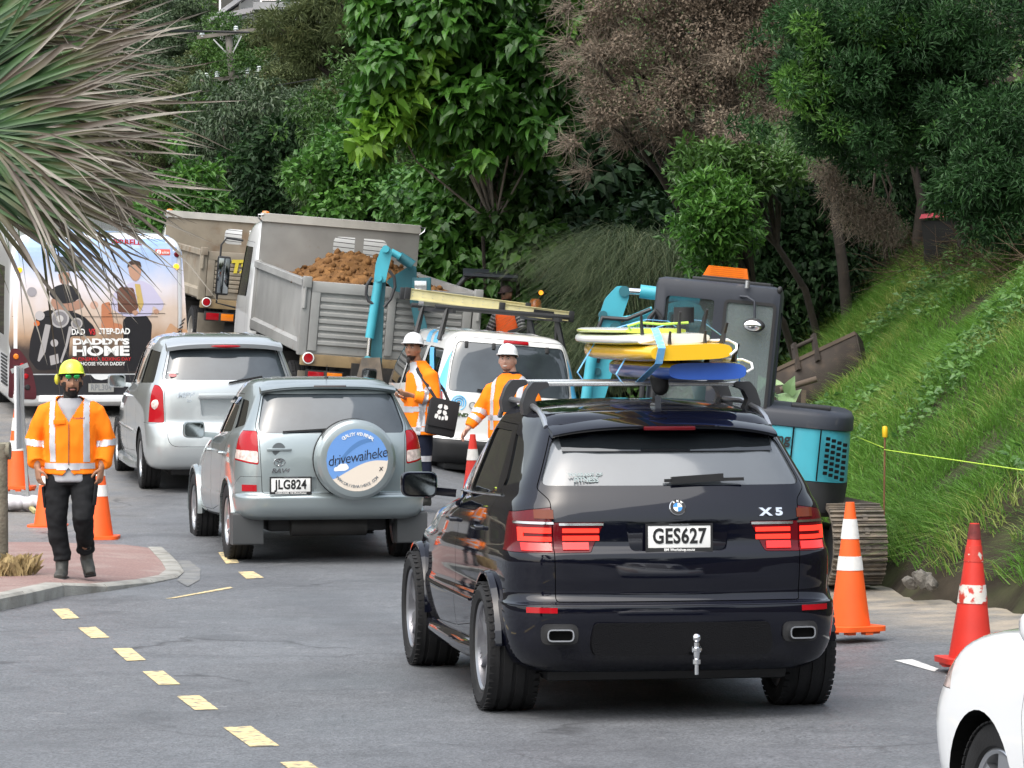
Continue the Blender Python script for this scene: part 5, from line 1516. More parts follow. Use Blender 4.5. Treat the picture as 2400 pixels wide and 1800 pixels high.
 for sd in(-1,1):
  a,b=(-1.5,-.6)if sd<0 else(.6,1.5)
  D,S=B.carve(S,rpoly([(LC+.62,.80),(LC+1.85,.80),(LC+1.86,1.6),(LC+1.62,2.36),(LC+.62,2.38)],.04),'X',a,b,.006)
  G,D=B.glaze(D,rpoly([(LC+.70,1.55),(LC+1.80,1.50),(LC+1.58,2.28),(LC+.70,2.30)],.04),'X',a,b)
  d=B.out('cab_door',D,TRUCKW,root);B.out('door_window',G,GLASS,d)
  mr=MB();mr.tube([(sd*1.14,LC+1.82,2.34),(sd*1.40,LC+1.80,2.36),(sd*1.48,LC+1.78,2.25),(sd*1.48,LC+1.78,1.35),(sd*1.18,LC+1.80,1.30)],.016,8)
  m_=mr.build('mirror_arm',BLACK,root)
  MB().box(sd*1.42-.10,sd*1.42+.10,LC+1.70,LC+1.80,1.48,2.08,.03).build('mirror_housing',BLACK,m_)
  MB().box(sd*1.42-.085,sd*1.42+.085,LC+1.694,LC+1.702,1.51,2.05,.003).build('mirror_glass',MIRRORG,m_)
  MB().box(sd*1.12-.03,sd*1.12+.02,LC+.40,LC+.50,.95,1.0,.01).build('side_marker',AMBERLENS,root)
 G,S=B.glaze(S,rpoly([(-.85,1.55),(.85,1.55),(.80,2.30),(-.80,2.30)],.08),'Y',LC+1.5,LC+4)
 B.out('windscreen',G,GLASS,root);B.out('cab',S,TRUCKW,root)
 MB().lathe([(0,.14),(.05,.13),(.07,.08),(.075,0),(0,0)],16,c=(-w+.15,LC+.30,hz1-.10)).build('beacon',AMBERLENS,root)
 MB().box(-1.12,-.62,L+.02,L+.24,.55,1.9,.04).build('air_cleaner',CHASSIS,root)
 for sd in(-1,1):MB().box(sd*.875-.275,sd*.875+.275,2.9,4.2,.45,.95,.06).build('tank',CHASSIS,root)
 wheel_meshes('truck',.47,.26,.29,'truck',M('truck_rim',(.35,.33,.30),.6,var=.2))
 for sd in(-1,1):
  for x in(.78,1.06):add_wheel(root,'truck',sd*x,1.05,.47)
  add_wheel(root,'truck',sd*1.0,L+1.55,.47)
 if load:
  def f(u,v):
   x=(u-.5)*(W-.07);y=.04+v*(L-.05)
   e=max(0,1-(abs(u-.5)*2)**3)
   n=noise.fractal(Vector((x*1.3,y*1.3,1.7)),.75,2.1,6);n2=noise.noise(Vector((x*7,y*7,4)))
   h_=.10+.16*math.exp(-((x+.1)/.8)**2)*(1-.2*v)+.10*e+.26*math.exp(-((x-.2)/.7)**2-((y-3.4)/.9)**2)
   return(x,y,z0+H-.34+h_+.14*n+.045*n2)
  MB().grid(f,120,150).build('clay_load',CLAY,root,180)
  lumps=MB()
  rr=random.Random(3)
  for i in range(420):
   u,v=rr.random(),rr.random()
   p=f(u,v);s=.018+.05*rr.random()**2
   bm=bmesh.new();bmesh.ops.create_icosphere(bm,subdivisions=1,radius=s)
   for q in bm.verts:q.co=q.co*(1+.45*noise.noise(q.co*25+Vector((i,0,0))))+Vector((p[0],p[1],p[2]+s*.3))
   bm.verts.index_update();lumps.add([q.co[:]for q in bm.verts],[[x.index for x in fc.verts]for fc in bm.faces]);bm.free()
  o=lumps.build('clay_lumps',CLAY,root,60);o['kind']='stuff'
 if marks:
  lettering('Tz',.30,M('mark_yellow',(.62,.50,.05),.5),t,(-w+.62,-.066,z0+H*.70),(0,R(-4),0),bold=.016,shear=.2,name='painted_mark')
  lettering('2',.14,M('mark_red',(.55,.06,.05),.5),t,(-w+.98,-.066,z0+H*.60),bold=.002,name='painted_mark')
 return root
build_tipper('grey tipper truck loaded with orange clay, white cab to its left',(-1.84,54.55,.52),R(12.6),R(4.0),R(4.3),TIPGREY,True)
build_tipper('rust-stained tan tipper truck parked further up behind the grey one',(-4.33,68.5,1.33),R(14),R(3.4),R(4.0),TIPTAN,False,marks=True,H=.84,HB=.52,CZ=-.30)
# ------------------------------------------------------------------ excavators
TEAL=M('digger_teal',(.055,.36,.45),.42,coat=.25,var=.12,vscale=3,col2=(.05,.26,.33),mix=.3,mscale=4)
TEALD=M('digger_teal_dark',(.020,.12,.15),.5,var=.15,vscale=3)
DGREY=M('digger_grey',(.020,.024,.034),.5,var=.2,vscale=3,col2=(.10,.09,.08),mix=.25,mscale=6)
DARKM=M('digger_dark',(.018,.019,.021),.6,var=.3,vscale=4,col2=(.05,.045,.04),mix=.3,mscale=5)
MUDSTEEL=M('track_steel',(.115,.10,.085),.75,metal=.2,var=.3,vscale=8,col2=(.16,.13,.10),mix=.5,mscale=9,bump=.3,bscale=60)
HOSE=M('rubber_hose',(.030,.030,.033),.5)
LAMPGL=M('work_lamp_glass',(.62,.64,.66),.08,metal=.6,coat=1)
def thin_glass(name,tint,alpha,rough=.03):
 m=bpy.data.materials.new(name);m.use_nodes=True
 nt=m.node_tree;nt.nodes.clear();L=nt.links.new
 o=_nd(nt,'ShaderNodeOutputMaterial');t=_nd(nt,'ShaderNodeBsdfTransparent');t.inputs[0].default_value=(*tint,1)
 g=_nd(nt,'ShaderNodeBsdfGlossy');g.inputs['Roughness'].default_value=rough;g.inputs['Color'].default_value=(.9,.95,1,1)
 f=_nd(nt,'ShaderNodeFresnel');f.inputs[0].default_value=1.5
 d=_nd(nt,'ShaderNodeBsdfDiffuse');d.inputs[0].default_value=(.40,.46,.47,1)
 x1=_nd(nt,'ShaderNodeMixShader');x1.inputs[0].default_value=alpha;L(t.outputs[0],x1.inputs[1]);L(d.outputs[0],x1.inputs[2])
 x2=_nd(nt,'ShaderNodeMixShader');ml=_nd(nt,'ShaderNodeMath',operation='MULTIPLY');ml.inputs[1].default_value=1.0;L(f.outputs[0],ml.inputs[0]);L(ml.outputs[0],x2.inputs[0]);L(x1.outputs[0],x2.inputs[1]);L(g.outputs[0],x2.inputs[2])
 L(x2.outputs[0],o.inputs[0])
 return m
CABGL=thin_glass('cab_glass',(.72,.78,.78),.06)
CABGL2=thin_glass('dusty_cab_glass',(.66,.74,.72),.26,.10)
def track(root,c,ax,L,w,r,n=44):
 """crawler track: c centre of its footprint, ax unit vector along it"""
 ax=Vector(ax).normalized();up=Vector((0,0,1));sd=ax.cross(up).normalized()
 c=Vector(c)
 straight=L-2*r;per=2*straight+2*math.pi*r
 body=MB()
 body.obox(c+up*r,sd*(w*.28),ax*(straight/2),up*(r*.45),.02)
 fr=body.build('track_frame',DARKM,root)
 for e in(-1,1):
  cc=c+ax*(e*straight/2)+up*r
  MB().cyl(cc-sd*w*.32,cc+sd*w*.32,r*.78,n=24).build('sprocket',DARKM,root)
 for i in range(5):
  cc=c+ax*(straight*(i/4-.5)*.85)+up*(r*.34)
  MB().cyl(cc-sd*w*.30,cc+sd*w*.30,r*.26,n=16).build('track_roller',DARKM,root)
 pl=per/n
 sh=MB().box(-w/2,w/2,-pl*.48,pl*.48,-.018,.004)
 sh.box(-w/2,w/2,-pl*.42,-pl*.30,.004,.030);sh.box(-w/2,w/2,-pl*.04,pl*.06,.004,.022);sh.box(-w/2,w/2,pl*.30,pl*.40,.004,.022)
 for x in(-.06,.06):sh.box(x-.018,x+.018,-pl*.22,pl*.20,.003,.014)
 me=sh.mesh('track_shoe',30);me.materials.append(MUDSTEEL)
 for i in range(n):
  s=(i+.5)*pl
  if s<straight:p=ax*(s-straight/2);nn=-up;t=ax
  elif s<straight+math.pi*r:
   a=(s-straight)/r;p=ax*(straight/2+r*math.sin(a))+up*(r-r*math.cos(a));nn=ax*math.sin(a)-up*math.cos(a);t=ax*math.cos(a)+up*math.sin(a)
  elif s<2*straight+math.pi*r:p=ax*(straight/2-(s-straight-math.pi*r))+up*2*r;nn=up;t=-ax
  else:
   a=(s-2*straight-math.pi*r)/r;p=-ax*(straight/2+r*math.sin(a))+up*(r+r*math.cos(a));nn=-ax*math.sin(a)+up*math.cos(a);t=-ax*math.cos(a)-up*math.sin(a)
  if s<straight:p=p+up*0
  m=Matrix((t.cross(nn),t,nn)).transposed().to_4x4()
  m.translation=c+p+(Vector((0,0,.03)))
  o=link('track_shoe',me,None,root);o.matrix_local=m
def build_excavator():
 BX,BY,BZ=1.81,32.35,.10
 root=thing('excavator','teal excavator with a grey glazed cab and an amber roof light, behind the black wagon','excavator',(BX,BY,BZ))
 ax=Vector((-.15,.99,0));sdv=ax.cross(Vector((0,0,1))).normalized()
 for e in(-1,1):track(root,sdv*(.78*e),ax,2.55,.44,.30)
 MB().obox((0,0,.42),(.55,0,0),(0,.60,0),(0,0,.12),.03).build('undercarriage',DARKM,root)
 MB().cyl((0,0,.50),(0,0,.66),.42,n=32).build('slew_ring',DARKM,root)
 bl=MB();bl.grid(lambda u,v:((u-.5)*1.9+.10,-1.75-.10*math.sin(v*3.14),.06+.42*v),8,8)
 HM=Matrix.Translation((0,0,0))@Matrix.Rotation(R(-5),4,'Z')@Matrix.Rotation(R(5.6),4,'Y')
 def H(mb):return mb.xf(HM)
 H(MB().box(-.75,.60,-.92,.92,.66,.80,.03)).build('house_deck',DARKM,root)
 def plan(rad,x0,yy,n=22):
  pts=[(x0,-yy)]
  for i in range(n+1):
   a=-math.pi/2+math.pi*i/n
   ca,sa=math.cos(a),math.sin(a)
   q=5.0
   pts.append((x0+.18+(rad-x0-.18)*abs(ca)**(2/q),yy*math.copysign(abs(sa)**(2/q),sa)))
  pts.append((x0,yy))
  return pts
 def stack(rows,name,mat,parent=root,smooth=40):
  rings=[[(x,y,z)for x,y in plan(rad,x0,yy)]for(z,rad,x0,yy)in rows]
  n=len(rings[0]);vs=sum(rings,[])
  fs=[(i*n+j,i*n+(j+1)%n,(i+1)*n+(j+1)%n,(i+1)*n+j)for i in range(len(rings)-1)for j in range(n)]+[tuple(range(n)),tuple(range((len(rings)-1)*n,len(rings)*n))]
  return H(MB().add(vs,fs)).build(name,mat,parent,smooth)
 stack([(.62,.80,-.10,.86),(.66,.855,-.10,.92),(.86,.87,-.10,.945),(.90,.87,-.10,.945)],'counterweight',DARKM)
 stack([(.905,.865,-.10,.945),(1.32,.855,-.10,.94)],'side_panel',TEAL)
 stack([(1.325,.875,-.10,.955),(1.42,.87,-.10,.95),(1.455,.85,-.10,.93),(1.475,.80,-.08,.88),(1.485,.4,0,.5)],'engine_cover',DGREY)
 for x in(.06,.40,.62):
  H(MB().box(x-.006,x+.006,-.953,-.93,.91,1.32)).build('panel_gap',GAP,root)
 for j in range(7):
  for k in range(4):
   H(MB().box(.665+k*.046,.70+k*.046,-.958,-.940,.965+j*.046-.012*k,.993+j*.046-.012*k,.004)).build('grille_slot',GAP,root)
 def side_text(t,x,z,size,mat):
  o=lettering(t,size,mat,root,(0,0,0),bold=.003)
  o.matrix_local=HM@Matrix.Translation((x,-.954,z))
 side_text('moving',.215,1.22,.115,INK);side_text('87',.295,1.115,.115,INK)
 cap=H(MB().box(.36,.68,-.80,-.50,1.475,1.51,.015)).build('fuel_cap',DARKM,root)
 x0,x1,y0,y1,z0,z1=-.70,.315,-.93,.02,.82,2.42
 outer=MB().box(x0,x1,y0,y1,z0,z1,.07).mesh('cab',None)
 def sub(me,b):
  c=b.mesh('c',None);c.materials.append(DGREY);return boolean(me,c,'DIFFERENCE')
 outer.materials.append(DGREY)
 me=sub(outer,MB().box(x0+.05,x1-.05,y0+.05,y1-.05,z0+.05,z1-.08))
 side1=rpoly([(x0+.09,z0+.40),(x0+.48,z0+.40),(x0+.48,z1-.15),(x0+.09,z1-.15)],.03)
 side2=rpoly([(x0+.575,z0+.10),(x1-.055,z0+.10),(x1-.055,z1-.15),(x0+.575,z1-.15)],.03)
 me=sub(me,MB().prism(side1,'Y',y0-.1,y0+.2))
 me=sub(me,MB().prism(side2,'Y',y0-.1,y0+.2))
 far=rpoly([(x0+.07,z0+.40),(x1-.07,z0+.40),(x1-.07,z1-.14),(x0+.07,z1-.14)],.04)
 me=sub(me,MB().prism(far,'Y',y1-.2,y1+.1))
 fr=rpoly([(y0+.10,z0+.30),(y1-.10,z0+.30),(y1-.10,z1-.16),(y0+.10,z1-.16)],.05)
 me=sub(me,MB().prism(fr,'X',x0-.1,x0+.2));me=sub(me,MB().prism(rpoly([(y0+.12,z0+.75),(y1-.12,z0+.75),(y1-.12,z1-.2),(y0+.12,z1-.2)],.05),'X',x1-.2,x1+.1))
 me.transform(HM);shade(me,35)
 cab=link('cab',me,None,root)
 H(MB().prism(side1,'Y',y0+.015,y0+.021)).build('window',CABGL,cab)
 H(MB().prism(shrink(side2,-.012),'Y',y0+.008,y0+.014)).build('window',CABGL2,cab)
 H(MB().prism(far,'Y',y1-.02,y1-.014)).build('window',CABGL,cab)
 H(MB().prism(fr,'X',x0+.02,x0+.026)).build('front_window',CABGL,cab)
 fm=MB();ring=shrink(side2,-.018);inn=shrink(side2,.006)
 k=len(ring)
 fm.add([(p[0],y0-.006,p[1])for p in ring]+[(p[0],y0-.006,p[1])for p in inn]+[(p[0],y0+.01,p[1])for p in ring]+[(p[0],y0+.01,p[1])for p in inn],[f for i in range(k)for f in((i,(i+1)%k,k+(i+1)%k,k+i),(i,2*k+i,2*k+(i+1)%k,(i+1)%k),(k+i,k+(i+1)%k,3*k+(i+1)%k,3*k+i))])
 H(fm).build('window_seal',BLACK,cab)
 df=MB()
 for yy in(y0-.055,y0-.02):
  df.tube([(x0-.02,yy,z0+.30),(x0-.03,yy,z0+1.0),(x0-.02,yy,z1-.34),(x0+.02,yy,z1-.28),(x0+.07,yy,z1-.33),(x0+.065,yy,z0+1.0),(x0+.06,yy,z0+.30)],.022,8)
 H(df).build('folded_screen_frame',DARKM,cab)
 st=MB();st.box(-.30,.10,-.70,-.24,1.18,1.30,.04);st.box(.06,.17,-.70,-.24,1.28,1.85,.04);st.box(-.2,.1,-.6,-.34,.86,1.2,.02)
 H(st).build('seat',DARKM,cab)
 H(MB().box(x0+.28,x1-.10,y0+.10,y1-.10,z1-.004,z1+.025,.01)).build('roof_hatch',DARKM,cab)
 lb=MB();lb.prism([(-.185,0),(.185,0),(.165,.085),(-.145,.085)],'Y',-.12,.12);lb.xf(Matrix.Translation((-.16,-.55,z1+.04)))
 ORL=M('amber_light_bar',(.62,.13,.01),.25,coat=.6,var=.15,vscale=9,emit=(1,.25,.02),estr=.06)
 lo=H(lb).build('light_bar',ORL,cab)
 rb=MB()
 for i in range(5):rb.box(-.29,-.02,-.674,-.666,z1+.055+i*.016,z1+.060+i*.016)
 H(rb).build('light_bar_ribs',AMBERLENS,lo)
 H(MB().box(-.35,.03,-.68,-.42,z1+.022,z1+.042,.006)).build('light_bar_base',BLACK,lo)
 ml=MB();ml.tube([(-.02,y0-.005,z1-.10),(.04,y0-.05,z1-.10),(.10,y0-.07,z1-.13),(.115,y0-.075,z1-.26)],.011,8)
 mo=H(ml).build('mirror_arm',DGREY,cab)
 H(MB().sphere((.115,y0-.08,z1-.32),(.088,.03,.055),20,12)).build('mirror_shell',BLACK,mo)
 H(MB().sphere((.105,y0-.100,z1-.325),(.072,.014,.042),20,12)).build('mirror_glass',M('bright_mirror',(.85,.87,.88),.05,metal=1.0),mo)
 H(MB().cyl((.03,y0-.03,z1-.03),(.03,y0-.03,z1+.03),.02)).build('mirror_clamp',SILVER,cab)
 H(MB().sphere((.29,y0+.02,z1-.02),(.022,.022,.03),12,8)).build('aerial_base',BLACK,cab)
 cab.location=HM.to_3x3()@Vector((-.11,0,0))
 def plate3(pts,D,th,name,mat,parent=root,bev=True):
  P3=[at(x,y,D)-Vector((BX,BY,BZ))for x,y in pts]
  k=len(P3);vs=[(p.x,p.y-th/2,p.z)for p in P3]+[(p.x,p.y+th/2,p.z)for p in P3]
  fs=[tuple(range(k)),tuple(reversed(range(k,2*k)))]+[(i,k+i,k+(i+1)%k,(i+1)%k)for i in range(k)]
  return MB().add(vs,fs).build(name,mat,parent,30)
 Db=32.75
 boom=plate3([(1418,800),(1440,762),(1500,742),(1565,712),(1605,702),(1640,716),(1662,760),(1690,860),(1720,990),(1640,990),(1615,880),(1590,815),(1540,820),(1480,832),(1436,838)],Db,.20,'boom',TEAL)
 arm=plate3(rpoly([(1446,670),(1470,672),(1474,695),(1462,730),(1450,770),(1447,830),(1425,905),(1392,1010),(1362,1010),(1372,930),(1398,815),(1405,740),(1418,700)],5,2),Db,.26,'dipper_arm',TEAL)
 def cylx(a,b,r,D,name,mat,parent=root,yo=0):
  A=at(*a,D)-Vector((BX,BY,BZ));B_=at(*b,D)-Vector((BX,BY,BZ));A.y+=yo;B_.y+=yo
  return MB().cyl(A,B_,r,n=14).build(name,mat,parent)
 cylx((1462,682),(1502,684),.028,Db,'piston_rod',CHROME);cylx((1500,683),(1640,700),.058,Db,'arm_cylinder',TEAL)
 for(x,y,r)in((1462,683,.045),(1413,738,.035),(1441,770,.05),(1400,870,.03)):
  A=at(x,y,Db)-Vector((BX,BY,BZ));MB().cyl(A-Vector((0,.16,0)),A+Vector((0,.16,0)),r,n=16).build('pivot_pin',TEALD,arm)
 cylx((1392,800),(1366,990),.045,Db-.2,'bucket_cylinder',TEAL)
 hp=[at(x,y,Db-.16)-Vector((BX,BY,BZ))for x,y in((1525,725),(1470,748),(1432,746),(1412,744),(1404,765),(1406,790),(1412,815),(1400,850))]
 MB().tube(hp,.018,8).build('hydraulic_hose',HOSE,boom)
 hp=[at(x,y,Db-.14)-Vector((BX,BY,BZ))for x,y in((1528,722),(1480,742),(1450,747))]
 MB().tube(hp,.014,8).build('hydraulic_pipe',TEAL,boom)
 A=at(1590,752,Db-.22)-Vector((BX,BY,BZ))
 lm=place(MB().box(-.09,.09,-.06,.06,-.08,.08,.02).build('work_lamp',TEAL,boom),A)
 place(MB().box(-.062,.062,-.068,-.055,-.06,.055,.02).build('lamp_glass',BLACK,lm))
 o=lettering('Mini',.10,INK,boom,at(1522,762,Db-.105)-Vector((BX,BY,BZ)),bold=.002)
 o=lettering('ne',.085,M('lime_ink',(.25,.62,.10),.5),boom,at(1494,764,Db-.105)-Vector((BX,BY,BZ)),bold=.002)
 bk=MB();pr=[at(x,y,Db)-Vector((BX,BY,BZ))for x,y in((1362,1000),(1395,1005),(1425,1060),(1400,1120),(1345,1130),(1330,1080))]
 bk.prism([(p.x,p.z)for p in pr],'Y',pr[0].y-.35,pr[0].y+.35);bk.build('bucket',MUDSTEEL,root)
 return root
build_excavator()
def build_mini_digger():
 BX,BY=.18,57.6
 BZ=float(zroad(BX,BY))+.0
 O=Vector((BX,BY,BZ))
 root=thing('mini_digger','small teal digger with an open canopy, its boom in front of the clay truck','excavator',O)
 ax=Vector((-.22,.97,0));sdv=ax.cross(Vector((0,0,1))).normalized()
 for e in(-1,1):track(root,sdv*(.62*e),ax,1.9,.32,.24,36)
 MB().obox((0,0,.36),(.4,0,0),(0,.45,0),(0,0,.10),.02).build('undercarriage',DARKM,root)
 MB().cyl((0,0,.4),(0,0,.58),.3,n=24).build('slew_ring',DARKM,root)
 MB().lathe([(0,.56),(.80,.56),(.84,.62),(.84,1.05),(.78,1.16),(0,1.16)],36).build('house',TEAL,root)
 MB().lathe([(.70,.50),(.86,.50),(.86,.60),(.70,.60)],36,closed=True).build('counterweight',DARKM,root)
 st=MB();st.box(-.25,.25,-.35,.1,1.16,1.30,.05);st.box(-.25,.25,.08,.20,1.28,1.85,.05)
 st.xf(Matrix.Rotation(R(-70),4,'Z')).build('seat',DARKM,root)
 def W(x,y,D):return at(x,y,D)-O
 Dc=57.2
 for dd in(0,.75):
  hoop=[W(1066,800,Dc+dd),W(1066,720,Dc+dd),W(1076,668,Dc+dd),W(1092,650,Dc+dd),W(1120,644,Dc+dd),W(1212,655,Dc+dd)]
  MB().tube(hoop,.042,10).build('canopy_hoop',STEEL_BK,root)
 a,b,c,d=W(1085,646,Dc-.1),W(1214,652,Dc-.1),W(1214,640,Dc+.85),W(1085,634,Dc+.85)
 vs=[a,b,c,d]+[p+Vector((0,0,.035))for p in(a,b,c,d)]
 MB().add(vs,[(0,1,2,3),(4,7,6,5),(0,4,5,1),(1,5,6,2),(2,6,7,3),(3,7,4,0)]).build('canopy_roof',DGREY,root)
 MB().tube([W(1062,700,Dc+.3),W(1068,800,Dc+.3)],.03,8).build('canopy_post',STEEL_BK,root)
 be=MB().lathe([(0,.14),(.06,.135),(.085,.10),(.09,0),(0,0)],18);be.xf(Matrix.Translation(W(1255,722,Dc+.3)))
 bo=be.build('beacon',M('beacon_amber',(.62,.18,.03),.3,coat=.5),root)
 MB().tube([W(1255,722,Dc+.3),W(1258,800,Dc+.3)],.025,8).build('beacon_pole',BLACK,bo)
 MB().sphere(W(1268,686,Dc+.6),.035,12,8).build('lit_lamp',M('lit_orange',(.8,.3,.02),.3,emit=(1,.35,.02),estr=1.2),bo)
 Da=53.7
 def plate3(pts,D,th,name,mat,parent=root):
  P3=[W(x,y,D)for x,y in pts];k=len(P3)
  vs=[(p.x,p.y-th/2,p.z)for p in P3]+[(p.x,p.y+th/2,p.z)for p in P3]
  fs=[tuple(range(k)),tuple(reversed(range(k,2*k)))]+[(i,k+i,k+(i+1)%k,(i+1)%k)for i in range(k)]
  return MB().add(vs,fs).build(name,mat,parent,30)
 for dy in(-.10,.10):
  plate3(rpoly([(893,582),(912,578),(920,590),(908,640),(904,662),(876,664),(880,620)],5,2),Da+dy,.03,'arm_cheek',TEAL)
 plate3([(878,655),(905,655),(900,720),(894,860),(872,862),(868,800)],Da+.03,.16,'dipper_arm',TEALD)
 plate3([(885,604),(905,604),(901,626),(881,626)],Da,.20,'arm_web',TEAL)
 def cy(a,b,r,D,nm,mat,r2=None):return MB().cyl(W(*a,D),W(*b,D),r,r2,n=16).build(nm,mat,root)
 cy((886,662),(866,792),.062,Da-.16,'bucket_cylinder',TEAL);cy((867,790),(862,838),.034,Da-.16,'piston_rod',CHROME);cy((886,648),(886,668),.05,Da-.16,'cylinder_end',TEAL)
 for(x,y)in((905,584),(888,652),(862,842)):
  A=W(x,y,Da);MB().cyl(A-Vector((0,.24,0)),A+Vector((0,.14,0)),.05,n=14).build('pivot_pin',TEAL,root)
 boom=plate3(rpoly([(905,660),(925,645),(962,622),(976,625),(978,680),(1000,760),(1010,830),(985,830),(968,740),(958,690),(925,682)],4,2),Da+.5,.20,'boom',TEALD)
 cy((916,590),(938,602),.05,Da+.1,'arm_cylinder',TEAL);cy((935,600),(968,622),.07,Da+.25,'arm_cylinder',TEALD)
 MB().tube([W(985,700,Da+.6),W(1040,760,Da+2.0),W(1120,830,BY-.9)],[.12,.14,.14],8).build('boom_root',TEALD,root)
 lp=MB().box(-.13,.13,-.05,.12,-.13,.12,.02);lp.xf(Matrix.Translation(W(988,671,Da+.35)));lo=lp.build('work_lamp',TEALD,root)
 l2=MB().box(-.085,.085,-.066,-.045,-.09,.08,.03);l2.xf(Matrix.Translation(W(986,672,Da+.35)));l2.build('lamp_glass',LAMPGL,lo)
 for pts in(((872,650),(860,668),(858,690),(864,706),(876,712)),((912,634),(924,650),(926,672),(916,700),(900,720))):
  MB().tube([W(x,y,Da-.2)for x,y in pts],.022,8).build('hydraulic_hose',HOSE,root)
 plate3([(850,838),(892,838),(900,900),(880,950),(835,950),(836,890)],Da,.6,'bucket',MUDSTEEL)
 return root
build_mini_digger()
# ------------------------------------------------------------------ people
def fuse(mb,voxel=.008,smooth=3,name='body'):
 """one continuous surface out of overlapping lofts"""
 me=mb.mesh(name,None)
 o=bpy.data.objects.new('tmp',me);COL.objects.link(o)
 m=o.modifiers.new('r','REMESH');m.mode='VOXEL';m.voxel_size=voxel
 if smooth:
  s=o.modifiers.new('s','SMOOTH');s.factor=.5;s.iterations=smooth
 dg=bpy.context.evaluated_depsgraph_get()
 out=bpy.data.meshes.new_from_object(o.evaluated_get(dg))
 bpy.data.objects.remove(o)
 shade(out,180)
 return out
def loft(mb,secs,n=18):
 """secs: (centre, rx, ry) or (centre, rx, ry, axis-x vector); tube through elliptical sections"""
 vs=[];k=len(secs);ref=None
 for i,s in enumerate(secs):
  p=Vector(s[0])
  t=(Vector(secs[min(i+1,k-1)][0])-Vector(secs[max(i-1,0)][0])).normalized()
  ax=Vector(s[3])if len(s)>3 else Vector((1,0,0))
  ay=t.cross(ax)
  if ay.length<1e-3:ax=Vector((0,1,0));ay=t.cross(ax)
  ay.normalize();ax=ay.cross(t).normalized()
  for j in range(n):
   w=2*math.pi*j/n
   vs.append(p+ax*(math.cos(w)*s[1])+ay*(math.sin(w)*s[2]))
 fs=[(i*n+j,i*n+(j+1)%n,(i+1)*n+(j+1)%n,(i+1)*n+j)for i in range(k-1)for j in range(n)]
 fs+=[tuple(range(n)),tuple(range((k-1)*n,k*n))]
 return mb.add(vs,fs)
def head_solid(mb,mt,jaw=1.0,fat=1.0):
 """head with brow, sockets, nose, lips, chin and ears; faces -Y before the matrix mt"""
 nu,nv=44,34
 vs=[]
 for i in range(nv+1):
  ph=math.pi*i/nv
  for j in range(nu):
   th=2*math.pi*j/nu
   x,y,z=.077*fat*math.sin(ph)*math.sin(th),-.099*math.sin(ph)*math.cos(th),.120*math.cos(ph)
   t=max(0,-z/.12)
   x*=1-.26*t**1.6*(2-fat)/jaw
   if y<0:y*=1-.10*t
   else:y*=1-.35*t**1.3
   if y<0:
    g=lambda cx,cz,sx,sz:math.exp(-((abs(x)-cx)/sx)**2-((z-cz)/sz)**2)
    y-=.027*g(0,-.026,.013,.016)+.014*g(0,.004,.009,.024)
    y+=.011*g(.031,.016,.016,.012)
    y-=.006*g(.028,.040,.03,.010)
    y-=.007*g(0,-.062,.024,.010)+.009*g(0,-.100,.026,.014)
    y+=.004*g(0,-.080,.03,.007)
    y-=.004*g(.045,-.022,.018,.022)
   vs.append((x,y,z))
 fs=[(i*nu+j,i*nu+(j+1)%nu,(i+1)*nu+(j+1)%nu,(i+1)*nu+j)for i in range(nv)for j in range(nu)]
 h=MB().add(vs,fs)
 for sd in(-1,1):
  h.sphere((sd*.078*fat,.012,-.005),(.012,.020,.032),12,8)
 h.xf(mt)
 mb.add(h.v,h.f)
def hand_solid(mb,wrist,d,pn,side,curl=.5,scale=1.0,grip=0.0):
 """palm, four unequal bent fingers and a thumb; d = direction of the hand, pn = palm normal (fingers curl to it), side = +1/-1 thumb side"""
 d=Vector(d).normalized();pn=(Vector(pn)-d*d.dot(Vector(pn))).normalized();s=d.cross(pn).normalized()*side
 w=Vector(wrist);k=scale
 loft(mb,[(w-d*.02,.028*k,.021*k,s),(w+d*.02*k,.033*k,.019*k,s),(w+d*.06*k,.042*k,.016*k,s),(w+d*.095*k,.041*k,.014*k,s)],14)
 for i,(off,ln)in enumerate(((.030,.070),(.011,.080),(-.009,.074),(-.029,.058))):
  p=w+d*.088*k+s*off*k;pts=[p];a=0.0
  for seg,f in enumerate((.45,.32,.23)):
   a+=(curl+.06*i)*(.9 if seg else .6)
   p=p+(d*math.cos(a)+pn*math.sin(a))*(ln*f*k);pts.append(p)
  mb.tube(pts,[.0098*k,.0094*k,.0086*k,.0070*k],8)
 p=w+d*.025*k+s*.030*k
 t1=p+(d*.55+s*.62+pn*.35).normalized()*.040*k;t2=t1+(d*.8+s*.15+pn*(.45+grip)).normalized()*.034*k;t3=t2+(d*.85-s*.15+pn*(.5+grip)).normalized()*.026*k
 mb.tube([p-s*.012,p,t1,t2,t3],[.012*k,.0135*k,.0115*k,.0105*k,.0085*k],8)
def shell(me,pred,off,name,mat,parent,thick=True):
 """raised patch over the faces of a surface whose centre satisfies pred(x, y, z, normal)"""
 bm=bmesh.new();bm.from_mesh(me)
 bm.normal_update()
 kill=[f for f in bm.faces if not pred(*f.calc_center_median(),f.normal)]
 bmesh.ops.delete(bm,geom=kill,context='FACES')
 if len(bm.faces)==0:
  bm.free();return None
 bm.normal_update()
 for v in bm.verts:v.co=v.co+v.normal*off
 out=bpy.data.meshes.new(name);bm.to_mesh(out);bm.free()
 out.materials.clear();shade(out,180)
 return link(name,out,mat,parent)
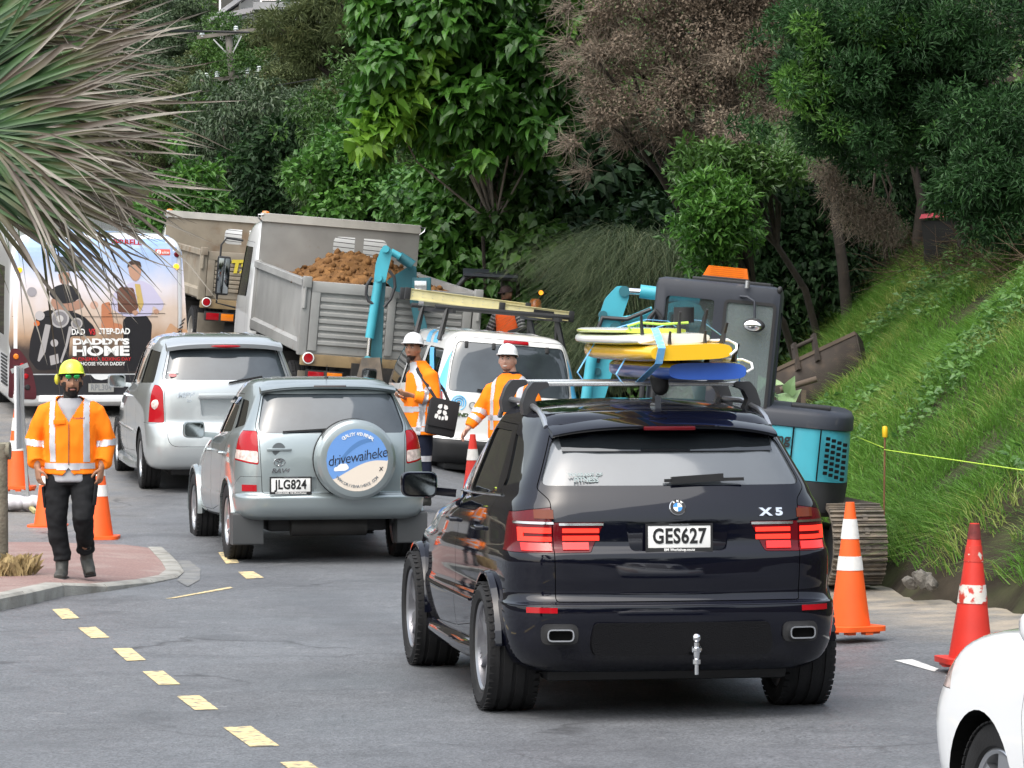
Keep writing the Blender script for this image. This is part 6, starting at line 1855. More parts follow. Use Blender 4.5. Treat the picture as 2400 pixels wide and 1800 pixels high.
def crumple(me,amp,sc,seed=0.0,stretch=(1,1,.6)):
 """cloth folds"""
 me.update()
 co=[v.co.copy()for v in me.vertices];no=[v.normal.copy()for v in me.vertices]
 out=np.empty((len(co),3),np.float32)
 for i,(c,n)in enumerate(zip(co,no)):
  q=Vector((c.x*stretch[0],c.y*stretch[1],c.z*stretch[2]))*sc+Vector((seed,seed,seed))
  d=noise.noise(q)+.5*noise.noise(q*2.1)+.8*(abs(noise.noise(q*.8+Vector((5,1,2))))-.3)
  out[i]=c+n*(d*amp)
 me.vertices.foreach_set('co',out.ravel());me.update()
 return me
SKIN_B=M('brown_skin',(.33,.17,.105),.5,var=.08,vscale=20,spec=.35)
SKIN_P=M('pale_skin',(.50,.29,.22),.5,var=.08,vscale=20,spec=.35)
SKIN_D=M('tanned_skin',(.26,.14,.09),.55,var=.08,vscale=20,spec=.3)
HAIR=M('black_hair',(.010,.008,.007),.7,var=.3,vscale=90,bump=.4,bscale=300)
HIVIS=M('hi_vis_orange',(.95,.215,.008),.75,var=.06,vscale=6,spec=.2)
TAPE=M('reflective_tape',(.52,.52,.55),.35,metal=.25,var=.05)
TROUSER=M('black_work_cotton',(.012,.0125,.014),.85,var=.25,vscale=8,spec=.2)
NAVY=M('navy_work_cotton',(.010,.013,.028),.85,var=.25,vscale=8,spec=.2)
BOOT=M('worn_boot_leather',(.045,.045,.040),.6,var=.4,vscale=12)
SHIRT=M('grey_shirt',(.33,.33,.35),.85,var=.08,vscale=8)
EYEW=M('eye_white',(.60,.56,.52),.3)
EYED=M('eye_dark',(.012,.008,.006),.2)
LIP=M('lip',(.26,.11,.085),.5)
HELM_W=M('white_helmet',(.80,.81,.82),.28,coat=.4,var=.03)
HELM_Y=M('yellow_helmet',(.70,.85,.045),.28,coat=.4,var=.03)
def face_parts(parent,mt,skin_lip=LIP):
 for sd in(-1,1):
  e=MB().sphere((sd*.031,-.088,.016),(.0135,.007,.0068),12,8);e.xf(mt);eo=e.build('eye',EYEW,parent)
  p=MB().sphere((sd*.031,-.0935,.016),(.0068,.003,.0066),10,6);p.xf(mt);p.build('pupil',EYED,eo)
  b=MB().tube([(sd*.012,-.100,.034),(sd*.030,-.099,.039),(sd*.050,-.088,.034)],[.0050,.0060,.0035],6);b.xf(mt);b.build('eyebrow',HAIR,parent)
 m=MB().sphere((0,-.1005,-.062),(.025,.007,.0062),14,8);m.xf(mt);m.build('mouth',skin_lip,parent)
def helmet(parent,mt,mat,peak=.05):
 """hard hat: ribbed dome, brim and peak"""
 n=40;rows=[]
 for i in range(11):
  t=i/10;a=t*math.pi/2
  rows.append((math.cos(a),math.sin(a)))
 vs=[]
 for(c,s)in rows:
  for j in range(n):
   th=2*math.pi*j/n
   rib=.0045*max(0,1-abs(math.sin(th))*9)*(s**.5)
   r=c**.82
   vs.append((.105*r*math.sin(th),(-.132*math.cos(th))*r,.055+.118*s+rib))
 fs=[(i*n+j,i*n+(j+1)%n,(i+1)*n+(j+1)%n,(i+1)*n+j)for i in range(10)for j in range(n)]
 o=len(vs)
 for(k,dz)in((0,.0),(1,-.008),(1,-.012),(0,-.006)):
  for j in range(n):
   th=2*math.pi*j/n;f=max(0,math.cos(th))**2.2
   e=k*(.012+peak*f)
   vs.append(((.105+e*.8)*math.sin(th),-(.132+e)*math.cos(th),.055+dz-k*.016*f))
 for r in range(3):
  fs+=[(o+r*n+j,o+r*n+(j+1)%n,o+(r+1)*n+(j+1)%n,o+(r+1)*n+j)for j in range(n)]
 h=MB().add(vs,fs);h.xf(mt)
 ho=h.build('helmet',mat,parent,50)
 hb=MB().lathe([(.088,.03),(.100,.03),(.102,.056),(.088,.056)],28,closed=True);hb.xf(mt@Matrix.Diagonal((1,1.2,1,1)));hb.build('head_band',BLACK,ho)
 return ho
def face_m(c,yaw,pitch=0,roll=0):
 return Matrix.Translation(c)@Matrix.Rotation(R(yaw),4,'Z')@Matrix.Rotation(R(pitch),4,'X')@Matrix.Rotation(R(roll),4,'Y')
# --- the walker
def build_walker():
 g=at_z(166,1358,.08)
 root=thing('person','person in orange hi-vis jacket, black trousers and yellow helmet walking on the footpath','person',(g.x,g.y,.085))
 V=Vector
 HC=V((.015,-.035,1.630));hm=face_m(HC,10,-2)
 neck=V((0,.01,1.47))
 shL,shR=V((-.195,.01,1.405)),V((.200,.01,1.405))
 elL,elR=V((-.300,.03,1.150)),V((.300,.05,1.155))
 wrL,wrR=V((-.268,-.07,.925)),V((.258,-.03,.925))
 hipL,hipR=V((-.095,0,.90)),V((.095,0,.90))
 knL,knR=V((-.115,-.03,.50)),V((.112,-.10,.52))
 anL,anR=V((-.075,.02,.10)),V((.105,.22,.20))
 b=MB()
 head_solid(b,hm,1.15,1.06)
 loft(b,[(HC+V((0,.03,-.03)),.055,.06),(neck+V((0,.0,.06)),.060,.062),(neck,.068,.068),(neck-V((0,0,.06)),.12,.09)])
 loft(b,[(V((0,.01,1.46)),.13,.085),(V((0,.01,1.38)),.19,.11),(V((0,.01,1.2)),.17,.115),(V((0,0,1.0)),.155,.11),(V((0,0,.86)),.16,.11)])
 for sh,el,wr in((shL,elL,wrL),(shR,elR,wrR)):
  loft(b,[(sh,.055,.055),(sh.lerp(el,.5),.048,.048),(el,.040,.040),(el.lerp(wr,.4),.040,.038),(wr,.029,.024)],14)
 hand_solid(b,wrL,(.16,-.12,-.97),(.75,.5,0),1,.42,1.06);hand_solid(b,wrR,(-.10,-.16,-.98),(-.75,.4,0),-1,.5,1.06)
 for hp,kn,an in((hipL,knL,anL),(hipR,knR,anR)):
  loft(b,[(hp,.080,.085),(hp.lerp(kn,.5),.070,.075),(kn,.055,.058),(kn.lerp(an,.4),.050,.054),(an,.036,.038)],14)
 me=fuse(b,.0065,2);me.materials.append(SKIN_B)
 body=link('body',me,None,root)
 face_parts(body,hm)
 im=hm.inverted()
 def beard(x,y,z,n):
  q=im@V((x,y,z))
  if abs(q.x)>.085 or q.z>.03 or q.z<-.135 or q.y>.03:return False
  if q.z<-.075:return True
  if q.z<-.042 and abs(q.x)<.035:return not(abs(q.x)<.022 and-.070<q.z<-.055)
  return abs(q.x)>.052-.25*(q.z+.02)*0 and q.z<.0 and q.y<.01
 shell(me,beard,.0035,'beard',HAIR,body)
 def hair(x,y,z,n):
  q=im@V((x,y,z));return q.z>.02 and(q.y>-.02 or q.z>.07)and abs(q.x)<.1 and q.z<.2 and not(abs(q.x)>.082)
 shell(me,hair,.005,'hair',HAIR,body)
 t=MB()
 loft(t,[(V((0,0,.96)),.180,.125),(V((0,0,.88)),.190,.135),(V((0,0,.78)),.185,.13)])
 loft(t,[(V((-.10,0,.88)),.105,.115),(V((-.11,-.01,.74)),.108,.115),(knL,.088,.098),(knL.lerp(anL,.45)+V((0,.01,0)),.080,.092),(V((-.078,.02,.20)),.072,.082),(V((-.076,.015,.145)),.078,.088)])
 loft(t,[(V((.10,0,.88)),.105,.115),(V((.115,-.03,.74)),.108,.115),(knR,.090,.100),(knR.lerp(anR,.45),.080,.092),(anR+V((.0,-.04,.10)),.072,.082),(anR+V((0,.0,.015)),.078,.088)])
 tm=crumple(fuse(t,.010,3,'trousers'),.011,9,3,(1,1,1.3));tm.materials.append(TROUSER)
 to=link('trousers',tm,None,root)
 for sd,kn in((-1,knL),(1,knR)):
  pk=MB().box(-.012,.012,-.06,.06,-.09,.09,.012);pk.xf(Matrix.Translation(kn+V((sd*.10,.02,.18)))@Matrix.Rotation(R(6*sd),4,'Y'));pk.build('cargo_pocket',TROUSER,to)
 s=MB();loft(s,[(V((0,.0,1.50)),.085,.075),(V((0,.0,1.42)),.15,.105),(V((0,0,1.2)),.18,.125),(V((0,0,.92)),.195,.142),(V((0,-.005,.80)),.200,.150)])
 sm=crumple(fuse(s,.012,2,'shirt'),.006,8,1);sm.materials.append(SHIRT);link('shirt',sm,None,root)
 j=MB()
 loft(j,[(V((0,.02,1.525)),.085,.075),(V((0,.015,1.49)),.130,.095),(V((0,.01,1.44)),.190,.115),(V((0,.01,1.38)),.222,.138),(V((0,.005,1.28)),.228,.152),(V((0,0,1.10)),.222,.155),(V((0,0,.95)),.225,.158),(V((0,0,.865)),.226,.160)],26)
 for sh,el,wr in((shL,elL,wrL),(shR,elR,wrR)):
  loft(j,[(sh+V((.05 if sh.x<0 else-.05,0,.0)),.074,.080),(sh.lerp(el,.10),.080,.083),(sh.lerp(el,.45),.082,.082),(el,.076,.075),(el.lerp(wr,.45),.073,.071),(el.lerp(wr,.85),.070,.066),(wr+V((0,0,.03)),.052,.048)],18)
 jm=fuse(j,.0095,3,'jacket');crumple(jm,.013,8,11)
 bm=bmesh.new();bm.from_mesh(jm)
 def gone(c):
  if c.y>-.02:return c.z>1.515
  if c.z>1.30 and abs(c.x)<(c.z-1.30)*.62 and c.y<0:return True
  return c.z<.93 and abs(c.x)<(.93-c.z)*.75 and c.y<-.06
 bmesh.ops.delete(bm,geom=[f for f in bm.faces if gone(f.calc_center_median())],context='FACES');bm.to_mesh(jm);bm.free()
 jm.materials.append(HIVIS);jo=link('jacket',jm,None,root)
 def arm_t(x,z):
  return z
 tor=lambda x:abs(x)<.232
 shell(jm,lambda x,y,z,n:abs(z-.935-.03*abs(x))<.026 and tor(x)and not(abs(x)>.205),.004,'reflective_tape',TAPE,jo)
 for sd in(-1,1):
  shell(jm,lambda x,y,z,n:abs(sd*x-.140+.02*(1.4-z)*(1 if sd<0 else-.6))<.024 and .97<z<1.52 and y<.1,.004,'reflective_tape',TAPE,jo)
  shell(jm,lambda x,y,z,n:abs(z-1.125-.12*(sd*x-.28))<.026 and sd*x>.215,.004,'reflective_tape',TAPE,jo)
 MB().tube([(0.004,-.157,1.29),(0.004,-.163,1.15),(.003,-.166,.95)],.004,6).build('zip',M('zip_dark',(.10,.05,.04),.5),jo)
 pk=MB().box(-.05,.05,-.008,.004,-.02,.02,.005);pk.xf(Matrix.Translation((-.075,-.150,1.305))@Matrix.Rotation(R(-4),4,'Y'));pk.build('pocket_flap',HIVIS,jo)
 lettering('Transfield',.026,M('logo_ink',(.22,.07,.06),.6),jo,(.085,-.160,1.335),(0,0,R(12)),bold=.0008)
 for an,toe in((anL,V((-.01,-1,0))),(anR,V((.25,-.9,-.55)))):
  d=toe.normalized();up=V((0,0,1))if an is anL else V((0,-.5,.85))
  bb=MB();X_=d.cross(up).normalized();up=X_.cross(d).normalized()
  q=an
  loft(bb,[(q+up*.12,.058,.062,X_),(q+up*.04,.056,.064,X_),(q-up*.03+d*.01,.052,.078,X_)],16)
  loft(bb,[(q-d*.075-up*.055,.040,.040,X_),(q-d*.02-up*.050,.050,.052,X_),(q+d*.08-up*.058,.052,.046,X_),(q+d*.15-up*.066,.052,.040,X_),(q+d*.20-up*.076,.040,.028,X_)],16)
  bo_me=fuse(bb,.009,2,'boot');bo_me.materials.append(BOOT);bo=link('boot',bo_me,None,root)
  so=MB();so.obox(q+d*.062-up*.095,X_*.050,d*.145,up*.012,.01);so.build('sole',BLACK,bo)
  lc=MB()
  for i in range(5):
   c=q+d*(.062-.004*i)+up*(.10-.028*i);lc.tube([c-X_*.025,c+d*.008,c+X_*.025],.004,5)
  lc.build('laces',BLACK,bo)
 h=helmet(root,hm@Matrix.Translation((0,.016,.016))@Matrix.Rotation(R(-9),4,'X'),HELM_Y,.04)
 em=MB();em.sphere((-.118,.02,.025),(.024,.032,.045),14,10);em.xf(hm);em.build('ear_muff',M('muff_yellow',(.55,.50,.03),.5),h)
 GREEN=M('green_mirror_lens',(.02,.42,.09),.12,metal=.7,coat=.8)
 gl=MB().tube([(-.078,-.05,.052),(-.055,-.108,.055),(0,-.120,.055),(.055,-.108,.055),(.078,-.05,.052)],.004,6);gl.xf(hm);go=gl.build('sunglasses',BLACK,root)
 for sd in(-1,1):
  l=MB().sphere((sd*.033,-.116,.046),(.027,.008,.020),16,10);l.xf(hm);l.build('lens',GREEN,go)
 return root
build_walker()
# --- two workers in white helmets beside the van
def build_bag_worker():
 D=41.8
 p=at(985,1180,D);gz=.22
 root=thing('person','person in white helmet with a black shoulder bag, looking up from a phone','person',(p.x,D,gz),R(24),'road workers in white helmets')
 V=Vector
 HC=V((-.095,-.02,1.675));hm=face_m(HC,-46,-5)
 b=MB();head_solid(b,hm,1.0,.98)
 loft(b,[(HC+V((.02,.01,-.03)),.055,.06),(V((-.045,0,1.53)),.060,.062),(V((-.02,0,1.46)),.08,.08),(V((0,0,1.42)),.10,.15)])
 loft(b,[(V((0,0,1.45)),.085,.13),(V((0,0,1.38)),.11,.18),(V((0,0,1.2)),.115,.16),(V((0,0,.9)),.11,.15)])
 shN,elN,wrN=V((.02,-.20,1.425)),V((.06,-.245,1.14)),V((-.175,-.19,1.19))
 shF,elF,wrF=V((.02,.20,1.425)),V((.05,.24,1.14)),V((-.18,.02,1.17))
 for sh,el,wr in((shN,elN,wrN),(shF,elF,wrF)):
  loft(b,[(sh,.052,.052),(sh.lerp(el,.5),.046,.046),(el,.040,.040),(wr,.028,.024)],14)
 hand_solid(b,wrN,(-.95,.15,.22),(0,.55,.85),1,.45,1.05,.3);hand_solid(b,wrF,(-.85,-.40,.1),(0,-.3,.9),-1,.5,1.0)
 for sd in(-1,1):
  loft(b,[(V((0,sd*.09,.9)),.08,.08),(V((-.01,sd*.10,.5)),.058,.056),(V((.02,sd*.10,.1)),.038,.036)],14)
 me=fuse(b,.0075,2);me.materials.append(SKIN_B);body=link('body',me,None,root)
 face_parts(body,hm);im=hm.inverted()
 shell(me,lambda x,y,z,n:(lambda q:q.z<-.068 and q.z>-.14 and q.y<-.02 and abs(q.x)<.06 and not(q.z>-.072))(im@V((x,y,z))),.004,'beard',HAIR,body)
 gt=MB().sphere((0,-.100,-.125),(.022,.020,.035),12,8);gt.xf(hm);gt.build('goatee',HAIR,body)
 shell(me,lambda x,y,z,n:(lambda q:q.z>.0 and q.y>.03 and q.z<.2 and abs(q.x)<.1)(im@V((x,y,z))),.003,'hair',HAIR,body)
 t=MB()
 loft(t,[(V((0,0,.98)),.15,.18),(V((0,0,.85)),.155,.185),(V((0,0,.76)),.14,.18)])
 for sd in(-1,1):
  loft(t,[(V((0,sd*.09,.85)),.115,.10),(V((-.01,sd*.10,.5)),.092,.086),(V((.01,sd*.10,.25)),.085,.08),(V((.02,sd*.10,.10)),.088,.082)])
 tm=crumple(fuse(t,.012,3,'trousers'),.010,9,5);tm.materials.append(NAVY);to=link('trousers',tm,None,root)
 for sd in(-1,1):
  shell(tm,lambda x,y,z,n:abs(z-.52)<.028 and sd*y>0,.004,'reflective_tape',TAPE,to)
  bb=MB();loft(bb,[(V((.02,sd*.10,.16)),.06,.055),(V((.02,sd*.10,.05)),.06,.052)]);loft(bb,[(V((.08,sd*.10,.05)),.04,.045),(V((-.06,sd*.10,.05)),.05,.045),(V((-.17,sd*.10,.035)),.03,.04)])
  bm_=fuse(bb,.012,2,'boot');bm_.materials.append(BOOT);link('boot',bm_,None,root)
 j=MB()
 loft(j,[(V((-.03,0,1.575)),.075,.080),(V((-.02,0,1.52)),.085,.095),(V((0,0,1.47)),.105,.15),(V((.01,0,1.39)),.145,.205),(V((.01,0,1.30)),.158,.222),(V((.01,0,1.15)),.165,.225),(V((.01,0,.95)),.175,.23),(V((.01,0,.77)),.180,.235)],26)
 for sh,el,wr in((shN,elN,wrN),(shF,elF,wrF)):
  loft(j,[(sh-V((0,.05*(1 if sh.y>0 else-1),0)),.075,.07),(sh.lerp(el,.12),.09,.088),(sh.lerp(el,.5),.092,.090),(el,.085,.085),(el.lerp(wr,.5),.078,.074),(wr+(el-wr).normalized()*.03,.056,.052)],18)
 jm=crumple(fuse(j,.011,3,'jacket'),.010,7,2)
 bm=bmesh.new();bm.from_mesh(jm)
 bmesh.ops.delete(bm,geom=[f for f in bm.faces if f.calc_center_median().z>1.555],context='FACES');bm.to_mesh(jm);bm.free()
 jm.materials.append(HIVIS);jo=link('jacket',jm,None,root)
 shell(jm,lambda x,y,z,n:abs(z-1.04)<.028 and abs(y)>-.1 and(x>-.20 and not(y<-.20 and x<-.02)),.004,'reflective_tape',TAPE,jo)
 shell(jm,lambda x,y,z,n:abs(z-.83)<.026,.004,'reflective_tape',TAPE,jo)
 shell(jm,lambda x,y,z,n:abs(x+.075+.06*(z-1.2))<.024 and z>.86 and z<1.54 and y<.05 and y>-.235,.004,'reflective_tape',TAPE,jo)
 shell(jm,lambda x,y,z,n:abs(x-.115)<.024 and z>.86 and z<1.50 and y<.12,.004,'reflective_tape',TAPE,jo)
 a=(wrN-elN).normalized()
 shell(jm,lambda x,y,z,n:abs((V((x,y,z))-elN).dot(a)-.10)<.027 and y<-.12 and z<1.28 and x<.0,.004,'reflective_tape',TAPE,jo)
 helmet(root,hm@Matrix.Translation((0,.012,.012))@Matrix.Rotation(R(-5),4,'X'),HELM_W,.05)
 bag=thing('shoulder_bag','black cloth shoulder bag with a white carved-face emblem','bag',root.location,R(24))
 bw=MB();bm2=MB().box(-.165,.165,-.045,.045,-.19,.19,.03)
 bm2.xf(Matrix.Translation((.115,-.325,.955))@Matrix.Rotation(R(11),4,'Y'))
 BAGM=M('black_canvas',(.014,.014,.016),.8,var=.2,vscale=9,bump=.2,bscale=120)
 bo=bm2.build('bag',BAGM,bag)
 fl=MB().box(-.168,.168,-.012,.006,-.15,.15,.01);fl.xf(Matrix.Translation((.108,-.376,1.0))@Matrix.Rotation(R(11),4,'Y'));fo=fl.build('flap',BAGM,bag)
 MB().tube([(.05,-.33,1.14),(-.03,-.27,1.30),(-.085,-.15,1.44),(-.05,.02,1.545),(.06,.10,1.52),(.14,.0,1.40),(.20,-.16,1.25),(.20,-.30,1.13)],.020,6,sx=.35).build('strap',BAGM,bag)
 em=MB();EM=Matrix.Translation((.088,-.390,1.015))@Matrix.Rotation(R(11),4,'Y')
 for sd in(-1,1):
  for poly in([(.012,.085),(.05,.075),(.062,.045),(.03,.03),(.010,.045)],[(.008,.022),(.045,.02),(.06,-.01),(.03,-.03),(.010,-.012)],[(.04,-.02),(.075,-.03),(.078,-.07),(.05,-.078),(.036,-.05)],[(.006,-.045),(.03,-.04),(.034,-.075),(.006,-.085)]):
   em.prism(rpoly([(sd*x,z)for x,z in poly],.008,2),'Y',-.001,.001)
 em.xf(EM);em.build('emblem',WHITEINK,fo)
 ph=thing('mobile_phone','dark phone held in the hand of the worker with the bag','phone',root.location,R(24))
 pm=MB().box(-.075,.075,-.036,.036,-.005,.005,.004);pm.xf(Matrix.Translation((-.315,-.13,1.245))@Matrix.Rotation(R(24),4,'Y')@Matrix.Rotation(R(20),4,'X'));pm.build('case',BLACK,ph)
 sc=MB().box(-.066,.066,-.031,.031,.0052,.0062);sc.xf(Matrix.Translation((-.315,-.13,1.245))@Matrix.Rotation(R(24),4,'Y')@Matrix.Rotation(R(20),4,'X'));sc.build('screen',GLASS,ph)
 return root
build_bag_worker()
def build_second_worker():
 D=41.3
 p=at(1196,1180,D);gz=.16
 root=thing('person','pale person in white helmet and orange jacket just behind the black wagon roof','person',(p.x,D,gz),R(-24),'road workers in white helmets')
 V=Vector
 HC=V((-.02,-.03,1.620));hm=face_m(HC,10,-5)
 b=MB();head_solid(b,hm,1.1,1.12)
 loft(b,[(HC+V((0,.02,-.03)),.065,.065),(V((0,.01,1.47)),.070,.072),(V((0,.01,1.40)),.13,.10)])
 loft(b,[(V((0,.01,1.42)),.15,.09),(V((0,.01,1.34)),.20,.12),(V((0,0,1.1)),.18,.13),(V((0,0,.85)),.17,.12)])
 arms=((V((-.20,.01,1.335)),V((-.33,.0,1.11)),V((-.44,-.12,.90)),1),(V((.20,.01,1.335)),V((.29,.06,1.08)),V((.26,-.05,.88)),-1))
 for sh,el,wr,s in arms:
  loft(b,[(sh,.055,.055),(sh.lerp(el,.5),.05,.05),(el,.042,.042),(wr,.029,.026)],14)
  hand_solid(b,wr,(wr-el),(.3*s,-.3,-.6),s,.5,1.0)
 for sd in(-1,1):
  loft(b,[(V((sd*.09,0,.88)),.08,.08),(V((sd*.1,-.01,.5)),.058,.056),(V((sd*.1,.02,.1)),.038,.036)],14)
 me=fuse(b,.0075,2);me.materials.append(SKIN_P);body=link('body',me,None,root)
 face_parts(body,hm,M('lip_pale',(.42,.18,.15),.5));im=hm.inverted()
 shell(me,lambda x,y,z,n:(lambda q:q.z>-.02 and q.y>.0 and q.z<.2 and abs(q.x)<.11 and not(abs(q.x)>.08 and q.z<.03 and q.y<.035))(im@V((x,y,z))),.004,'hair',HAIR,body)
 shell(me,lambda x,y,z,n:(lambda q:q.z<-.085 and q.z>-.13 and q.y<-.03 and abs(q.x)<.045)(im@V((x,y,z))),.002,'stubble',M('stubble',(.17,.10,.08),.7),body)
 t=MB();loft(t,[(V((0,0,.96)),.19,.15),(V((0,0,.80)),.19,.15)])
 for sd in(-1,1):loft(t,[(V((sd*.09,0,.88)),.11,.12),(V((sd*.1,-.01,.5)),.09,.095),(V((sd*.1,.02,.1)),.085,.09)])
 tm=fuse(t,.013,3,'trousers');tm.materials.append(NAVY);link('trousers',tm,None,root)
 for sd in(-1,1):
  bb=MB();loft(bb,[(V((sd*.1,.08,.05)),.045,.045),(V((sd*.1,-.05,.055)),.05,.05),(V((sd*.1,-.18,.035)),.035,.03)]);bm_=fuse(bb,.013,2,'boot');bm_.materials.append(BOOT);link('boot',bm_,None,root)
 c=MB();loft(c,[(V((0,.02,1.505)),.085,.085),(V((0,.015,1.44)),.12,.10)]);cm=fuse(c,.01,2,'collar');cm.materials.append(NAVY);link('collar',cm,None,root)
 j=MB()
 loft(j,[(V((0,.02,1.485)),.10,.085),(V((0,.015,1.44)),.15,.10),(V((0,.01,1.37)),.215,.13),(V((0,.01,1.29)),.238,.15),(V((0,0,1.2)),.245,.17),(V((0,0,1.0)),.25,.175),(V((0,0,.80)),.25,.175)],26)
 for sh,el,wr,s in arms:loft(j,[(sh+V((-.06*(1 if sh.x>0 else-1),0,.01)),.07,.08),(sh.lerp(el,.12),.086,.09),(sh.lerp(el,.5),.095,.092),(el,.086,.084),(el.lerp(wr,.6),.074,.07),(wr+(el-wr).normalized()*.03,.055,.05)],18)
 jm=crumple(fuse(j,.011,3,'jacket'),.010,7,8);jm.materials.append(HIVIS);jo=link('jacket',jm,None,root)
 for sd in(-1,1):
  shell(jm,lambda x,y,z,n:abs(sd*x-.155)<.026 and .9<z<1.5,.004,'reflective_tape',TAPE,jo)
 shell(jm,lambda x,y,z,n:abs(z-1.02)<.028 and abs(x)<.23,.004,'reflective_tape',TAPE,jo)
 for sh,el,wr,s in arms:
  a=(wr-el).normalized();shell(jm,lambda x,y,z,n:abs((V((x,y,z))-el).dot(a)-.13)<.027 and abs(x)>.26,.004,'reflective_tape',TAPE,jo)
 helmet(root,hm@Matrix.Translation((0,.012,.012))@Matrix.Rotation(R(-5),4,'X'),HELM_W,.06)
 return root
build_second_worker()
def build_operator():
 D=57.3
 root=thing('person','person in a dark cap and orange vest driving the small digger','person',(at(1190,700,D).x,D,.35),R(-38))
 V=Vector
 z0=at(1190,690,D).z-.35
 HC=V((0,-.03,z0));hm=face_m(HC,0,4)
 b=MB();head_solid(b,hm)
 loft(b,[(HC+V((0,.02,-.03)),.055,.06),(HC+V((0,.03,-.16)),.062,.064),(HC+V((0,.04,-.22)),.12,.09)])
 T=HC+V((0,.04,-.22))
 loft(b,[(T,.14,.09),(T-V((0,0,.10)),.19,.115),(T-V((0,-.02,.35)),.16,.115),(T-V((0,-.03,.55)),.16,.12)])
 arms=((T+V((-.19,0,-.05)),T+V((-.29,-.06,-.30)),T+V((-.20,-.32,-.38)),1),(T+V((.19,0,-.05)),T+V((.30,-.04,-.30)),T+V((.20,-.30,-.36)),-1))
 for sh,el,wr,s in arms:
  loft(b,[(sh,.052,.052),(el,.042,.042),(wr,.030,.026)],14);hand_solid(b,wr,(wr-el),(0,0,-1),s,.7)
 Hp=T-V((0,-.03,.55))
 for sd in(-1,1):
  loft(b,[(Hp+V((sd*.09,0,0)),.085,.085),(Hp+V((sd*.12,-.42,.04)),.06,.06),(Hp+V((sd*.12,-.46,-.38)),.04,.04)],14)
 me=fuse(b,.009,2);me.materials.append(SKIN_D);body=link('body',me,None,root)
 face_parts(body,hm);im=hm.inverted()
 shell(me,lambda x,y,z,n:(lambda q:q.z<-.06 and q.z>-.14 and q.y<.02 and abs(q.x)<.08)(im@V((x,y,z))),.004,'beard',HAIR,body)
 CAP=M('dark_cap',(.035,.018,.018),.8,var=.2)
 cp=MB();n=28;vs=[]
 for i in range(7):
  a=i/6*math.pi/2
  for k in range(n):
   th=2*math.pi*k/n;vs.append((.090*math.cos(a)**.8*math.sin(th),-.112*math.cos(a)**.8*math.cos(th),.035+.10*math.sin(a)))
 cp.add(vs,[(i*n+k,i*n+(k+1)%n,(i+1)*n+(k+1)%n,(i+1)*n+k)for i in range(6)for k in range(n)])
 cp.grid(lambda u,v:((u-.5)*.15,-.10-.085*v*(1-(2*u-1)**2*.5),.042-.012*v),9,5)
 cp.grid(lambda u,v:((u-.5)*.15,-.10-.085*v*(1-(2*u-1)**2*.5),.037-.012*v),9,5)
 cp.xf(hm);cp.build('cap',CAP,root)
 sg=MB()
 for sd in(-1,1):sg.sphere((sd*.03,-.096,.014),(.024,.006,.015),12,8)
 sg.xf(hm);sg.build('sunglasses',GLASS,root)
 v=MB();loft(v,[(T+V((0,0,.05)),.10,.08),(T,.17,.11),(T-V((0,0,.09)),.21,.135),(T-V((0,0,.35)),.20,.145),(T-V((0,-.02,.58)),.20,.15)],22)
 vm=crumple(fuse(v,.012,3,'vest'),.008,8,4);vm.materials.append(M('hi_vis_red_orange',(.82,.11,.012),.75,var=.06));vo=link('vest',vm,None,root)
 SL=M('striped_sleeve',(.030,.030,.036),.8,var=.2)
 for sh,el,wr,s in arms:
  a=MB();loft(a,[(sh,.075,.075),(el,.064,.064),(el.lerp(wr,.85),.05,.046)],16);am=fuse(a,.012,2,'sleeve');am.materials.append(SL);so=link('sleeve',am,None,root)
  d=(el-sh).normalized()
  for i in range(5):shell(am,lambda x,y,z,n:abs((V((x,y,z))-sh).dot(d)-.04-i*.05)<.010,.003,'sleeve_stripe',M('stripe_pale',(.25,.25,.26),.8),so)
 t=MB();loft(t,[(Hp+V((0,0,.08)),.18,.14),(Hp-V((0,0,.06)),.19,.15)])
 for sd in(-1,1):loft(t,[(Hp+V((sd*.09,0,0)),.11,.11),(Hp+V((sd*.12,-.42,.04)),.085,.085),(Hp+V((sd*.12,-.46,-.38)),.07,.07)])
 tm=fuse(t,.014,2,'trousers');tm.materials.append(NAVY);link('trousers',tm,None,root)
 return root
build_operator()
# ------------------------------------------------------------------ cones, boards, stakes and other small things
CONE_O=M('cone_orange',(.85,.11,.012),.5,var=.08,vscale=5,col2=(.62,.085,.02),mix=.25,mscale=6)
CONE_R=M('cone_red',(.62,.035,.022),.5,var=.12,vscale=5,col2=(.10,.02,.015),mix=.30,mscale=7,mhard=.05)
BAND=M('cone_band',(.70,.69,.66),.45,var=.1,vscale=20,col2=(.35,.30,.28),mix=.28,mscale=26,mhard=.04)
BAND_W=M('worn_cone_band',(.66,.64,.58),.5,var=.15,vscale=20,col2=(.50,.045,.03),mix=.45,mscale=14,mhard=.03)
def cone_parts(root,body,bands,band_mat,tip_dark=False,h=.90):
 base=MB()
 base.prism(rpoly([(-.20,-.20),(.20,-.20),(.20,.20),(-.20,.20)],.10,5),'Z',.022,.055)
 for a in range(8):
  w=a*math.pi/4+.2
  base.box(.165*math.cos(w)-.03,.165*math.cos(w)+.03,.165*math.sin(w)-.03,.165*math.sin(w)+.03,0,.024)
 base.build('base',body,root)
 def rad(z):return .150+(.030-.150)*(z/h)**.92
 prof=[(rad(z),z)for z in np.linspace(.05,h,14)]+[(.022,h),(.020,h-.02)]
 MB().lathe(prof,32).build('cone_body',body,root,50)
 for(z0,z1)in bands:
  MB().lathe([(rad(z)+.0035,z)for z in np.linspace(z0,z1,4)],32).build('reflective_band',band_mat,root,60)
 if tip_dark:
  MB().lathe([(rad(z)+.002,z)for z in np.linspace(.80,.895,4)],24).build('scuffed_tip',M('cone_scuff',(.16,.022,.02),.7,var=.5,vscale=20),root)
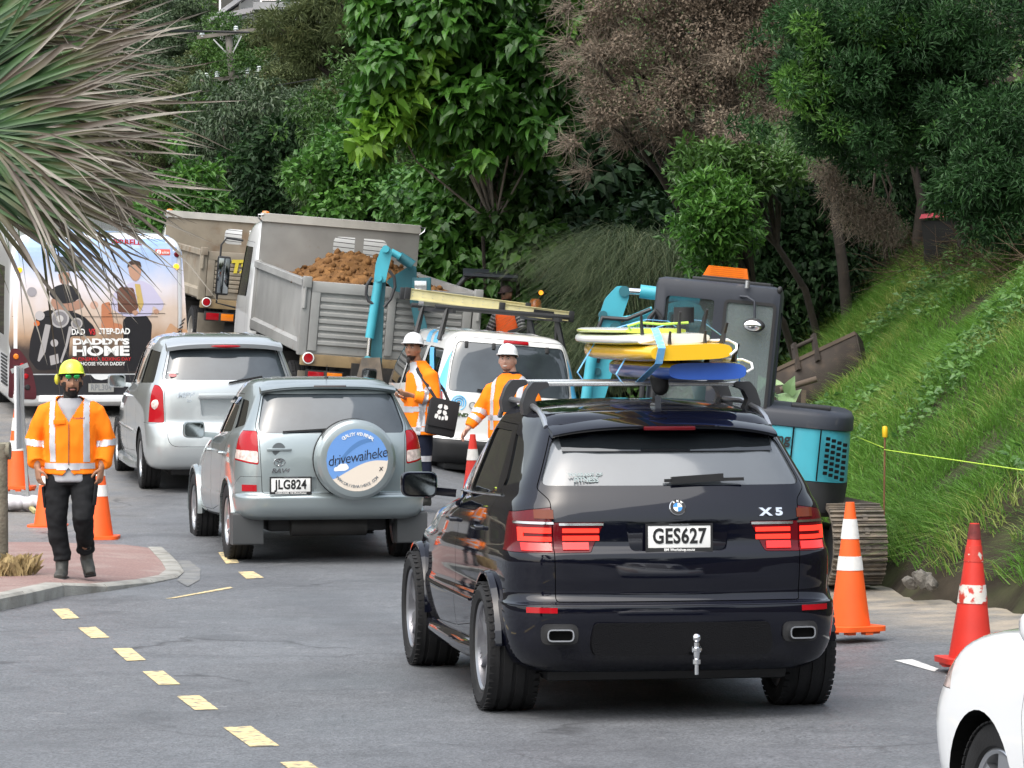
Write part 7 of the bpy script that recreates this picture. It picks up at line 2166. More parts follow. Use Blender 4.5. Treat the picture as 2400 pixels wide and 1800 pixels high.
def cone(label,x,y,D,body,bands,bm,rz=0,tilt=(0,0),**kw):
 p=at(x,y,D)
 root=thing('traffic_cone',label,'traffic cone',(p.x,D,p.z),rz,'traffic cones round the roadworks')
 root.rotation_euler=(tilt[0],tilt[1],rz)
 cone_parts(root,body,bands,bm,**kw)
 return root
B2=[(.62,.75),(.40,.52)]
cone('clean orange cone with two white bands touching the rear of the black wagon',1992,1484,26.9,CONE_O,[(.650,.785),(.435,.530)],BAND,.5)
cone('worn red cone with a scuffed tip and peeling bands at right',2275,1562,24.6,CONE_R,[(.40,.515)],BAND_W,.2,tilt=(0,R(1.5)),tip_dark=True)
MB().lathe([(.150-.120*(z/.9)**.92+.003,z)for z in np.linspace(.66,.76,4)],32).build('reflective_band',M('torn_cone_band',(.60,.58,.50),.5,col2=(.55,.04,.025),mix=.62,mscale=16,mhard=.02),[o for o in bpy.data.objects if o.get('label','').startswith('worn red cone')][0],60)
cone('orange cone with two bands standing behind the sign stand at left',40,1150,43.0,CONE_O,[(.66,.80),(.44,.55)],BAND,0)
cone('orange cone half hidden by the left leg of the walking person',112,1242,39.8,CONE_O,[(.66,.78),(.46,.55)],BAND,0)
cone('orange cone showing past the right leg of the walking person',232,1268,38.4,CONE_O,[(.64,.74),(.44,.55)],BAND,0)
cone('orange cone beside the van, only its white-banded tip above the black wagon',1108,1212,42.6,CONE_R,[(.62,.74)],BAND,0)
# temporary sign stand beside the cones
GALV=M('galvanised',(.36,.37,.37),.45,metal=.7,var=.15,vscale=6)
def sign_stand():
 D=41.6;p=at(62,1200,D)
 root=thing('sign_stand','galvanised sign stand weighted with a white sandbag behind the walking person','sign stand',(p.x,D,p.z))
 top=at(48,862,D)-p;base=Vector((0.02,0,.05))
 MB().bar(base,top,.055,.03).build('post',GALV,root)
 a=at(52,866,D)-p
 MB().bar(a+Vector((-.12,.03,-.02)),a+Vector((.06,.03,.05)),.02,.05).build('cross_arm',GALV,root)
 sg=MB().obox(top+Vector((-.02,.05,-.42)),Vector((.012,-.0,0)),Vector((.03,.42,0))*.5,Vector((0,0,.44)))
 sg.build('sign_board',M('sign_back_white',(.62,.63,.64),.4,var=.05),root)
 ft=MB()
 for w in(20,110,200,290):
  d=Vector((math.cos(R(w)),math.sin(R(w)),0));ft.bar(Vector((0.02,0,.07)),d*.42+Vector((0,0,.02)),.04,.035)
 ft.build('foot_frame',M('yellowed_steel',(.40,.36,.16),.6,var=.3),root)
 sb=thing('sandbag','white sandbag slumped over the foot of the sign stand','sandbag',(p.x-.06,D-.05,p.z))
 s=MB();s.sphere((-.10,0,.10),(.20,.14,.085),24,14);s.sphere((.16,0,.095),(.17,.13,.08),24,14)
 me=crumple(fuse(s,.012,3,'bag'),.02,9,2);me.materials.append(M('sandbag_white',(.48,.46,.48),.8,var=.15,col2=(.30,.27,.26),mix=.35,mscale=6));link('bag',me,None,sb)
 return root
sign_stand()
# round wooden post at the left edge
def fence_post():
 D=33.0;p=at(-4,1290,D)
 root=thing('timber_post','weathered round timber post at the left edge of the photo','post',(p.x,D,.07))
 h=(at(0,1040,D).z-.07)
 WOOD=M('weathered_timber',(.19,.17,.13),.85,var=.35,vscale=4,col2=(.12,.13,.09),mix=.4,mscale=3,bump=.6,bscale=30)
 MB().lathe([(.085,-.1),(.082,h-.12),(.080,h-.02),(.070,h),(0,h)],20).build('post',WOOD,root)
 MB().cyl((-1.6,.10,h-.10),(.10,.02,h-.06),.075,n=18).build('rail',WOOD,root)
 rr=random.Random(4);g=MB()
 for i in range(420):
  a=rr.random()*6.28;r=.22*rr.random()**.5;x,y=r*math.cos(a)+.10,r*math.sin(a)-.12;L_=.10+.16*rr.random()
  dx,dy=rr.uniform(-.10,.10),rr.uniform(-.10,.10)
  g.add([(x-.004,y,0),(x+.004,y,0),(x+dx*.5+.003,y+dy*.5,L_*.7),(x+dx,y+dy,L_*.8)],[(0,1,2),(0,2,3)])
 o=g.build('dry_grass',M('dry_grass',(.36,.27,.13),.9,var=.3,vscale=12),root,recalc=False);o['kind']='stuff'
fence_post()
# boards strapped on the roof of the black wagon
WM=Matrix.Translation(wagon.location)@wagon.rotation_euler.to_matrix().to_4x4()
def board(label,cx,cz,y0,y1,w,th,top,bottom,rail,nose=.16,fins=(),roll=0,stripe=None,finup=True,yaw=0):
 """paddle or surf board lying tail to the camera; fins stand up (deck down)"""
 root=thing('surfboard',label,'surfboard',(0,0,0),0,'boards strapped on the wagon roof')
 root.matrix_local=WM@Matrix.Translation((cx,0,cz))@Matrix.Rotation(R(yaw),4,'Z')@Matrix.Rotation(R(roll),4,'Y')
 n,m=40,22
 def half(t):
  sq=.80+.20*min(1,t/.18)**.6
  return w/2*min(1,sq)*(1 if t<.55 else math.cos((t-.55)/.45*math.pi/2)**.6)
 def sect(hw,zc,thh):
  pts=[]
  for k in range(m):
   a=2*math.pi*k/m
   c,s=math.cos(a),math.sin(a)
   pts.append((hw*math.copysign(abs(c)**.4,c),zc+thh/2*math.copysign(abs(s)**.7,s)))
  return pts
 vs=[]
 for i in range(n+1):
  t=i/n;y=y0+(y1-y0)*t
  hw=max(.015,half(t));rocker=nose*max(0,(t-.5)/.5)**2.2*-1+.0
  tt=th*(.85+.15*min(1,t/.15))*(1 if t<.8 else 1-.6*(t-.8)/.2)
  vs+=[(x,y,z)for x,z in sect(hw,rocker,tt)]
 fs=[(i*m+k,i*m+(k+1)%m,(i+1)*m+(k+1)%m,(i+1)*m+k)for i in range(n)for k in range(m)]+[tuple(range(m)),tuple(range(n*m,(n+1)*m))]
 me=MB().add(vs,fs).mesh('board',50)
 for x in(rail,top,bottom):me.materials.append(x)
 idx=np.zeros(len(me.polygons),np.int32)
 for p in me.polygons:
  if p.normal.z>.55:idx[p.index]=1
  elif p.normal.z<-.55:idx[p.index]=2
 me.polygons.foreach_set('material_index',idx)
 link('board',me,None,root)
 for(x,y,h,L_,cant)in fins:
  f=MB();s=1 if finup else-1
  f.prism([(-L_/2,0),(L_/2,0),(L_*.05,h*.6*s),(-L_*.45,h*s),(-L_*.60,h*.95*s),(-L_*.35,h*.45*s)],'X',-.006,.006)
  f.xf(Matrix.Translation((x,y,th/2*s*.9))@Matrix.Rotation(R(cant),4,'Y'));f.build('fin',BLACK,root)
 return root
YEL=M('board_yellow',(.80,.47,.02),.25,coat=.5,var=.04);YEL2=M('board_lemon',(.78,.62,.03),.25,coat=.5,var=.04)
BWH=M('board_white',(.74,.76,.74),.25,coat=.5,var=.03);BBL=M('board_blue',(.035,.12,.52),.3,coat=.5,var=.05);LIME=M('board_lime',(.58,.66,.10),.25,coat=.5,var=.05)
board('blue soft board with a yellow underside, lowest on the roof',.29,1.955,-.20,2.1,.57,.115,YEL2,BBL,BBL,nose=0,fins=((.02,-.08,.09,.10,0),(.17,-.12,.11,.12,8),(-.13,-.04,.06,.06,-8)))
board('orange-yellow board second from the bottom of the roof stack',.165,2.066,-.30,2.0,.60,.105,YEL,YEL,YEL,nose=-.03,yaw=1.5,roll=-2,fins=((-.09,-.14,.075,.05,0),(.12,-.14,.075,.05,0),(.215,-.17,.12,.11,10)))
board('white and lemon board third from the bottom of the roof stack',.10,2.140,-.12,1.9,.54,.065,BWH,LIME,BWH,nose=-.02,yaw=2.5,roll=-2,fins=((-.14,.06,.13,.05,-4),(.08,.06,.13,.06,2),(.21,.02,.14,.11,8)))
board('lime-edged white board on top of the roof stack',.09,2.186,.25,1.8,.46,.035,BWH,LIME,LIME,nose=0,yaw=3,fins=((.17,.36,.09,.08,0),))
STRAP=M('blue_strap',(.16,.45,.78),.7,var=.1,vscale=20,col2=(.40,.52,.68),mix=.35,mscale=30)
def strap(label,y,x0,x1,zt):
 root=thing('lashing_strap',label,'strap',(0,0,0));root.matrix_local=WM
 pts=[(x0-.06,y,1.875),(x0-.10,y,1.93),(x0+.0,y-.01,2.10),(x0+.14,y-.02,zt-.02),(x0+.28,y-.02,zt+.02),((x0+x1)/2,y,zt+.03),(x1-.20,y,zt+.02),(x1,y,2.10),(x1+.04,y,1.95),(x1+.03,y,1.875)]
 b=MB();vs=[]
 for p in pts:vs+=[(p[0],p[1]-.02,p[2]),(p[0],p[1]+.02,p[2]),(p[0],p[1]+.02,p[2]+.003),(p[0],p[1]-.02,p[2]+.003)]
 b.add(vs,[(i*4+k,i*4+(k+1)%4,(i+1)*4+(k+1)%4,(i+1)*4+k)for i in range(len(pts)-1)for k in range(4)])
 b.build('webbing',STRAP,root)
 return root
strap('blue lashing strap over the boards at the rear roof bar',.30,-.05,.56,2.225)
strap('blue lashing strap over the boards at the front roof bar',1.05,-.14,.52,2.22)
sv=thing('lashing_strap','blue strap tail hanging down the near side of the boards','strap',(0,0,0));sv.matrix_local=WM
b=MB();vs=[]
for p in((-.02,.26,1.885),(-.02,-.30,2.0),(-.01,-.34,2.09),(.0,-.16,2.17),(.03,.05,2.20)):vs+=[(p[0]-.022,p[1],p[2]),(p[0]+.022,p[1],p[2]),(p[0]+.022,p[1]+.003,p[2]+.002),(p[0]-.022,p[1]+.003,p[2]+.002)]
b.add(vs,[(i*4+k,i*4+(k+1)%4,(i+1)*4+(k+1)%4,(i+1)*4+k)for i in range(4)for k in range(4)]).build('webbing',STRAP,sv)
bk=thing('strap_buckle','black padded buckle hanging at the roof bar below the boards','buckle',(0,0,0));bk.matrix_local=WM
x=MB();x.sphere((.07,.10,1.885),(.055,.045,.085),16,12);me=crumple(fuse(x,.012,2,'pad'),.012,14,3);me.materials.append(BLACK);link('pad',me,None,bk)
MB().tube([(.08,.10,1.95),(.11,.08,2.0),(.15,.06,2.02)],.012,6).build('cord',BLACK,bk)
for i,(c,pts)in enumerate(((WHITEINK,[(.40,-.30,2.05),(.44,-.28,2.08),(.455,-.22,2.11),(.43,-.1,2.135),(.34,-.05,2.13),(.0,-.12,2.135),(-.1,-.16,2.12)]),(M('lime_cord',(.45,.70,.08),.6),[(-.10,.12,2.19),(-.12,.10,2.215),(-.05,.1,2.235),(.08,.1,2.225),(.24,.1,2.235)]),(WHITEINK,[(.52,-.2,1.95),(.555,-.2,1.97),(.56,-.15,2.0),(.53,-.05,2.02),(.42,0,2.02)]))):
 lb=('pale leash curling round the tail of the orange-yellow board','lime cord looped on top of the boards','pale leash curling round the tail of the blue board')[i]
 lo=thing('board_leash',lb,'leash',(0,0,0));lo.matrix_local=WM
 MB().tube(pts,.008,6).build('cord',c,lo)
cu=thing('leash_cuff','black leash cuff lying on top of the boards','cuff',(0,0,0));cu.matrix_local=WM
MB().lathe([(.052,-.04),(.060,-.04),(.060,.05),(.052,.05)],20,closed=True).xf(Matrix.Translation((.235,.2,2.275))).build('cuff',BLACK,cu)
# stake with a yellow cap and the string line
def stake():
 D=31.6;b=at(2072,1120,D);t=at(2074,1012,D)
 root=thing('survey_stake','rusty steel stake with a yellow cap on the grass bank','stake',b)
 top=t-b
 MB().cyl((0,0,-.3),(top.x,0,top.z),.008,n=8).build('rod',M('rusty_steel',(.16,.075,.035),.8,var=.4,vscale=30),root)
 MB().lathe([(.018,-.045),(.022,-.04),(.022,.03),(.017,.045),(0,.047)],16,c=(top.x,0,top.z)).build('cap',M('cap_yellow',(.80,.50,.02),.4,var=.08),root)
 s=thing('string_line','lime string line stretched from the stake across the bank','string',b)
 P=[at(1985,1015,33.0)-b,at(2073,1050,D)-b,at(2420,1105,28.5)-b]
 MB().tube([P[0],P[1]],.0045,5).build('string',M('lime_string',(.42,.62,.06),.7),s);MB().tube([at(2073,1054,D-.01)-b,P[2]],.0045,5).build('string',MATS['lime_string'],s)
stake()
# broad mud bucket left on the bank
def mud_bucket():
 D=44.0
 a=at(1795,878,D);b=at(2005,780,D-.3);c=at(2016,850,D-.6)
 root=thing('mud_bucket','rusty wide excavator bucket lying on the bank behind the cab','bucket',a)
 RUST=M('rusty_bucket',(.034,.026,.021),.85,var=.35,vscale=4,col2=(.07,.05,.035),mix=.35,mscale=5)
 ux=(b-a);L_=ux.length;ux.normalize();uz=Vector((.13,-.35,-.93)).normalized();uy=ux.cross(uz).normalized()
 pr=[(0,0),(.25,.03),(.42,.08),(.52,.16),(.55,.28)]
 vs=[]
 for(t)in(0,L_):
  for(d,o_)in pr:vs.append(ux*t+uz*d+(-uy)*o_*-1)
 k=len(pr)
 bm=MB().add(vs,[(i,i+1,k+i+1,k+i)for i in range(k-1)])
 o=bm.build('shell',RUST,root);m=o.modifiers.new('t','SOLIDIFY');m.thickness=.03
 for t in(0,L_):
  sp=[ux*t+uz*d+uy*o_ for d,o_ in pr]+[ux*t+uz*.05+uy*.20]
  q=MB().add([p-ux*.012 for p in sp]+[p+ux*.012 for p in sp],[tuple(range(6)),tuple(range(6,12))]+[(i,6+i,6+(i+1)%6,(i+1)%6)for i in range(6)]);q.build('side_plate',RUST,root)
 MB().bar(Vector((0,0,0)),ux*L_,.03,.04).build('lip',M('bucket_edge',(.085,.062,.045),.8,var=.3),root)
 for t in(.34,.56):
  p=ux*(L_*t);MB().bar(p+uz*.12,p-uz*.20+uy*.0,.035,.09).build('hanger_ear',RUST,root)
 MB().cyl(ux*(L_*.32)-uz*.15,ux*(L_*.58)-uz*.15,.025,n=10).build('hanger_pin',RUST,root)
 g=at(1850,935,D-.8)-a
 for dx in(0,.14):MB().bar(g+Vector((dx,0,-.25)),g+Vector((dx+.02,0,.10)),.06,.05).build('coupler_lug',MATS['bucket_edge'],root)
 MB().cyl(g+Vector((-.1,0,.10)),g+Vector((.3,0,.22)),.035,n=10).build('coupler_pin',MATS['bucket_edge'],root)
mud_bucket()
# wheelie bins under the trees
def bin_(label,x,y,D,body,lid,w,h):
 p=at(x,y,D);root=thing('wheelie_bin',label,'bin',(p.x,D,p.z),R(-8),'bins under the trees')
 vs=[]
 for z,s in((0,.80),(h,1.0)):vs+=[(sx*w/2*s,sy*w*.62*s,z)for sx,sy in((-1,-1),(1,-1),(1,1),(-1,1))]
 MB().add(vs,[(0,1,2,3),(4,5,6,7),(0,1,5,4),(1,2,6,5),(2,3,7,6),(3,0,4,7)]).build('bin_body',body,root)
 MB().grid(lambda u,v:((u-.5)*w*1.08,(v-.52)*w*1.36,h+.02+.07*v+.02*math.sin(u*3.14)),8,6).build('lid',lid,root)
 for sd in(-1,1):MB().cyl((sd*w*.40,w*.5,.10),(sd*w*.47,w*.5,.10),.10,n=18).build('wheel',BLACK,root)
 MB().tube([(-w*.4,w*.70,h*.97),(w*.4,w*.70,h*.97)],.016,8).build('handle',BLACK,root)
 return root
BINB=M('bin_black',(.010,.010,.011),.6,var=.2)
bin_('black bin with a red lid in the shade left of the tree trunk',2210,620,47.0,BINB,M('bin_red',(.45,.02,.035),.4,var=.1),.50,.52)
bin_('blue-lidded bin behind the dark tree trunk',2275,612,48.2,BINB,M('bin_blue',(.02,.07,.26),.4,var=.1),.60,.66)
# broken kerb stones at the foot of the bank
rr=random.Random(9)
for i,(x,y,D,s)in enumerate(((2135,1366,30.0,.075),(2165,1358,29.9,.105),(2184,1368,29.7,.085),(2150,1350,30.2,.065))):
 p=at(x,y,D)
 lab=('small broken stone leftmost in the rubble under the bank','largest squarish broken kerb stone under the bank','broken stone rightmost in the rubble under the bank','smallest broken stone on top of the rubble under the bank')[i]
 bm=bmesh.new();bmesh.ops.create_icosphere(bm,subdivisions=2,radius=.6)
 for v in bm.verts:v.co=Vector((v.co.x*s*1.5,v.co.y*s*1.2,v.co.z*s))*(1+.55*noise.noise(v.co*2.2+Vector((i,0,0))))
 me=bpy.data.meshes.new('kerb_rubble');bm.to_mesh(me);bm.free();shade(me,30)
 o=link('broken_stone',me,M('broken_stone',(.115,.105,.09),.9,var=.3,vscale=10,bump=.6,bscale=40));o.location=p;o.rotation_euler=(rr.random(),rr.random()*.6,rr.random()*3)
 tag(o,lab,'stone','rubble under the bank')
# ------------------------------------------------------------------ vegetation
def leafmat(name,c1,c2,c3=None,trans=.22,rough=.42,spec=.4):
 m=bpy.data.materials.new(name);m.use_nodes=True
 nt=m.node_tree;b=nt.nodes['Principled BSDF'];L=nt.links.new
 a=_nd(nt,'ShaderNodeAttribute');a.attribute_name='var'
 r=_nd(nt,'ShaderNodeValToRGB');L(a.outputs['Fac'],r.inputs[0])
 e=r.color_ramp.elements;e[0].color=(*c1,1);e[1].color=(*c2,1);e[0].position=.1;e[1].position=.9
 if c3:q=e.new(1.0);e[1].position=.82;q.color=(*c3,1)
 L(r.outputs[0],b.inputs['Base Color']);b.inputs['Roughness'].default_value=rough;b.inputs['Specular IOR Level'].default_value=spec
 t=_nd(nt,'ShaderNodeBsdfTranslucent');L(r.outputs[0],t.inputs[0])
 x=_nd(nt,'ShaderNodeMixShader');x.inputs[0].default_value=trans
 L(b.outputs[0],x.inputs[1]);L(t.outputs[0],x.inputs[2]);L(x.outputs[0],nt.nodes['Material Output'].inputs[0])
 return m
T_SIMPLE=(np.array([(0,0,0),(.45,-.5,.10),(1,0,-.05),(.45,.5,.10)]),np.array([(0,1,2),(0,2,3)]))
T_HEART=(np.array([(0,0,0),(-.06,-.30,.06),(.25,-.52,.10),(.62,-.30,.05),(1.05,0,-.12),(.62,.30,.05),(.25,.52,.10),(-.06,.30,.06),(.45,0,.0)]),np.array([(0,1,8),(1,2,8),(2,3,8),(3,4,8),(4,5,8),(5,6,8),(6,7,8),(7,0,8)]))
T_BLADE=(np.array([(0,-.5,0),(0,.5,0),(.5,-.38,.0),(.5,.38,.0),(1,0,-.10)]),np.array([(0,1,3),(0,3,2),(2,3,4)]))
def unit(v):return v/np.maximum(1e-9,np.linalg.norm(v,axis=1,keepdims=True))
def leaf_arrays(P,A,N,Ln,W,tpl):
 A=unit(A);S=unit(np.cross(N,A));N=np.cross(A,S)
 t,f=tpl;k=len(t)
 V=P[:,None,:]+A[:,None,:]*(t[None,:,0:1]*Ln[:,None,None])+S[:,None,:]*(t[None,:,1:2]*W[:,None,None])+N[:,None,:]*(t[None,:,2:3]*Ln[:,None,None])
 F=(np.arange(len(P))[:,None,None]*k+f[None]).reshape(-1,3)
 return V.reshape(-1,3),F,k
def leaf_object(name,parent,mat,P,A,N,Ln,W,tpl,var=None,kind=None,rng=RNG):
 V,F,k=leaf_arrays(P,A,N,Ln,W,tpl)
 if var is None:var=rng.random(len(P))
 me=np_mesh(name,V,F,False,{'var':('POINT',np.repeat(var,k))});me.materials.append(mat)
 o=link(name,me,None,parent)
 if kind:o['kind']=kind
 return o
def clump_points(n,C,Rr,rng,inner=.55,flat=1.0,byarea=False):
 """points in the shells of ball-shaped clumps, with outward directions"""
 i=rng.choice(len(C),n,p=Rr**2/(Rr**2).sum())if byarea else rng.integers(0,len(C),n)
 d=unit(rng.normal(size=(n,3)));r=(inner+(1-inner)*rng.random(n)**.6)[:,None]*Rr[i][:,None]
 q=d*r;q[:,2]*=flat
 return C[i]+q,d,i
def crown(name,parent,mat,C,Rr,n,L,W,tpl,droop=.4,rng=RNG,inner=.55,flat=.8,up=.8,jit=.6,kind=None):
 P,d,i=clump_points(n,C,Rr,rng,inner,flat,True)
 A=d*.7+rng.normal(size=(n,3))*jit;A[:,2]-=droop
 N=d*.6+np.array([0,0,up])+rng.normal(size=(n,3))*.45
 Ln=L*(.65+.7*rng.random(n));Wd=W*(.7+.6*rng.random(n))
 cl=rng.random(len(C))**1.3
 var=np.clip(.55*rng.random(n)+.45*cl[i],0,1)
 return leaf_object(name,parent,mat,P,A,N,Ln,Wd,tpl,var,kind,rng)
def balls(n,c,half,rmin,rmax,rng,shape='ell'):
 """clump centres filling an ellipsoid"""
 d=unit(rng.normal(size=(n,3)))*(rng.random(n)**.45)[:,None]
 k=n//2;e=unit(rng.normal(size=(k,3)))*rng.uniform(.85,1.4,k)[:,None]
 return np.array(c)+np.concatenate([d,e])*np.array(half),np.concatenate([rmin+(rmax-rmin)*rng.random(n),rmin*rng.uniform(.35,.8,k)])
def twig_mesh(name,A,B,r0,bend,rng,mat,parent,kind=None,segs=4):
 """thin bent three-sided twigs from A to B"""
 n=len(A);t=np.linspace(0,1,segs)[None,:,None]
 mid=rng.normal(size=(n,1,3))*bend
 Q=A[:,None]*(1-t)+B[:,None]*t+mid*np.sin(t*np.pi)+rng.normal(size=(n,segs,3))*bend*.25*np.sin(t*np.pi)
 D=unit(B-A);S=unit(np.cross(D,np.array([.3,.1,.9])));T=np.cross(D,S)
 V=[]
 for k in range(3):
  w=2*math.pi*k/3
  V.append(Q+(S*math.cos(w)+T*math.sin(w))[:,None]*(np.asarray(r0).reshape(-1,1,1)*(1-.8*t)))
 V=np.stack(V,2).reshape(-1,3)
 F=[]
 for s in range(segs-1):
  for k in range(3):F.append((s*3+k,s*3+(k+1)%3,(s+1)*3+(k+1)%3,(s+1)*3+k))
 F=(np.arange(n)[:,None,None]*(segs*3)+np.array(F)[None]).reshape(-1,4)
 me=np_mesh(name,V,F,True,{'var':('POINT',np.repeat(rng.random(n),segs*3))});me.materials.append(mat)
 o=link(name,me,None,parent)
 if kind:o['kind']=kind
 return o
def trunk(parent,pts,rad,mat,limbs=(),n=12):
 """tapered wavy trunk; limbs: (start fraction point, end point, radius)"""
 b=MB();b.tube(pts,rad,n)
 for(a,c,r)in limbs:
  a,c=Vector(a),Vector(c);m=a.lerp(c,.5)+Vector((random.uniform(-.12,.12),random.uniform(-.1,.1),random.uniform(.0,.15)))*(c-a).length
  b.tube([a,m,c],[r,r*.7,r*.3],8)
 return b.build('trunk',mat,parent,60)
def W_(v):return np.array(v[:],float)
BARK_P=M('pale_bark',(.20,.175,.15),.85,var=.35,vscale=6,bump=.6,bscale=18,col2=(.12,.105,.09),mix=.4,mscale=5)
BARK_D=M('dark_bark',(.035,.027,.021),.9,var=.35,vscale=6,bump=.8,bscale=14)
L_BIG=leafmat('big_leaf_green',(.024,.078,.012),(.066,.185,.022),(.15,.30,.03),.28)
L_MID=leafmat('mid_leaf_green',(.028,.072,.015),(.074,.160,.030),(.13,.23,.045),.26)
L_VINE=leafmat('vine_leaf_green',(.032,.10,.016),(.088,.215,.032),(.16,.31,.05),.28)
L_OLIVE=leafmat('olive_leaf',(.055,.078,.028),(.115,.140,.055),(.17,.175,.075),.2,.6,.3)
L_GUM=leafmat('gum_leaf',(.040,.070,.034),(.085,.130,.062),(.17,.22,.12),.18,.42,.45)
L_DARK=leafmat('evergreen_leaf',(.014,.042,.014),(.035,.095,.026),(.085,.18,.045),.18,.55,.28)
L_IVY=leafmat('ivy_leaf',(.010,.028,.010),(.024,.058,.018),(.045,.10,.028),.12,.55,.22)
L_BROWN=leafmat('dry_brown_leaf',(.15,.115,.085),(.27,.215,.165),(.42,.36,.26),.15,.8,.2)
L_TWIG=leafmat('dry_twig',(.13,.105,.080),(.25,.21,.165),None,.0,.9,.2)
L_GRASS=leafmat('bank_grass',(.060,.160,.020),(.135,.290,.042),(.30,.36,.10),.32,.5,.35)
L_PAMPAS=leafmat('pampas_blade',(.045,.075,.035),(.12,.165,.075),(.25,.27,.15),.2,.5,.4)
# --- undergrowth that covers the hill where nothing else stands
def undergrowth():
 rng=np.random.default_rng(21)
 n=230000
 Y=50+105*rng.random(n)**1.25
 X=(rng.random(n)*2-1)*.150*Y
 u=X-xtoe(Y);v=xleft(Y)-X
 ok=((u>.25)|(v>.4)|(Y>106));X,Y=X[ok],Y[ok]
 nz=np.array([_nzf(a,b)for a,b in zip(X,Y)])
 lump=np.array([noise.noise(Vector((a*.55,b*.55,7)))for a,b in zip(X,Y)])
 Z=zland(X,Y,nz)+(.10+.75*np.clip(lump+.35,0,1))*rng.random(len(X))**.5
 P=np.stack([X,Y,Z],1);m=len(P)
 A=rng.normal(size=(m,3));A[:,2]-=.3;N=rng.normal(size=(m,3))*.6+np.array([0,-.5,1.0])
 s=(.6+.6*rng.random(m))*np.interp(Y,[50,150],[.10,.26])
 o=leaf_object('undergrowth',None,L_MID,P,A,N,s,s*.5,T_SIMPLE,np.clip(.5*rng.random(m)+.5*(lump+.4),0,1),'stuff',rng)
 tag(o,'low leafy undergrowth covering the hillside between the trees','undergrowth')
undergrowth()
# --- crown meshes shared by the many hillside trees
def bush_tree(name,label,loc,half,mat,n,L,W,group,rng,tpl=T_SIMPLE,nb=26,rb=(.5,.9),th=1.2,bark=BARK_D,droop=.2,trunkr=.12,lean=0):
 root=thing(name,label,'tree',loc,0,group)
 C,Rr=balls(nb,(lean,0,th+half[2]*.9),half,rb[0],rb[1],rng)
 crown('crown',root,mat,C,Rr,n,L,W,tpl,droop,rng)
 lim=[((0,0,th*.8),tuple(C[i]),trunkr*.5)for i in range(0,nb,4)]
 trunk(root,[(0,0,-.4),(.05,0,th*.5),(lean*.5,0,th),(lean,0,th+half[2])],[trunkr,trunkr*.85,trunkr*.7,trunkr*.3],bark,lim)
 return root
rng=np.random.default_rng(5)
protos=[]
for k,(mt,lb)in enumerate(((L_OLIVE,'olive-green bushy tree on the far hillside'),(L_MID,'mid-green bushy tree on the far hillside'),(L_OLIVE,'olive-green bushy tree on the far hillside'),(L_GUM,'grey-green bushy tree on the far hillside'))):
 protos.append((bush_tree('hillside_tree',lb,(0,0,-50),(2.0,2.0,1.7),mt,15000,.17,.07,'trees on the far hillside',rng,nb=34,rb=(.45,.85)),lb))
def ray_land(x,y,D0=62.0,D1=230.0):
 """distance at which the view through a photo pixel meets the hillside"""
 for D in np.arange(D0,D1,.5):
  p=at(x,y,D)
  if land(p.x,D)>p.z:return float(D)
 return D1
ORD=('first','second','third','fourth','fifth','sixth','seventh','eighth','ninth','tenth','eleventh','twelfth')
used=[False]*4;i=0
for row,y in enumerate((470,400,335,270,210,150,95,40,-20)):
 c=0
 for x0 in np.arange(200,1000,92):
  x=x0+rng.uniform(-24,24)+40*(row%2)
  if 425<x<690 and(y<190 or y>420):continue
  D=ray_land(x,y);X=(x-1200)/FPX*D
  if(xleft(D)<X<xtoe(D)+.5 and D<106)or D>220:continue
  k=(i*7+row)%4;i+=1;pr,lb=protos[k]
  o=pr if not used[k]else copy_tree(pr)
  used[k]=True;o['label']='%s, %s from left, %s row up'%(lb,ORD[min(11,c)],ORD[row]);c+=1
  s=rng.uniform(.40,.62)*D/95
  o.location=(X,D+.3,land(X,D)-.5);o.scale=(s*1.15,s,s*rng.uniform(.75,.95));o.rotation_euler=(0,0,rng.uniform(0,6.28))
for i,(X,Y,sc)in enumerate(((-13,-16,2.0),(-8,-21,2.3),(-3.5,-19,2.0),(1.5,-22,2.4),(6.5,-19,2.1),(11,-17,2.2),(16,-12,2.2),(-18,-9,2.2))):
 o=copy_tree(protos[i%4][0]);o.location=(X,Y,-.6);o.scale=(sc,)*3;o.rotation_euler=(0,0,i*1.3)
 o['label']='roadside tree behind the viewpoint, %s from the left looking back'%ORD[i];o['group']='trees behind the viewpoint'
# --- single trees one can point at
def tree_at(label,x,y,D,half,mat,n,L,W,tpl=T_SIMPLE,nb=30,rb=(.35,.6),foot=None,bark=BARK_D,tr=.12,group='trees on the bank',seed=1,droop=.3,name='tree',limbs=True,up=.8,flat=.8,inner=.55):
 rng=np.random.default_rng(seed)
 c=at(x,y,D)
 f=foot if foot is not None else(c.x,D+.2)
 fz=land(*f)
 root=thing(name,label,'tree',(f[0],f[1],fz),0,group)
 O=Vector((f[0],f[1],fz));cl=c-O
 C,Rr=balls(nb,cl,half,rb[0],rb[1],rng)
 crown('crown',root,mat,C,Rr,n,L,W,tpl,droop,rng,up=up,flat=flat,inner=inner)
 lim=[(tuple(cl*.55),tuple(C[i]),tr*.5)for i in range(0,nb,3)]if limbs else[]
 trunk(root,[(0,0,-.4),tuple(cl*.3+Vector((.06,0,0))),tuple(cl*.6),tuple(cl)],[tr,tr*.85,tr*.7,tr*.3],bark,lim)
 return root,C,Rr,O
tree_at('round grey-green gum tree in front of the power pole',560,335,82,(1.25,1.1,1.15),L_GUM,17000,.15,.045,rb=(.35,.6),seed=3,droop=.9,nb=40,tr=.10,bark=BARK_P)
tree_at('small bright green tree at the road bend left of the trucks',430,490,74,(.75,.8,.95),L_VINE,5000,.20,.075,seed=4,droop=.5,nb=22,rb=(.25,.45),tr=.05)
tree_at('dark green tree right of the gum tree above the tan truck',690,430,80,(1.3,1.0,1.1),L_IVY,9000,.18,.08,seed=5,nb=26)
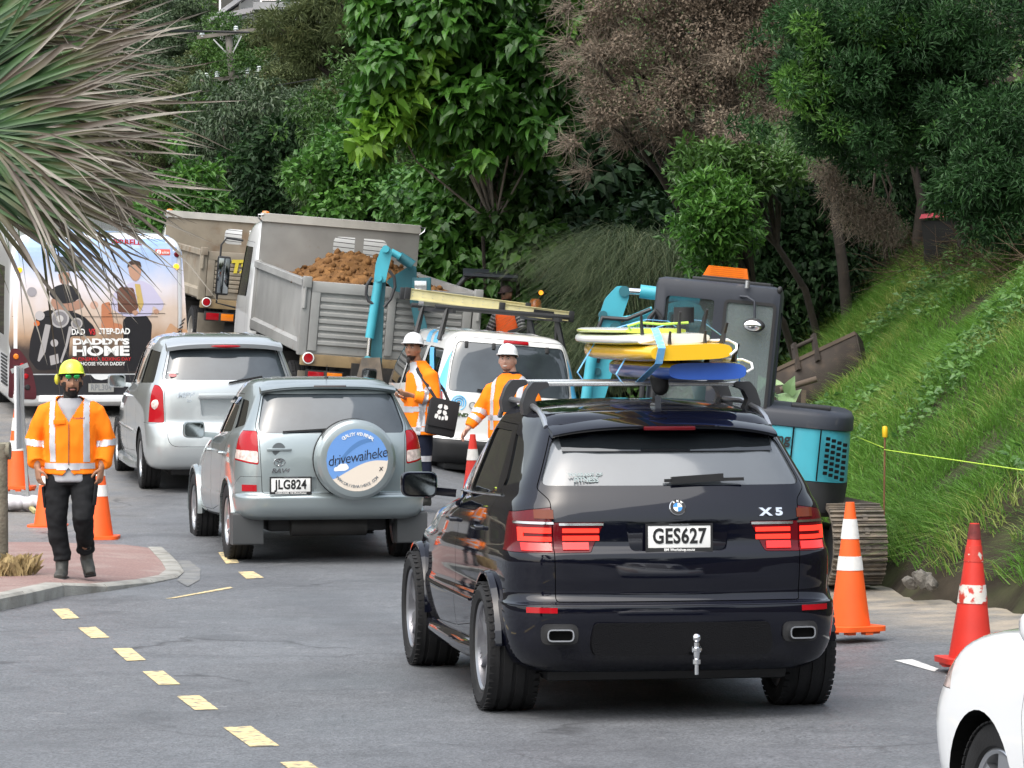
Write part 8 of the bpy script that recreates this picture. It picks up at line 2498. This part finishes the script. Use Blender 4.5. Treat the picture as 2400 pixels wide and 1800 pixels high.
tree_at('tall pale-flecked tree left of the big-leaved tree',850,330,74,(1.3,1.1,2.2),L_MID,16000,.13,.05,seed=6,nb=44,rb=(.35,.6))
tree_at('feathery tree at the top between house and big-leaved tree',830,70,78,(1.7,1.0,.85),L_OLIVE,13000,.17,.022,seed=7,nb=40,rb=(.2,.38),tr=.14,foot=(-2.2,79))
tree_at('vine-covered tree behind the clay truck',830,470,68,(.9,.8,1.1),L_VINE,8000,.13,.10,seed=8,nb=26,rb=(.3,.5))
# the big-leaved tree
root,C,Rr,O=tree_at('large tree with broad heart-shaped leaves over the road',1120,110,57.0,(1.75,1.3,1.55),L_BIG,14500,.195,.165,T_HEART,58,(.35,.62),foot=tuple((at(1205,620,59).x,59)),bark=BARK_P,tr=.04,seed=9,droop=.75,name='broadleaf_tree',flat=.85)
trunk(root,[at(1205,640,58.6)-O,at(1190,540,58.4)-O,at(1178,470,58.2)-O,at(1140,350,58.0)-O,at(1120,250,57.6)-O],[.125,.11,.105,.09,.07],BARK_P,[(tuple(at(1140,350,58)-O),tuple(at(1000,250,57)-O),.05),(tuple(at(1085,310,57.5)-O),tuple(at(1010,365,57)-O),.03),(tuple(at(1130,300,57.8)-O),tuple(at(1300,150,57.2)-O),.06)])
rng=np.random.default_rng(31)
# its drooping left spray of pale young leaves
Cs=np.array([W_(at(x,y,56.3)-O)for x,y in((990,150),(960,190),(930,235),(905,265),(880,300),(860,335),(1010,110),(1000,60),(975,215),(930,290))]);
crown('crown',root,leafmat('young_leaf',(.075,.19,.020),(.17,.33,.035),(.24,.42,.05),.35),Cs,np.full(len(Cs),.28),480,.20,.165,T_HEART,.4,rng)
def veil(label,pts,D,mat,n,L,W,tpl,seed,rb=(.35,.6),depth=.5,name='climbing_vine',cat='vine',droop=.6,group='vines on the bank'):
 """a curtain of leaves hanging over the bank between picture points"""
 rng=np.random.default_rng(seed)
 C=np.array([W_(at(x,y,D+rng.uniform(-depth,depth)+(500-y)*.0025))for x,y in pts]);Rr=rng.uniform(rb[0],rb[1],len(C))
 lo=C.min(0);root=thing(name,label,cat,(float(C[:,0].mean()),float(C[:,1].mean()),float(lo[2])-.3),0,group)
 crown('foliage',root,mat,C-np.array(root.location[:]),Rr,n,L,W,tpl,droop,rng,inner=.4)
 st=MB();o=Vector(root.location)
 for i in range(0,len(C),6):
  p=Vector(C[i])-o;st.tube([(p.x*.8,p.y+.5,-.3),(p.x*.9,p.y+.4,p.z*.5),tuple(p)],[.03,.025,.012],6)
 st.build('stem',BARK_D,root)
 return root
def region(poly_x,y0f,y1f,n,rng):
 xs=rng.uniform(poly_x[0],poly_x[1],n);return[(x,rng.uniform(y0f(x),y1f(x)))for x in xs]
rr_=np.random.default_rng(77)
veil('bright climbing vine around the pale trunk behind the truck',region((1015,1270),lambda x:380,lambda x:820,74,rr_),60.2,L_VINE,9500,.17,.15,T_HEART,11)
veil('leafy green vine beside the headboard of the clay truck',region((930,1090),lambda x:390,lambda x:600,34,rr_),63.5,L_VINE,5500,.11,.09,T_HEART,12,rb=(.3,.5))
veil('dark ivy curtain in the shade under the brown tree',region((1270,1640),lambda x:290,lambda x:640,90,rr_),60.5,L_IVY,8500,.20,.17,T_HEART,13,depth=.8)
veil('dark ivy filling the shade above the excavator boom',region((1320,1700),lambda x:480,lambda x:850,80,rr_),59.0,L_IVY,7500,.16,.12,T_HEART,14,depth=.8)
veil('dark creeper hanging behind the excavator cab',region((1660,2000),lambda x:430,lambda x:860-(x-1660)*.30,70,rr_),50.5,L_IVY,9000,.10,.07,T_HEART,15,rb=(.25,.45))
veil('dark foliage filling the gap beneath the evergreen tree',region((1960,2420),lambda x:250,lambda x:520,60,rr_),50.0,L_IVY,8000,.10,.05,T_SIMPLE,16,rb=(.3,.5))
veil('green creeper climbing the pale trunk of the big-leaved tree',[(1215,600),(1240,520),(1225,450),(1170,400),(1250,380),(1190,330),(1120,330),(1260,300),(1100,420),(1290,440),(1280,560),(1160,520)],57.9,L_MID,1500,.16,.14,T_HEART,24,rb=(.22,.40),depth=.25)
# the brown dry tree
def brown_tree():
 rng=np.random.default_rng(41);D=49.0
 f=at(1700,560,51.5);root=thing('dry_tree','dry brown leafless-looking tree above the excavator','tree',(f.x,51.5,land(f.x,51.5)),0,'trees on the bank');O=np.array(root.location[:])
 C=[];R_=[]
 for(x,y,r)in((1450,60,.42),(1430,150,.36),(1430,250,.34),(1490,200,.5),(1560,110,.55),(1560,250,.42),(1640,60,.6),(1660,190,.5),(1740,110,.55),(1800,30,.5),(1760,240,.4),(1830,190,.35),(1500,-40,.6),(1620,-60,.7),(1740,-60,.7),(1490,300,.24),(1620,310,.24),(1700,290,.3),(1405,60,.26),(1395,200,.2),(1400,280,.18),(1420,10,.3),(1560,315,.2),(1830,260,.22),(1460,330,.16),(1395,120,.2)):
  C.append(W_(at(x,y,D+rng.uniform(-.4,.4)))-O);R_.append(r)
 C=np.array(C);R_=np.array(R_)*.80;C=np.concatenate([C,C+rng.normal(size=C.shape)*.38]);R_=np.concatenate([R_,R_*rng.uniform(.3,.6,len(R_))])
 n=4200;P,d,i=clump_points(n,C,R_,rng,.1)
 A=P;B=P+unit(d*.3+rng.normal(size=(n,3))*.7+np.array([-.6,0,-.15]))*(rng.uniform(.15,.42,n))[:,None]
 twig_mesh('twigs',A,B,rng.uniform(.002,.0055,n),.06,rng,L_TWIG,root)
 crown('crown',root,L_BROWN,C,R_*1.12,36000,.050,.026,T_SIMPLE,.2,rng,inner=.35)
 hub=np.array([0,0,1.6]);lm=[((0,0,1.4),tuple(c),.05)for c in C[:30:2]]
 trunk(root,[(0,0,-.3),(.1,0,.8),(.05,-.1,1.5),tuple(C.mean(0))],[.13,.11,.10,.05],BARK_D,lm)
brown_tree()
# the canopy goes on above the picture and shades the slope
tree_at('tall tree whose crown hangs over the brown tree from above the photo',1640,-430,52,(3.0,2.2,1.7),L_BIG,9000,.26,.20,T_HEART,60,(.5,.9),foot=(3.4,57),seed=33,bark=BARK_D,tr=.2)
tree_at('tall tree whose crown hangs over the evergreen from above the photo',2250,-420,47,(3.0,2.6,1.7),L_DARK,14000,.20,.07,T_SIMPLE,60,(.5,.9),foot=(7.6,51),seed=34,bark=BARK_D,tr=.2)
# light green shrub over the excavator cab
tree_at('bright green shrub hanging just above the excavator light bar',1665,520,46.5,(.52,.5,.52),L_VINE,4600,.115,.045,seed=17,nb=36,rb=(.14,.28),droop=.1,foot=(3.6,48.0),name='shrub',tr=.05)
tree_at('green shrub leaning out under the brown tree',1725,400,47.5,(.70,.5,.38),L_MID,5200,.11,.045,seed=18,nb=34,rb=(.14,.28),droop=.1,foot=(3.9,48.6),name='shrub',tr=.05)
# evergreen at right
root,C,Rr,O=tree_at('dense dark evergreen tree at the upper right with a straight trunk',2140,150,43.5,(1.75,.9,1.15),L_DARK,52000,.095,.024,nb=95,rb=(.18,.36),foot=(tuple((at(2275,640,46.5).x,46.5))),tr=.0001,seed=19,droop=-.15,name='evergreen_tree',limbs=False,up=.3)
trunk(root,[at(2278,640,46.2)-O,at(2270,520,46.0)-O,at(2262,380,45.6)-O,at(2240,200,45)-O,at(2230,-40,44.6)-O],[.17,.14,.13,.11,.08],BARK_D,[(tuple(at(2262,330,45.5)-O),tuple(at(2030,200,43.6)-O),.06),(tuple(at(2255,260,45.2)-O),tuple(at(2390,120,44)-O),.06),(tuple(at(2240,180,45)-O),tuple(at(1950,80,43.6)-O),.06)])
rng=np.random.default_rng(52)
Cs=np.array([W_(at(x,y,42.9)-O)for x,y in((1850,190),(1860,225),(1880,170),(1900,250),(1890,60),(1910,110),(1930,200),(2010,60),(2060,90),(2120,70),(1960,300))])
crown('crown',root,leafmat('evergreen_young_leaf',(.045,.12,.022),(.10,.22,.040),(.15,.30,.05),.25,.35),Cs,np.full(len(Cs),.17),2400,.095,.026,T_SIMPLE,-.2,rng,up=.3)
tree_at('smaller evergreen at the right edge with drooping sprays',2330,400,42.0,(.55,.5,.75),L_DARK,13000,.095,.024,seed=23,nb=34,rb=(.18,.32),foot=(5.9,44.5),droop=.2,name='evergreen_tree',tr=.06)
# hanging dead branches
def dead_branch():
 rng=np.random.default_rng(61);D=44.5
 top=at(2060,330,D);root=thing('dead_branch','dead brown branches hanging below the evergreen tree','branch',top)
 b=MB()
 for pts in(((2060,300),(2055,380),(2070,420),(2085,470),(2100,560)),((2085,310),(2075,400),(2090,440),(2075,480)),((2060,300),(2050,420),(2040,500))):
  b.tube([at(x,y,D+.1)-top for x,y in pts],[.022,.016,.012,.009,.006][:len(pts)],6)
 b.build('bough',M('dead_bough',(.14,.11,.09),.9,var=.3),root)
 C=np.array([W_(at(x,y,D)-top)for x,y in((2010,470),(2060,500),(2040,530),(1990,510),(1960,450),(2090,540),(1940,400))])
 n=1500;P,d,i=clump_points(n,C,np.full(len(C),.2),rng,.1)
 twig_mesh('twigs',P,P+(unit(rng.normal(size=(n,3))*.6+np.array([-.3,0,-.6])))*rng.uniform(.08,.25,n)[:,None],rng.uniform(.002,.004,n),.03,rng,L_TWIG,root)
 crown('dry_leaves',root,L_BROWN,C,np.full(len(C),.22),3000,.035,.014,T_SIMPLE,.4,rng,inner=.2)
dead_branch()
# two dark leaning trunks under the canopy
for lab,pts,D in(('slender leaning trunk in the shade right of the excavator',((1985,730),(1975,620),(1960,520),(1950,400)),49.0),('thin dark trunk standing left of the bins',((2155,640),(2150,560),(2160,470),(2140,380)),49.5)):
 o=at(*pts[0],D);t=thing('bare_tree',lab,'tree',o,0,'trees on the bank')
 trunk(t,[at(pts[0][0]+4,pts[0][1]+60,D)-o]+[at(x,y,D)-o for x,y in pts],[.09,.075,.07,.06,.045],M('grey_brown_bark',(.036,.028,.022),.9,var=.3,bump=.6,bscale=16))
# long drooping grass
def pampas(label,base_pts,D,n,L,seed,lean=-.5):
 rng=np.random.default_rng(seed);root=thing('tussock_grass',label,'grass clump',at(*base_pts[0],D),0,'long grass clumps on the bank');O=W_(root.location)
 B=np.array([W_(at(x,y,D))for x,y in base_pts]);k=rng.integers(0,len(B),n)
 P0=B[k]-O+rng.normal(size=(n,3))*np.array([.18,.18,.06])
 dirx=rng.normal(lean,.45,n);diry=rng.normal(-.3,.3,n);Ls=L*rng.uniform(.6,1.1,n)
 segs=8;V=np.zeros((n,segs,2,3));t=np.linspace(0,1,segs)
 for s in range(segs):
  q=np.stack([dirx*Ls*(t[s]**1.4)*.75,diry*Ls*t[s]**1.4*.6,Ls*(t[s]*1.05-.95*t[s]**2.3)],1)
  w=.006*(1-t[s]*.9);V[:,s,0]=P0+q+np.array([w,0,0]);V[:,s,1]=P0+q-np.array([w,0,0])
 F=np.array([(2*s,2*s+1,2*s+3,2*s+2)for s in range(segs-1)]);F=(np.arange(n)[:,None,None]*segs*2+F[None]).reshape(-1,4)
 me=np_mesh('blades',V.reshape(-1,3),F,False,{'var':('POINT',np.repeat(rng.random(n),segs*2))});me.materials.append(L_PAMPAS)
 o=link('blades',me,None,root)
pampas('tall drooping grass between the van and the excavator boom',((1500,900),(1470,820),(1480,760),(1440,700),(1420,860),(1400,920)),57.2,3600,2.1,1,-.30)
pampas('tall drooping grass under the dark ivy',((1500,720),(1560,660),(1470,640),(1440,680),(1620,680)),57.0,3000,1.8,2,-.4)
pampas('pale drooping grass tuft behind the tan truck',((850,520),(870,500),(880,470)),69,700,1.15,3,-.6)
pampas('small grass tuft right of the clay truck headboard',((1010,600),(1030,620)),61,300,.7,4,-.6)
# --- grass bank
def bank_grass():
 rng=np.random.default_rng(71)
 n=150000
 Y=26.5+25*rng.random(n)**.9;u=.10+3.9*rng.random(n)**.85;X=xtoe(Y)+u
 dens=np.array([noise.noise(Vector((a*.9,b*.9,2)))for a,b in zip(X,Y)])
 ok=(X/Y<.150)&(rng.random(n)<np.clip(1.15-np.maximum(0,u-3.0)*1.0,0,1))&(dens>-.42+.35*(u<.4))
 X,Y,u,dens=X[ok],Y[ok],u[ok],dens[ok]
 nz=np.array([_nzf(a,b)for a,b in zip(X,Y)]);Z=zland(X,Y,nz);m=len(X)
 P=np.stack([X,Y,Z-.02],1)
 long_=np.interp(u,[0,.5,1.2,4],[.30,.30,.22,.17])
 Ls=long_*rng.uniform(.4,1.5,m)*(1.05+.9*dens)
 sw=np.array([noise.noise(Vector((a*1.7,b*1.7,9)))for a,b in zip(X,Y)])
 dx=-.35-.35*(u<.6)+sw*.5+rng.normal(0,.55,m);dy=-.15+rng.normal(0,.55,m)
 segs=4;t=np.linspace(0,1,segs);V=np.zeros((m,segs,2,3));wv=rng.uniform(.003,.0065,m)
 ang=rng.random(m)*3.14;cx,cy=np.cos(ang),np.sin(ang)
 dr=np.interp(u,[0,.6,4],[1.15,.75,.6])
 for s in range(segs):
  q=np.stack([dx*Ls*t[s]**1.6,dy*Ls*t[s]**1.6,Ls*(t[s]-dr*.75*t[s]**2.2)],1);w=(wv*(1-.85*t[s]))[:,None]*np.stack([cx,cy,0*cx],1)
  V[:,s,0]=P+q+w;V[:,s,1]=P+q-w
 F=np.array([(2*s,2*s+1,2*s+3,2*s+2)for s in range(segs-1)]);F=(np.arange(m)[:,None,None]*segs*2+F[None]).reshape(-1,4)
 var=np.clip(.45*rng.random(m)+.35+.4*dens+.25*(rng.random(m)<.08),0,1)
 dryp=np.array([noise.noise(Vector((a*.7+4,b*.7,12)))for a,b in zip(X,Y)]);var=np.where((dryp>.28)&(rng.random(m)<.55),1.0,var)
 me=np_mesh('grass',V.reshape(-1,3),F,False,{'var':('POINT',np.repeat(var,segs*2))});me.materials.append(L_GRASS)
 o=link('bank_grass',me);tag(o,'long bright green grass covering the steep bank','grass',kind='stuff')
 n=26000;Y=28+20*rng.random(n);u=.8+3.2*rng.random(n);X=xtoe(Y)+u
 w=np.array([noise.noise(Vector((a*.8+9,b*.8,2)))for a,b in zip(X,Y)]);ok=(w+.10*u>.26)&(X/Y<.15);X,Y=X[ok],Y[ok]
 Z=np.array([land(a,b)for a,b in zip(X,Y)])+rng.uniform(.03,.18,len(X));m=len(X)
 P=np.stack([X,Y,Z],1);A=rng.normal(size=(m,3));A[:,2]*=.4;N=rng.normal(size=(m,3))*.5+np.array([-.3,-.4,1])
 s=rng.uniform(.05,.11,m);o=leaf_object('bank_weeds',None,leafmat('weed_leaf',(.05,.13,.03),(.12,.24,.06),None,.25),P,A,N,s,s*.55,T_SIMPLE,None,'stuff',rng)
 tag(o,'broad-leaved weeds among the grass of the bank','weeds')
 n=5200;Y=34+18*rng.random(n);u=2.9+2.8*rng.random(n)**1.2;X=xtoe(Y)+u;ok=X/Y<.15;X,Y=X[ok],Y[ok];m=len(X)
 Z=np.array([land(a,b)for a,b in zip(X,Y)])+rng.uniform(0,.30,m)**1.3;P=np.stack([X,Y,Z],1)
 d=unit(rng.normal(size=(m,3))*np.array([1,.6,.35])+np.array([.5,0,.2]))
 o=twig_mesh('brush_litter',P,P+d*rng.uniform(.2,.8,m)[:,None],rng.uniform(.003,.008,m),.06,rng,leafmat('litter_twig',(.040,.026,.018),(.11,.075,.05),None,0,.9,.2),None,'stuff')
 tag(o,'dead brown brush and twigs under the trees','brush')
bank_grass()
lp=at(1775,1030,40.0)
for i,(x,y,s,lb)in enumerate(((1800,905,.34,'broad pale leaf plant left of the rusty bucket'),(1842,930,.40,'broad pale leaf plant below the rusty bucket'))):
 p=at(x,y+25,42.2);t=thing('broadleaf_plant',lb,'plant',p);rng=np.random.default_rng(80+i);m=5
 leaf_object('leaf_cluster',t,leafmat('pale_broad_leaf%d'%i,(.16,.26,.12),(.24,.34,.17),None,.2),np.zeros((m,3))+rng.normal(size=(m,3))*.05+np.array([0,0,.08]),rng.normal(size=(m,3))+np.array([0,-.3,.3]),np.array([[0,-.6,.8]]*m),np.full(m,s*.5),np.full(m,s*.45),T_HEART,None,None,rng)
# ------------------------------------------------------------------ fan palm in the left foreground
def palm():
 rng=np.random.default_rng(91)
 TX,TY=-3.05,17.2
 root=thing('fan_palm','fan palm with ragged dry frond tips reaching in from the left','palm',(TX,TY,0))
 O=Vector((TX,TY,0))
 MB().lathe([(.26,-.1),(.22,.5),(.20,1.4),(.19,2.6),(.22,2.9),(.16,3.15),(0,3.2)],24).build('trunk',M('palm_trunk',(.12,.09,.065),.9,var=.4,vscale=9,bump=.8,bscale=20),root)
 m=bpy.data.materials.new('palm_frond');m.use_nodes=True;nt=m.node_tree;b=nt.nodes['Principled BSDF'];L=nt.links.new
 a=_nd(nt,'ShaderNodeAttribute');a.attribute_name='dry';r=_nd(nt,'ShaderNodeValToRGB');L(a.outputs['Fac'],r.inputs[0])
 e=r.color_ramp.elements;e[0].color=(.022,.062,.020,1);e[0].position=.30;e[1].color=(.27,.245,.205,1);e[1].position=.92
 for p,c in((.48,(.050,.115,.030,1)),(.62,(.075,.070,.026,1)),(.74,(.060,.042,.026,1)),(.86,(.15,.125,.10,1))):e.new(p).color=c
 L(r.outputs[0],b.inputs['Base Color']);b.inputs['Roughness'].default_value=.5
 t=_nd(nt,'ShaderNodeBsdfTranslucent');L(r.outputs[0],t.inputs[0]);x=_nd(nt,'ShaderNodeMixShader');x.inputs[0].default_value=.15;L(b.outputs[0],x.inputs[1]);L(t.outputs[0],x.inputs[2]);L(x.outputs[0],nt.nodes['Material Output'].inputs[0])
 def fan(hub,aim,spread,n,ln,droop,dry,tilt=.3,D=17.2):
  """hub in photo pixels; aim = angle in the picture (0 = right, positive up)"""
  H=at(hub[0],hub[1],D)-O;V=[];F=[];dr=[]
  for i in range(n):
   f=(i+.5)/n*2-1
   w=R(aim+f*spread+rng.uniform(-2,2));L_=1.08*ln*(1-.18*f*f)*rng.uniform(.70,1.08)
   d=Vector((math.cos(w),-tilt*.6+rng.uniform(-.12,.12),math.sin(w)))
   sd=Vector((-math.sin(w),.25,math.cos(w))).normalized();up=d.normalized().cross(sd)
   segs=11;o=len(V);dryi=dry+.10+rng.normal(0,.12);bend=rng.normal(0,.17);wob=rng.uniform(0,6.28);kink=rng.random()<.20;kp=rng.uniform(.6,.9)
   wid=.0145*ln*rng.uniform(.6,1.35)
   for s in range(segs):
    t_=s/(segs-1)
    p=H+d*(L_*t_)+Vector((0,0,-droop*L_*t_**2.4))+sd*(bend*L_*t_**2+.018*math.sin(wob+5*t_)*t_)+Vector((0,.05*math.cos(wob+4*t_)*t_,.02*math.sin(wob*2+6*t_)*t_))
    if kink and t_>kp:p=p+Vector((-.5*(t_-kp)*L_,0,-.9*(t_-kp)*L_))
    wd=wid*(.35+.9*t_ if t_<.45 else .76*(1-(t_-.45)/.55)**.8+.03)
    g=rng.normal(0,.003)
    V+=[p-sd*wd+up*wd*.55,p+up*g,p+sd*wd+up*wd*.55]
    q=min(1,max(0,t_*.95+dryi-.12));dr+=[q,q+.03,q]
   F+=[(o+s*3+k,o+s*3+k+1,o+(s+1)*3+k+1,o+(s+1)*3+k)for s in range(segs-1)for k in(0,1)]
  me=np_mesh('frond',np.array([v[:]for v in V]),np.array(F),True,{'dry':('POINT',np.array(dr))});me.materials.append(m)
  fo=link('frond',me,None,root)
  MB().tube([(0.05,0,3.0),tuple(Vector((.05,0,3.0)).lerp(H,.5)+Vector((0,0,.12))),tuple(H)],[.022,.016,.012],8).build('leaf_stalk',M('palm_stalk',(.16,.15,.05),.6),fo)
 fan((-160,80),22,42,48,.98,.06,-.12,.2,17.9)
 fan((-140,20),6,40,46,.95,.08,-.04,.3,17.6)
 fan((-150,150),10,42,50,1.00,.10,.00,.3,17.3)
 fan((-120,110),-6,36,40,.92,.10,.10,.3,17.0)
 fan((-130,230),8,36,46,1.18,.08,.02,.3,16.9)
 fan((-150,300),-2,38,48,1.14,.10,.06,.3,16.6)
 fan((-130,340),-9,32,42,1.02,.14,.02,.35,16.4)
 fan((-150,370),-17,30,38,.96,.16,.08,.35,16.2)
 fan((-70,300),-27,24,14,.70,.20,.26,.4,15.9)
 fan((-180,300),0,60,60,.80,.05,-.30,.1,18.2);fan((-180,120),10,60,60,.75,.05,-.30,.1,18.3)
 fan((-190,250),160,60,34,.9,.2,.1,.2,17.8);fan((-200,80),110,60,34,.9,.1,.0,-.2,18.0)
palm()
# ------------------------------------------------------------------ power pole, lines and the houses on the hill
POLEW=M('concrete_pole',(.20,.185,.165),.85,var=.2,vscale=3);ARMW=M('mossy_timber_arm',(.16,.145,.125),.9,var=.3,vscale=5,col2=(.16,.18,.06),mix=.3,mscale=6)
INSUL=M('insulator',(.45,.50,.50),.25,var=.1)
def pole():
 D=ray_land(545,250)-2.5;base=at(545,560,D);root=thing('power_pole','timber power pole with two crossarms on the hillside','power pole',base);O=base
 P=lambda x,y,dd=0:at(x,y,D+dd)-O
 MB().tube([P(552,600),P(545,180),P(536,85)],[.10,.09,.085],14).build('pole',POLEW,root)
 for(a,b,z)in(((462,88),(625,66),0),((470,190),(640,172),0)):
  arm=MB().bar(P(*a,-.12),P(*b,-.12),.10,.085).build('crossarm',ARMW,root)
 for(a,b)in(((500,92),(532,125)),((566,84),(545,125))):MB().bar(P(*a,-.15),P(*b,-.15),.02,.03).build('brace',SILVER,root)
 for(x,y)in((474,84),(553,72),(484,182),(509,178),(580,170),(607,166)):
  i=MB().lathe([(.03,-.03),(.06,-.02),(.045,.01),(.065,.03),(.045,.06),(.06,.08),(.03,.11),(0,.11)],14);i.xf(Matrix.Translation(P(x,y,-.12)));i.build('insulator',INSUL,root)
 return D
PD=pole()
def wire(label,pts,Ds):
 o=at(*pts[0],Ds[0]);t=thing('power_line',label,'cable',o,0,'overhead power lines')
 MB().tube([at(x,y,d)-o for(x,y),d in zip(pts,Ds)],.014,5).build('conductor',INK,t)
wire('upper black power line along the top crossarm',((-100,58),(200,66),(474,72),(553,74),(900,82),(1400,84),(1900,70)),(PD-6,PD-3,PD-.2,PD-.2,PD-4,66,60))
wire('lower black power line just below the upper one',((-100,66),(200,70),(553,76),(900,88),(1400,92),(1900,84)),(PD-6,PD-3,PD-.2,PD-4,66,60))
wire('thin cable falling from the lower crossarm towards the left',((740,185),(600,208),(480,228),(350,235),(100,225)),(PD-3,PD-1,PD-.3,PD-.3,PD-2))
def house(label,x0,x1,ytop,ybot,D,gable=None,name='house',window=None,roofc=(.30,.30,.31)):
 D=ray_land((x0+x1)/2,ybot+25)-1.0;a,b=at(x0,ybot,D),at(x1,ytop,D);root=thing(name,label,'house',((a.x+b.x)/2,D,a.z),0,'white houses on the hill')
 w=(b.x-a.x)/2;h=b.z-a.z;d=3.0
 WALL=M('house_white',(.78,.79,.80),.7,var=.04);RF=M('house_roof',roofc,.6,var=.15)
 if gable:
  pk=gable*w*2-w
  poly=[(-w,-3),(w,-3),(w,h*.35),(pk,h),(-w,0)]
  MB().prism(poly,'Y',0,d).build('wall',WALL,root)
  for p,q in(((-w,0),(pk,h)),((pk,h),(w,h*.35))):
   dv=Vector((q[0]-p[0],0,q[1]-p[1]));MB().obox(((p[0]+q[0])/2,d/2-.2,(p[1]+q[1])/2+.08),dv/2*1.05,Vector((0,d/2+.3,0)),Vector((0,0,.06))).build('roof',RF,root)
 else:
  MB().box(-w,w,0,d,-3,h).build('wall',WALL,root);MB().box(-w-.3,w+.3,-.4,d+.3,h,h+.18).build('roof',RF,root)
 for(u,v,ww,hh)in(window or[]):
  cx,cz=-w+2*w*u,h*v
  f=MB().box(cx-ww-.05,cx+ww+.05,-.05,.02,cz-hh-.05,cz+hh+.05).build('window',WHITEINK,root);MB().box(cx-ww,cx+ww,-.07,-.04,cz-hh,cz+hh).build('pane',GLASS,f)
 return root
h1=house('white gabled house with one dark window at the top of the hill',492,640,-30,60,172,gable=.85,window=[(.32,.48,.22,.28)])
o=Vector(h1.location);HD=o.y-.5
MB().bar(at(515,39,HD)-o,at(600,24,HD)-o,.5,.12).build('porch_roof',M('porch_grey',(.30,.29,.30),.7),h1)
for x in(520,531,548):MB().bar(at(x,37,HD)-o,at(x,62,HD)-o,.08,.08).build('porch_post',WHITEINK,h1)
house('white house half hidden by the feathery tree at the top',625,700,25,75,165,window=[(.12,.5,.2,.5)])
house('white house behind the palm at the top left',250,400,-60,20,178,window=[(.75,.4,.3,.4)])
house('small grey-roofed house between trees below the white house',720,770,60,130,150,window=[(.5,.6,.2,.2)])
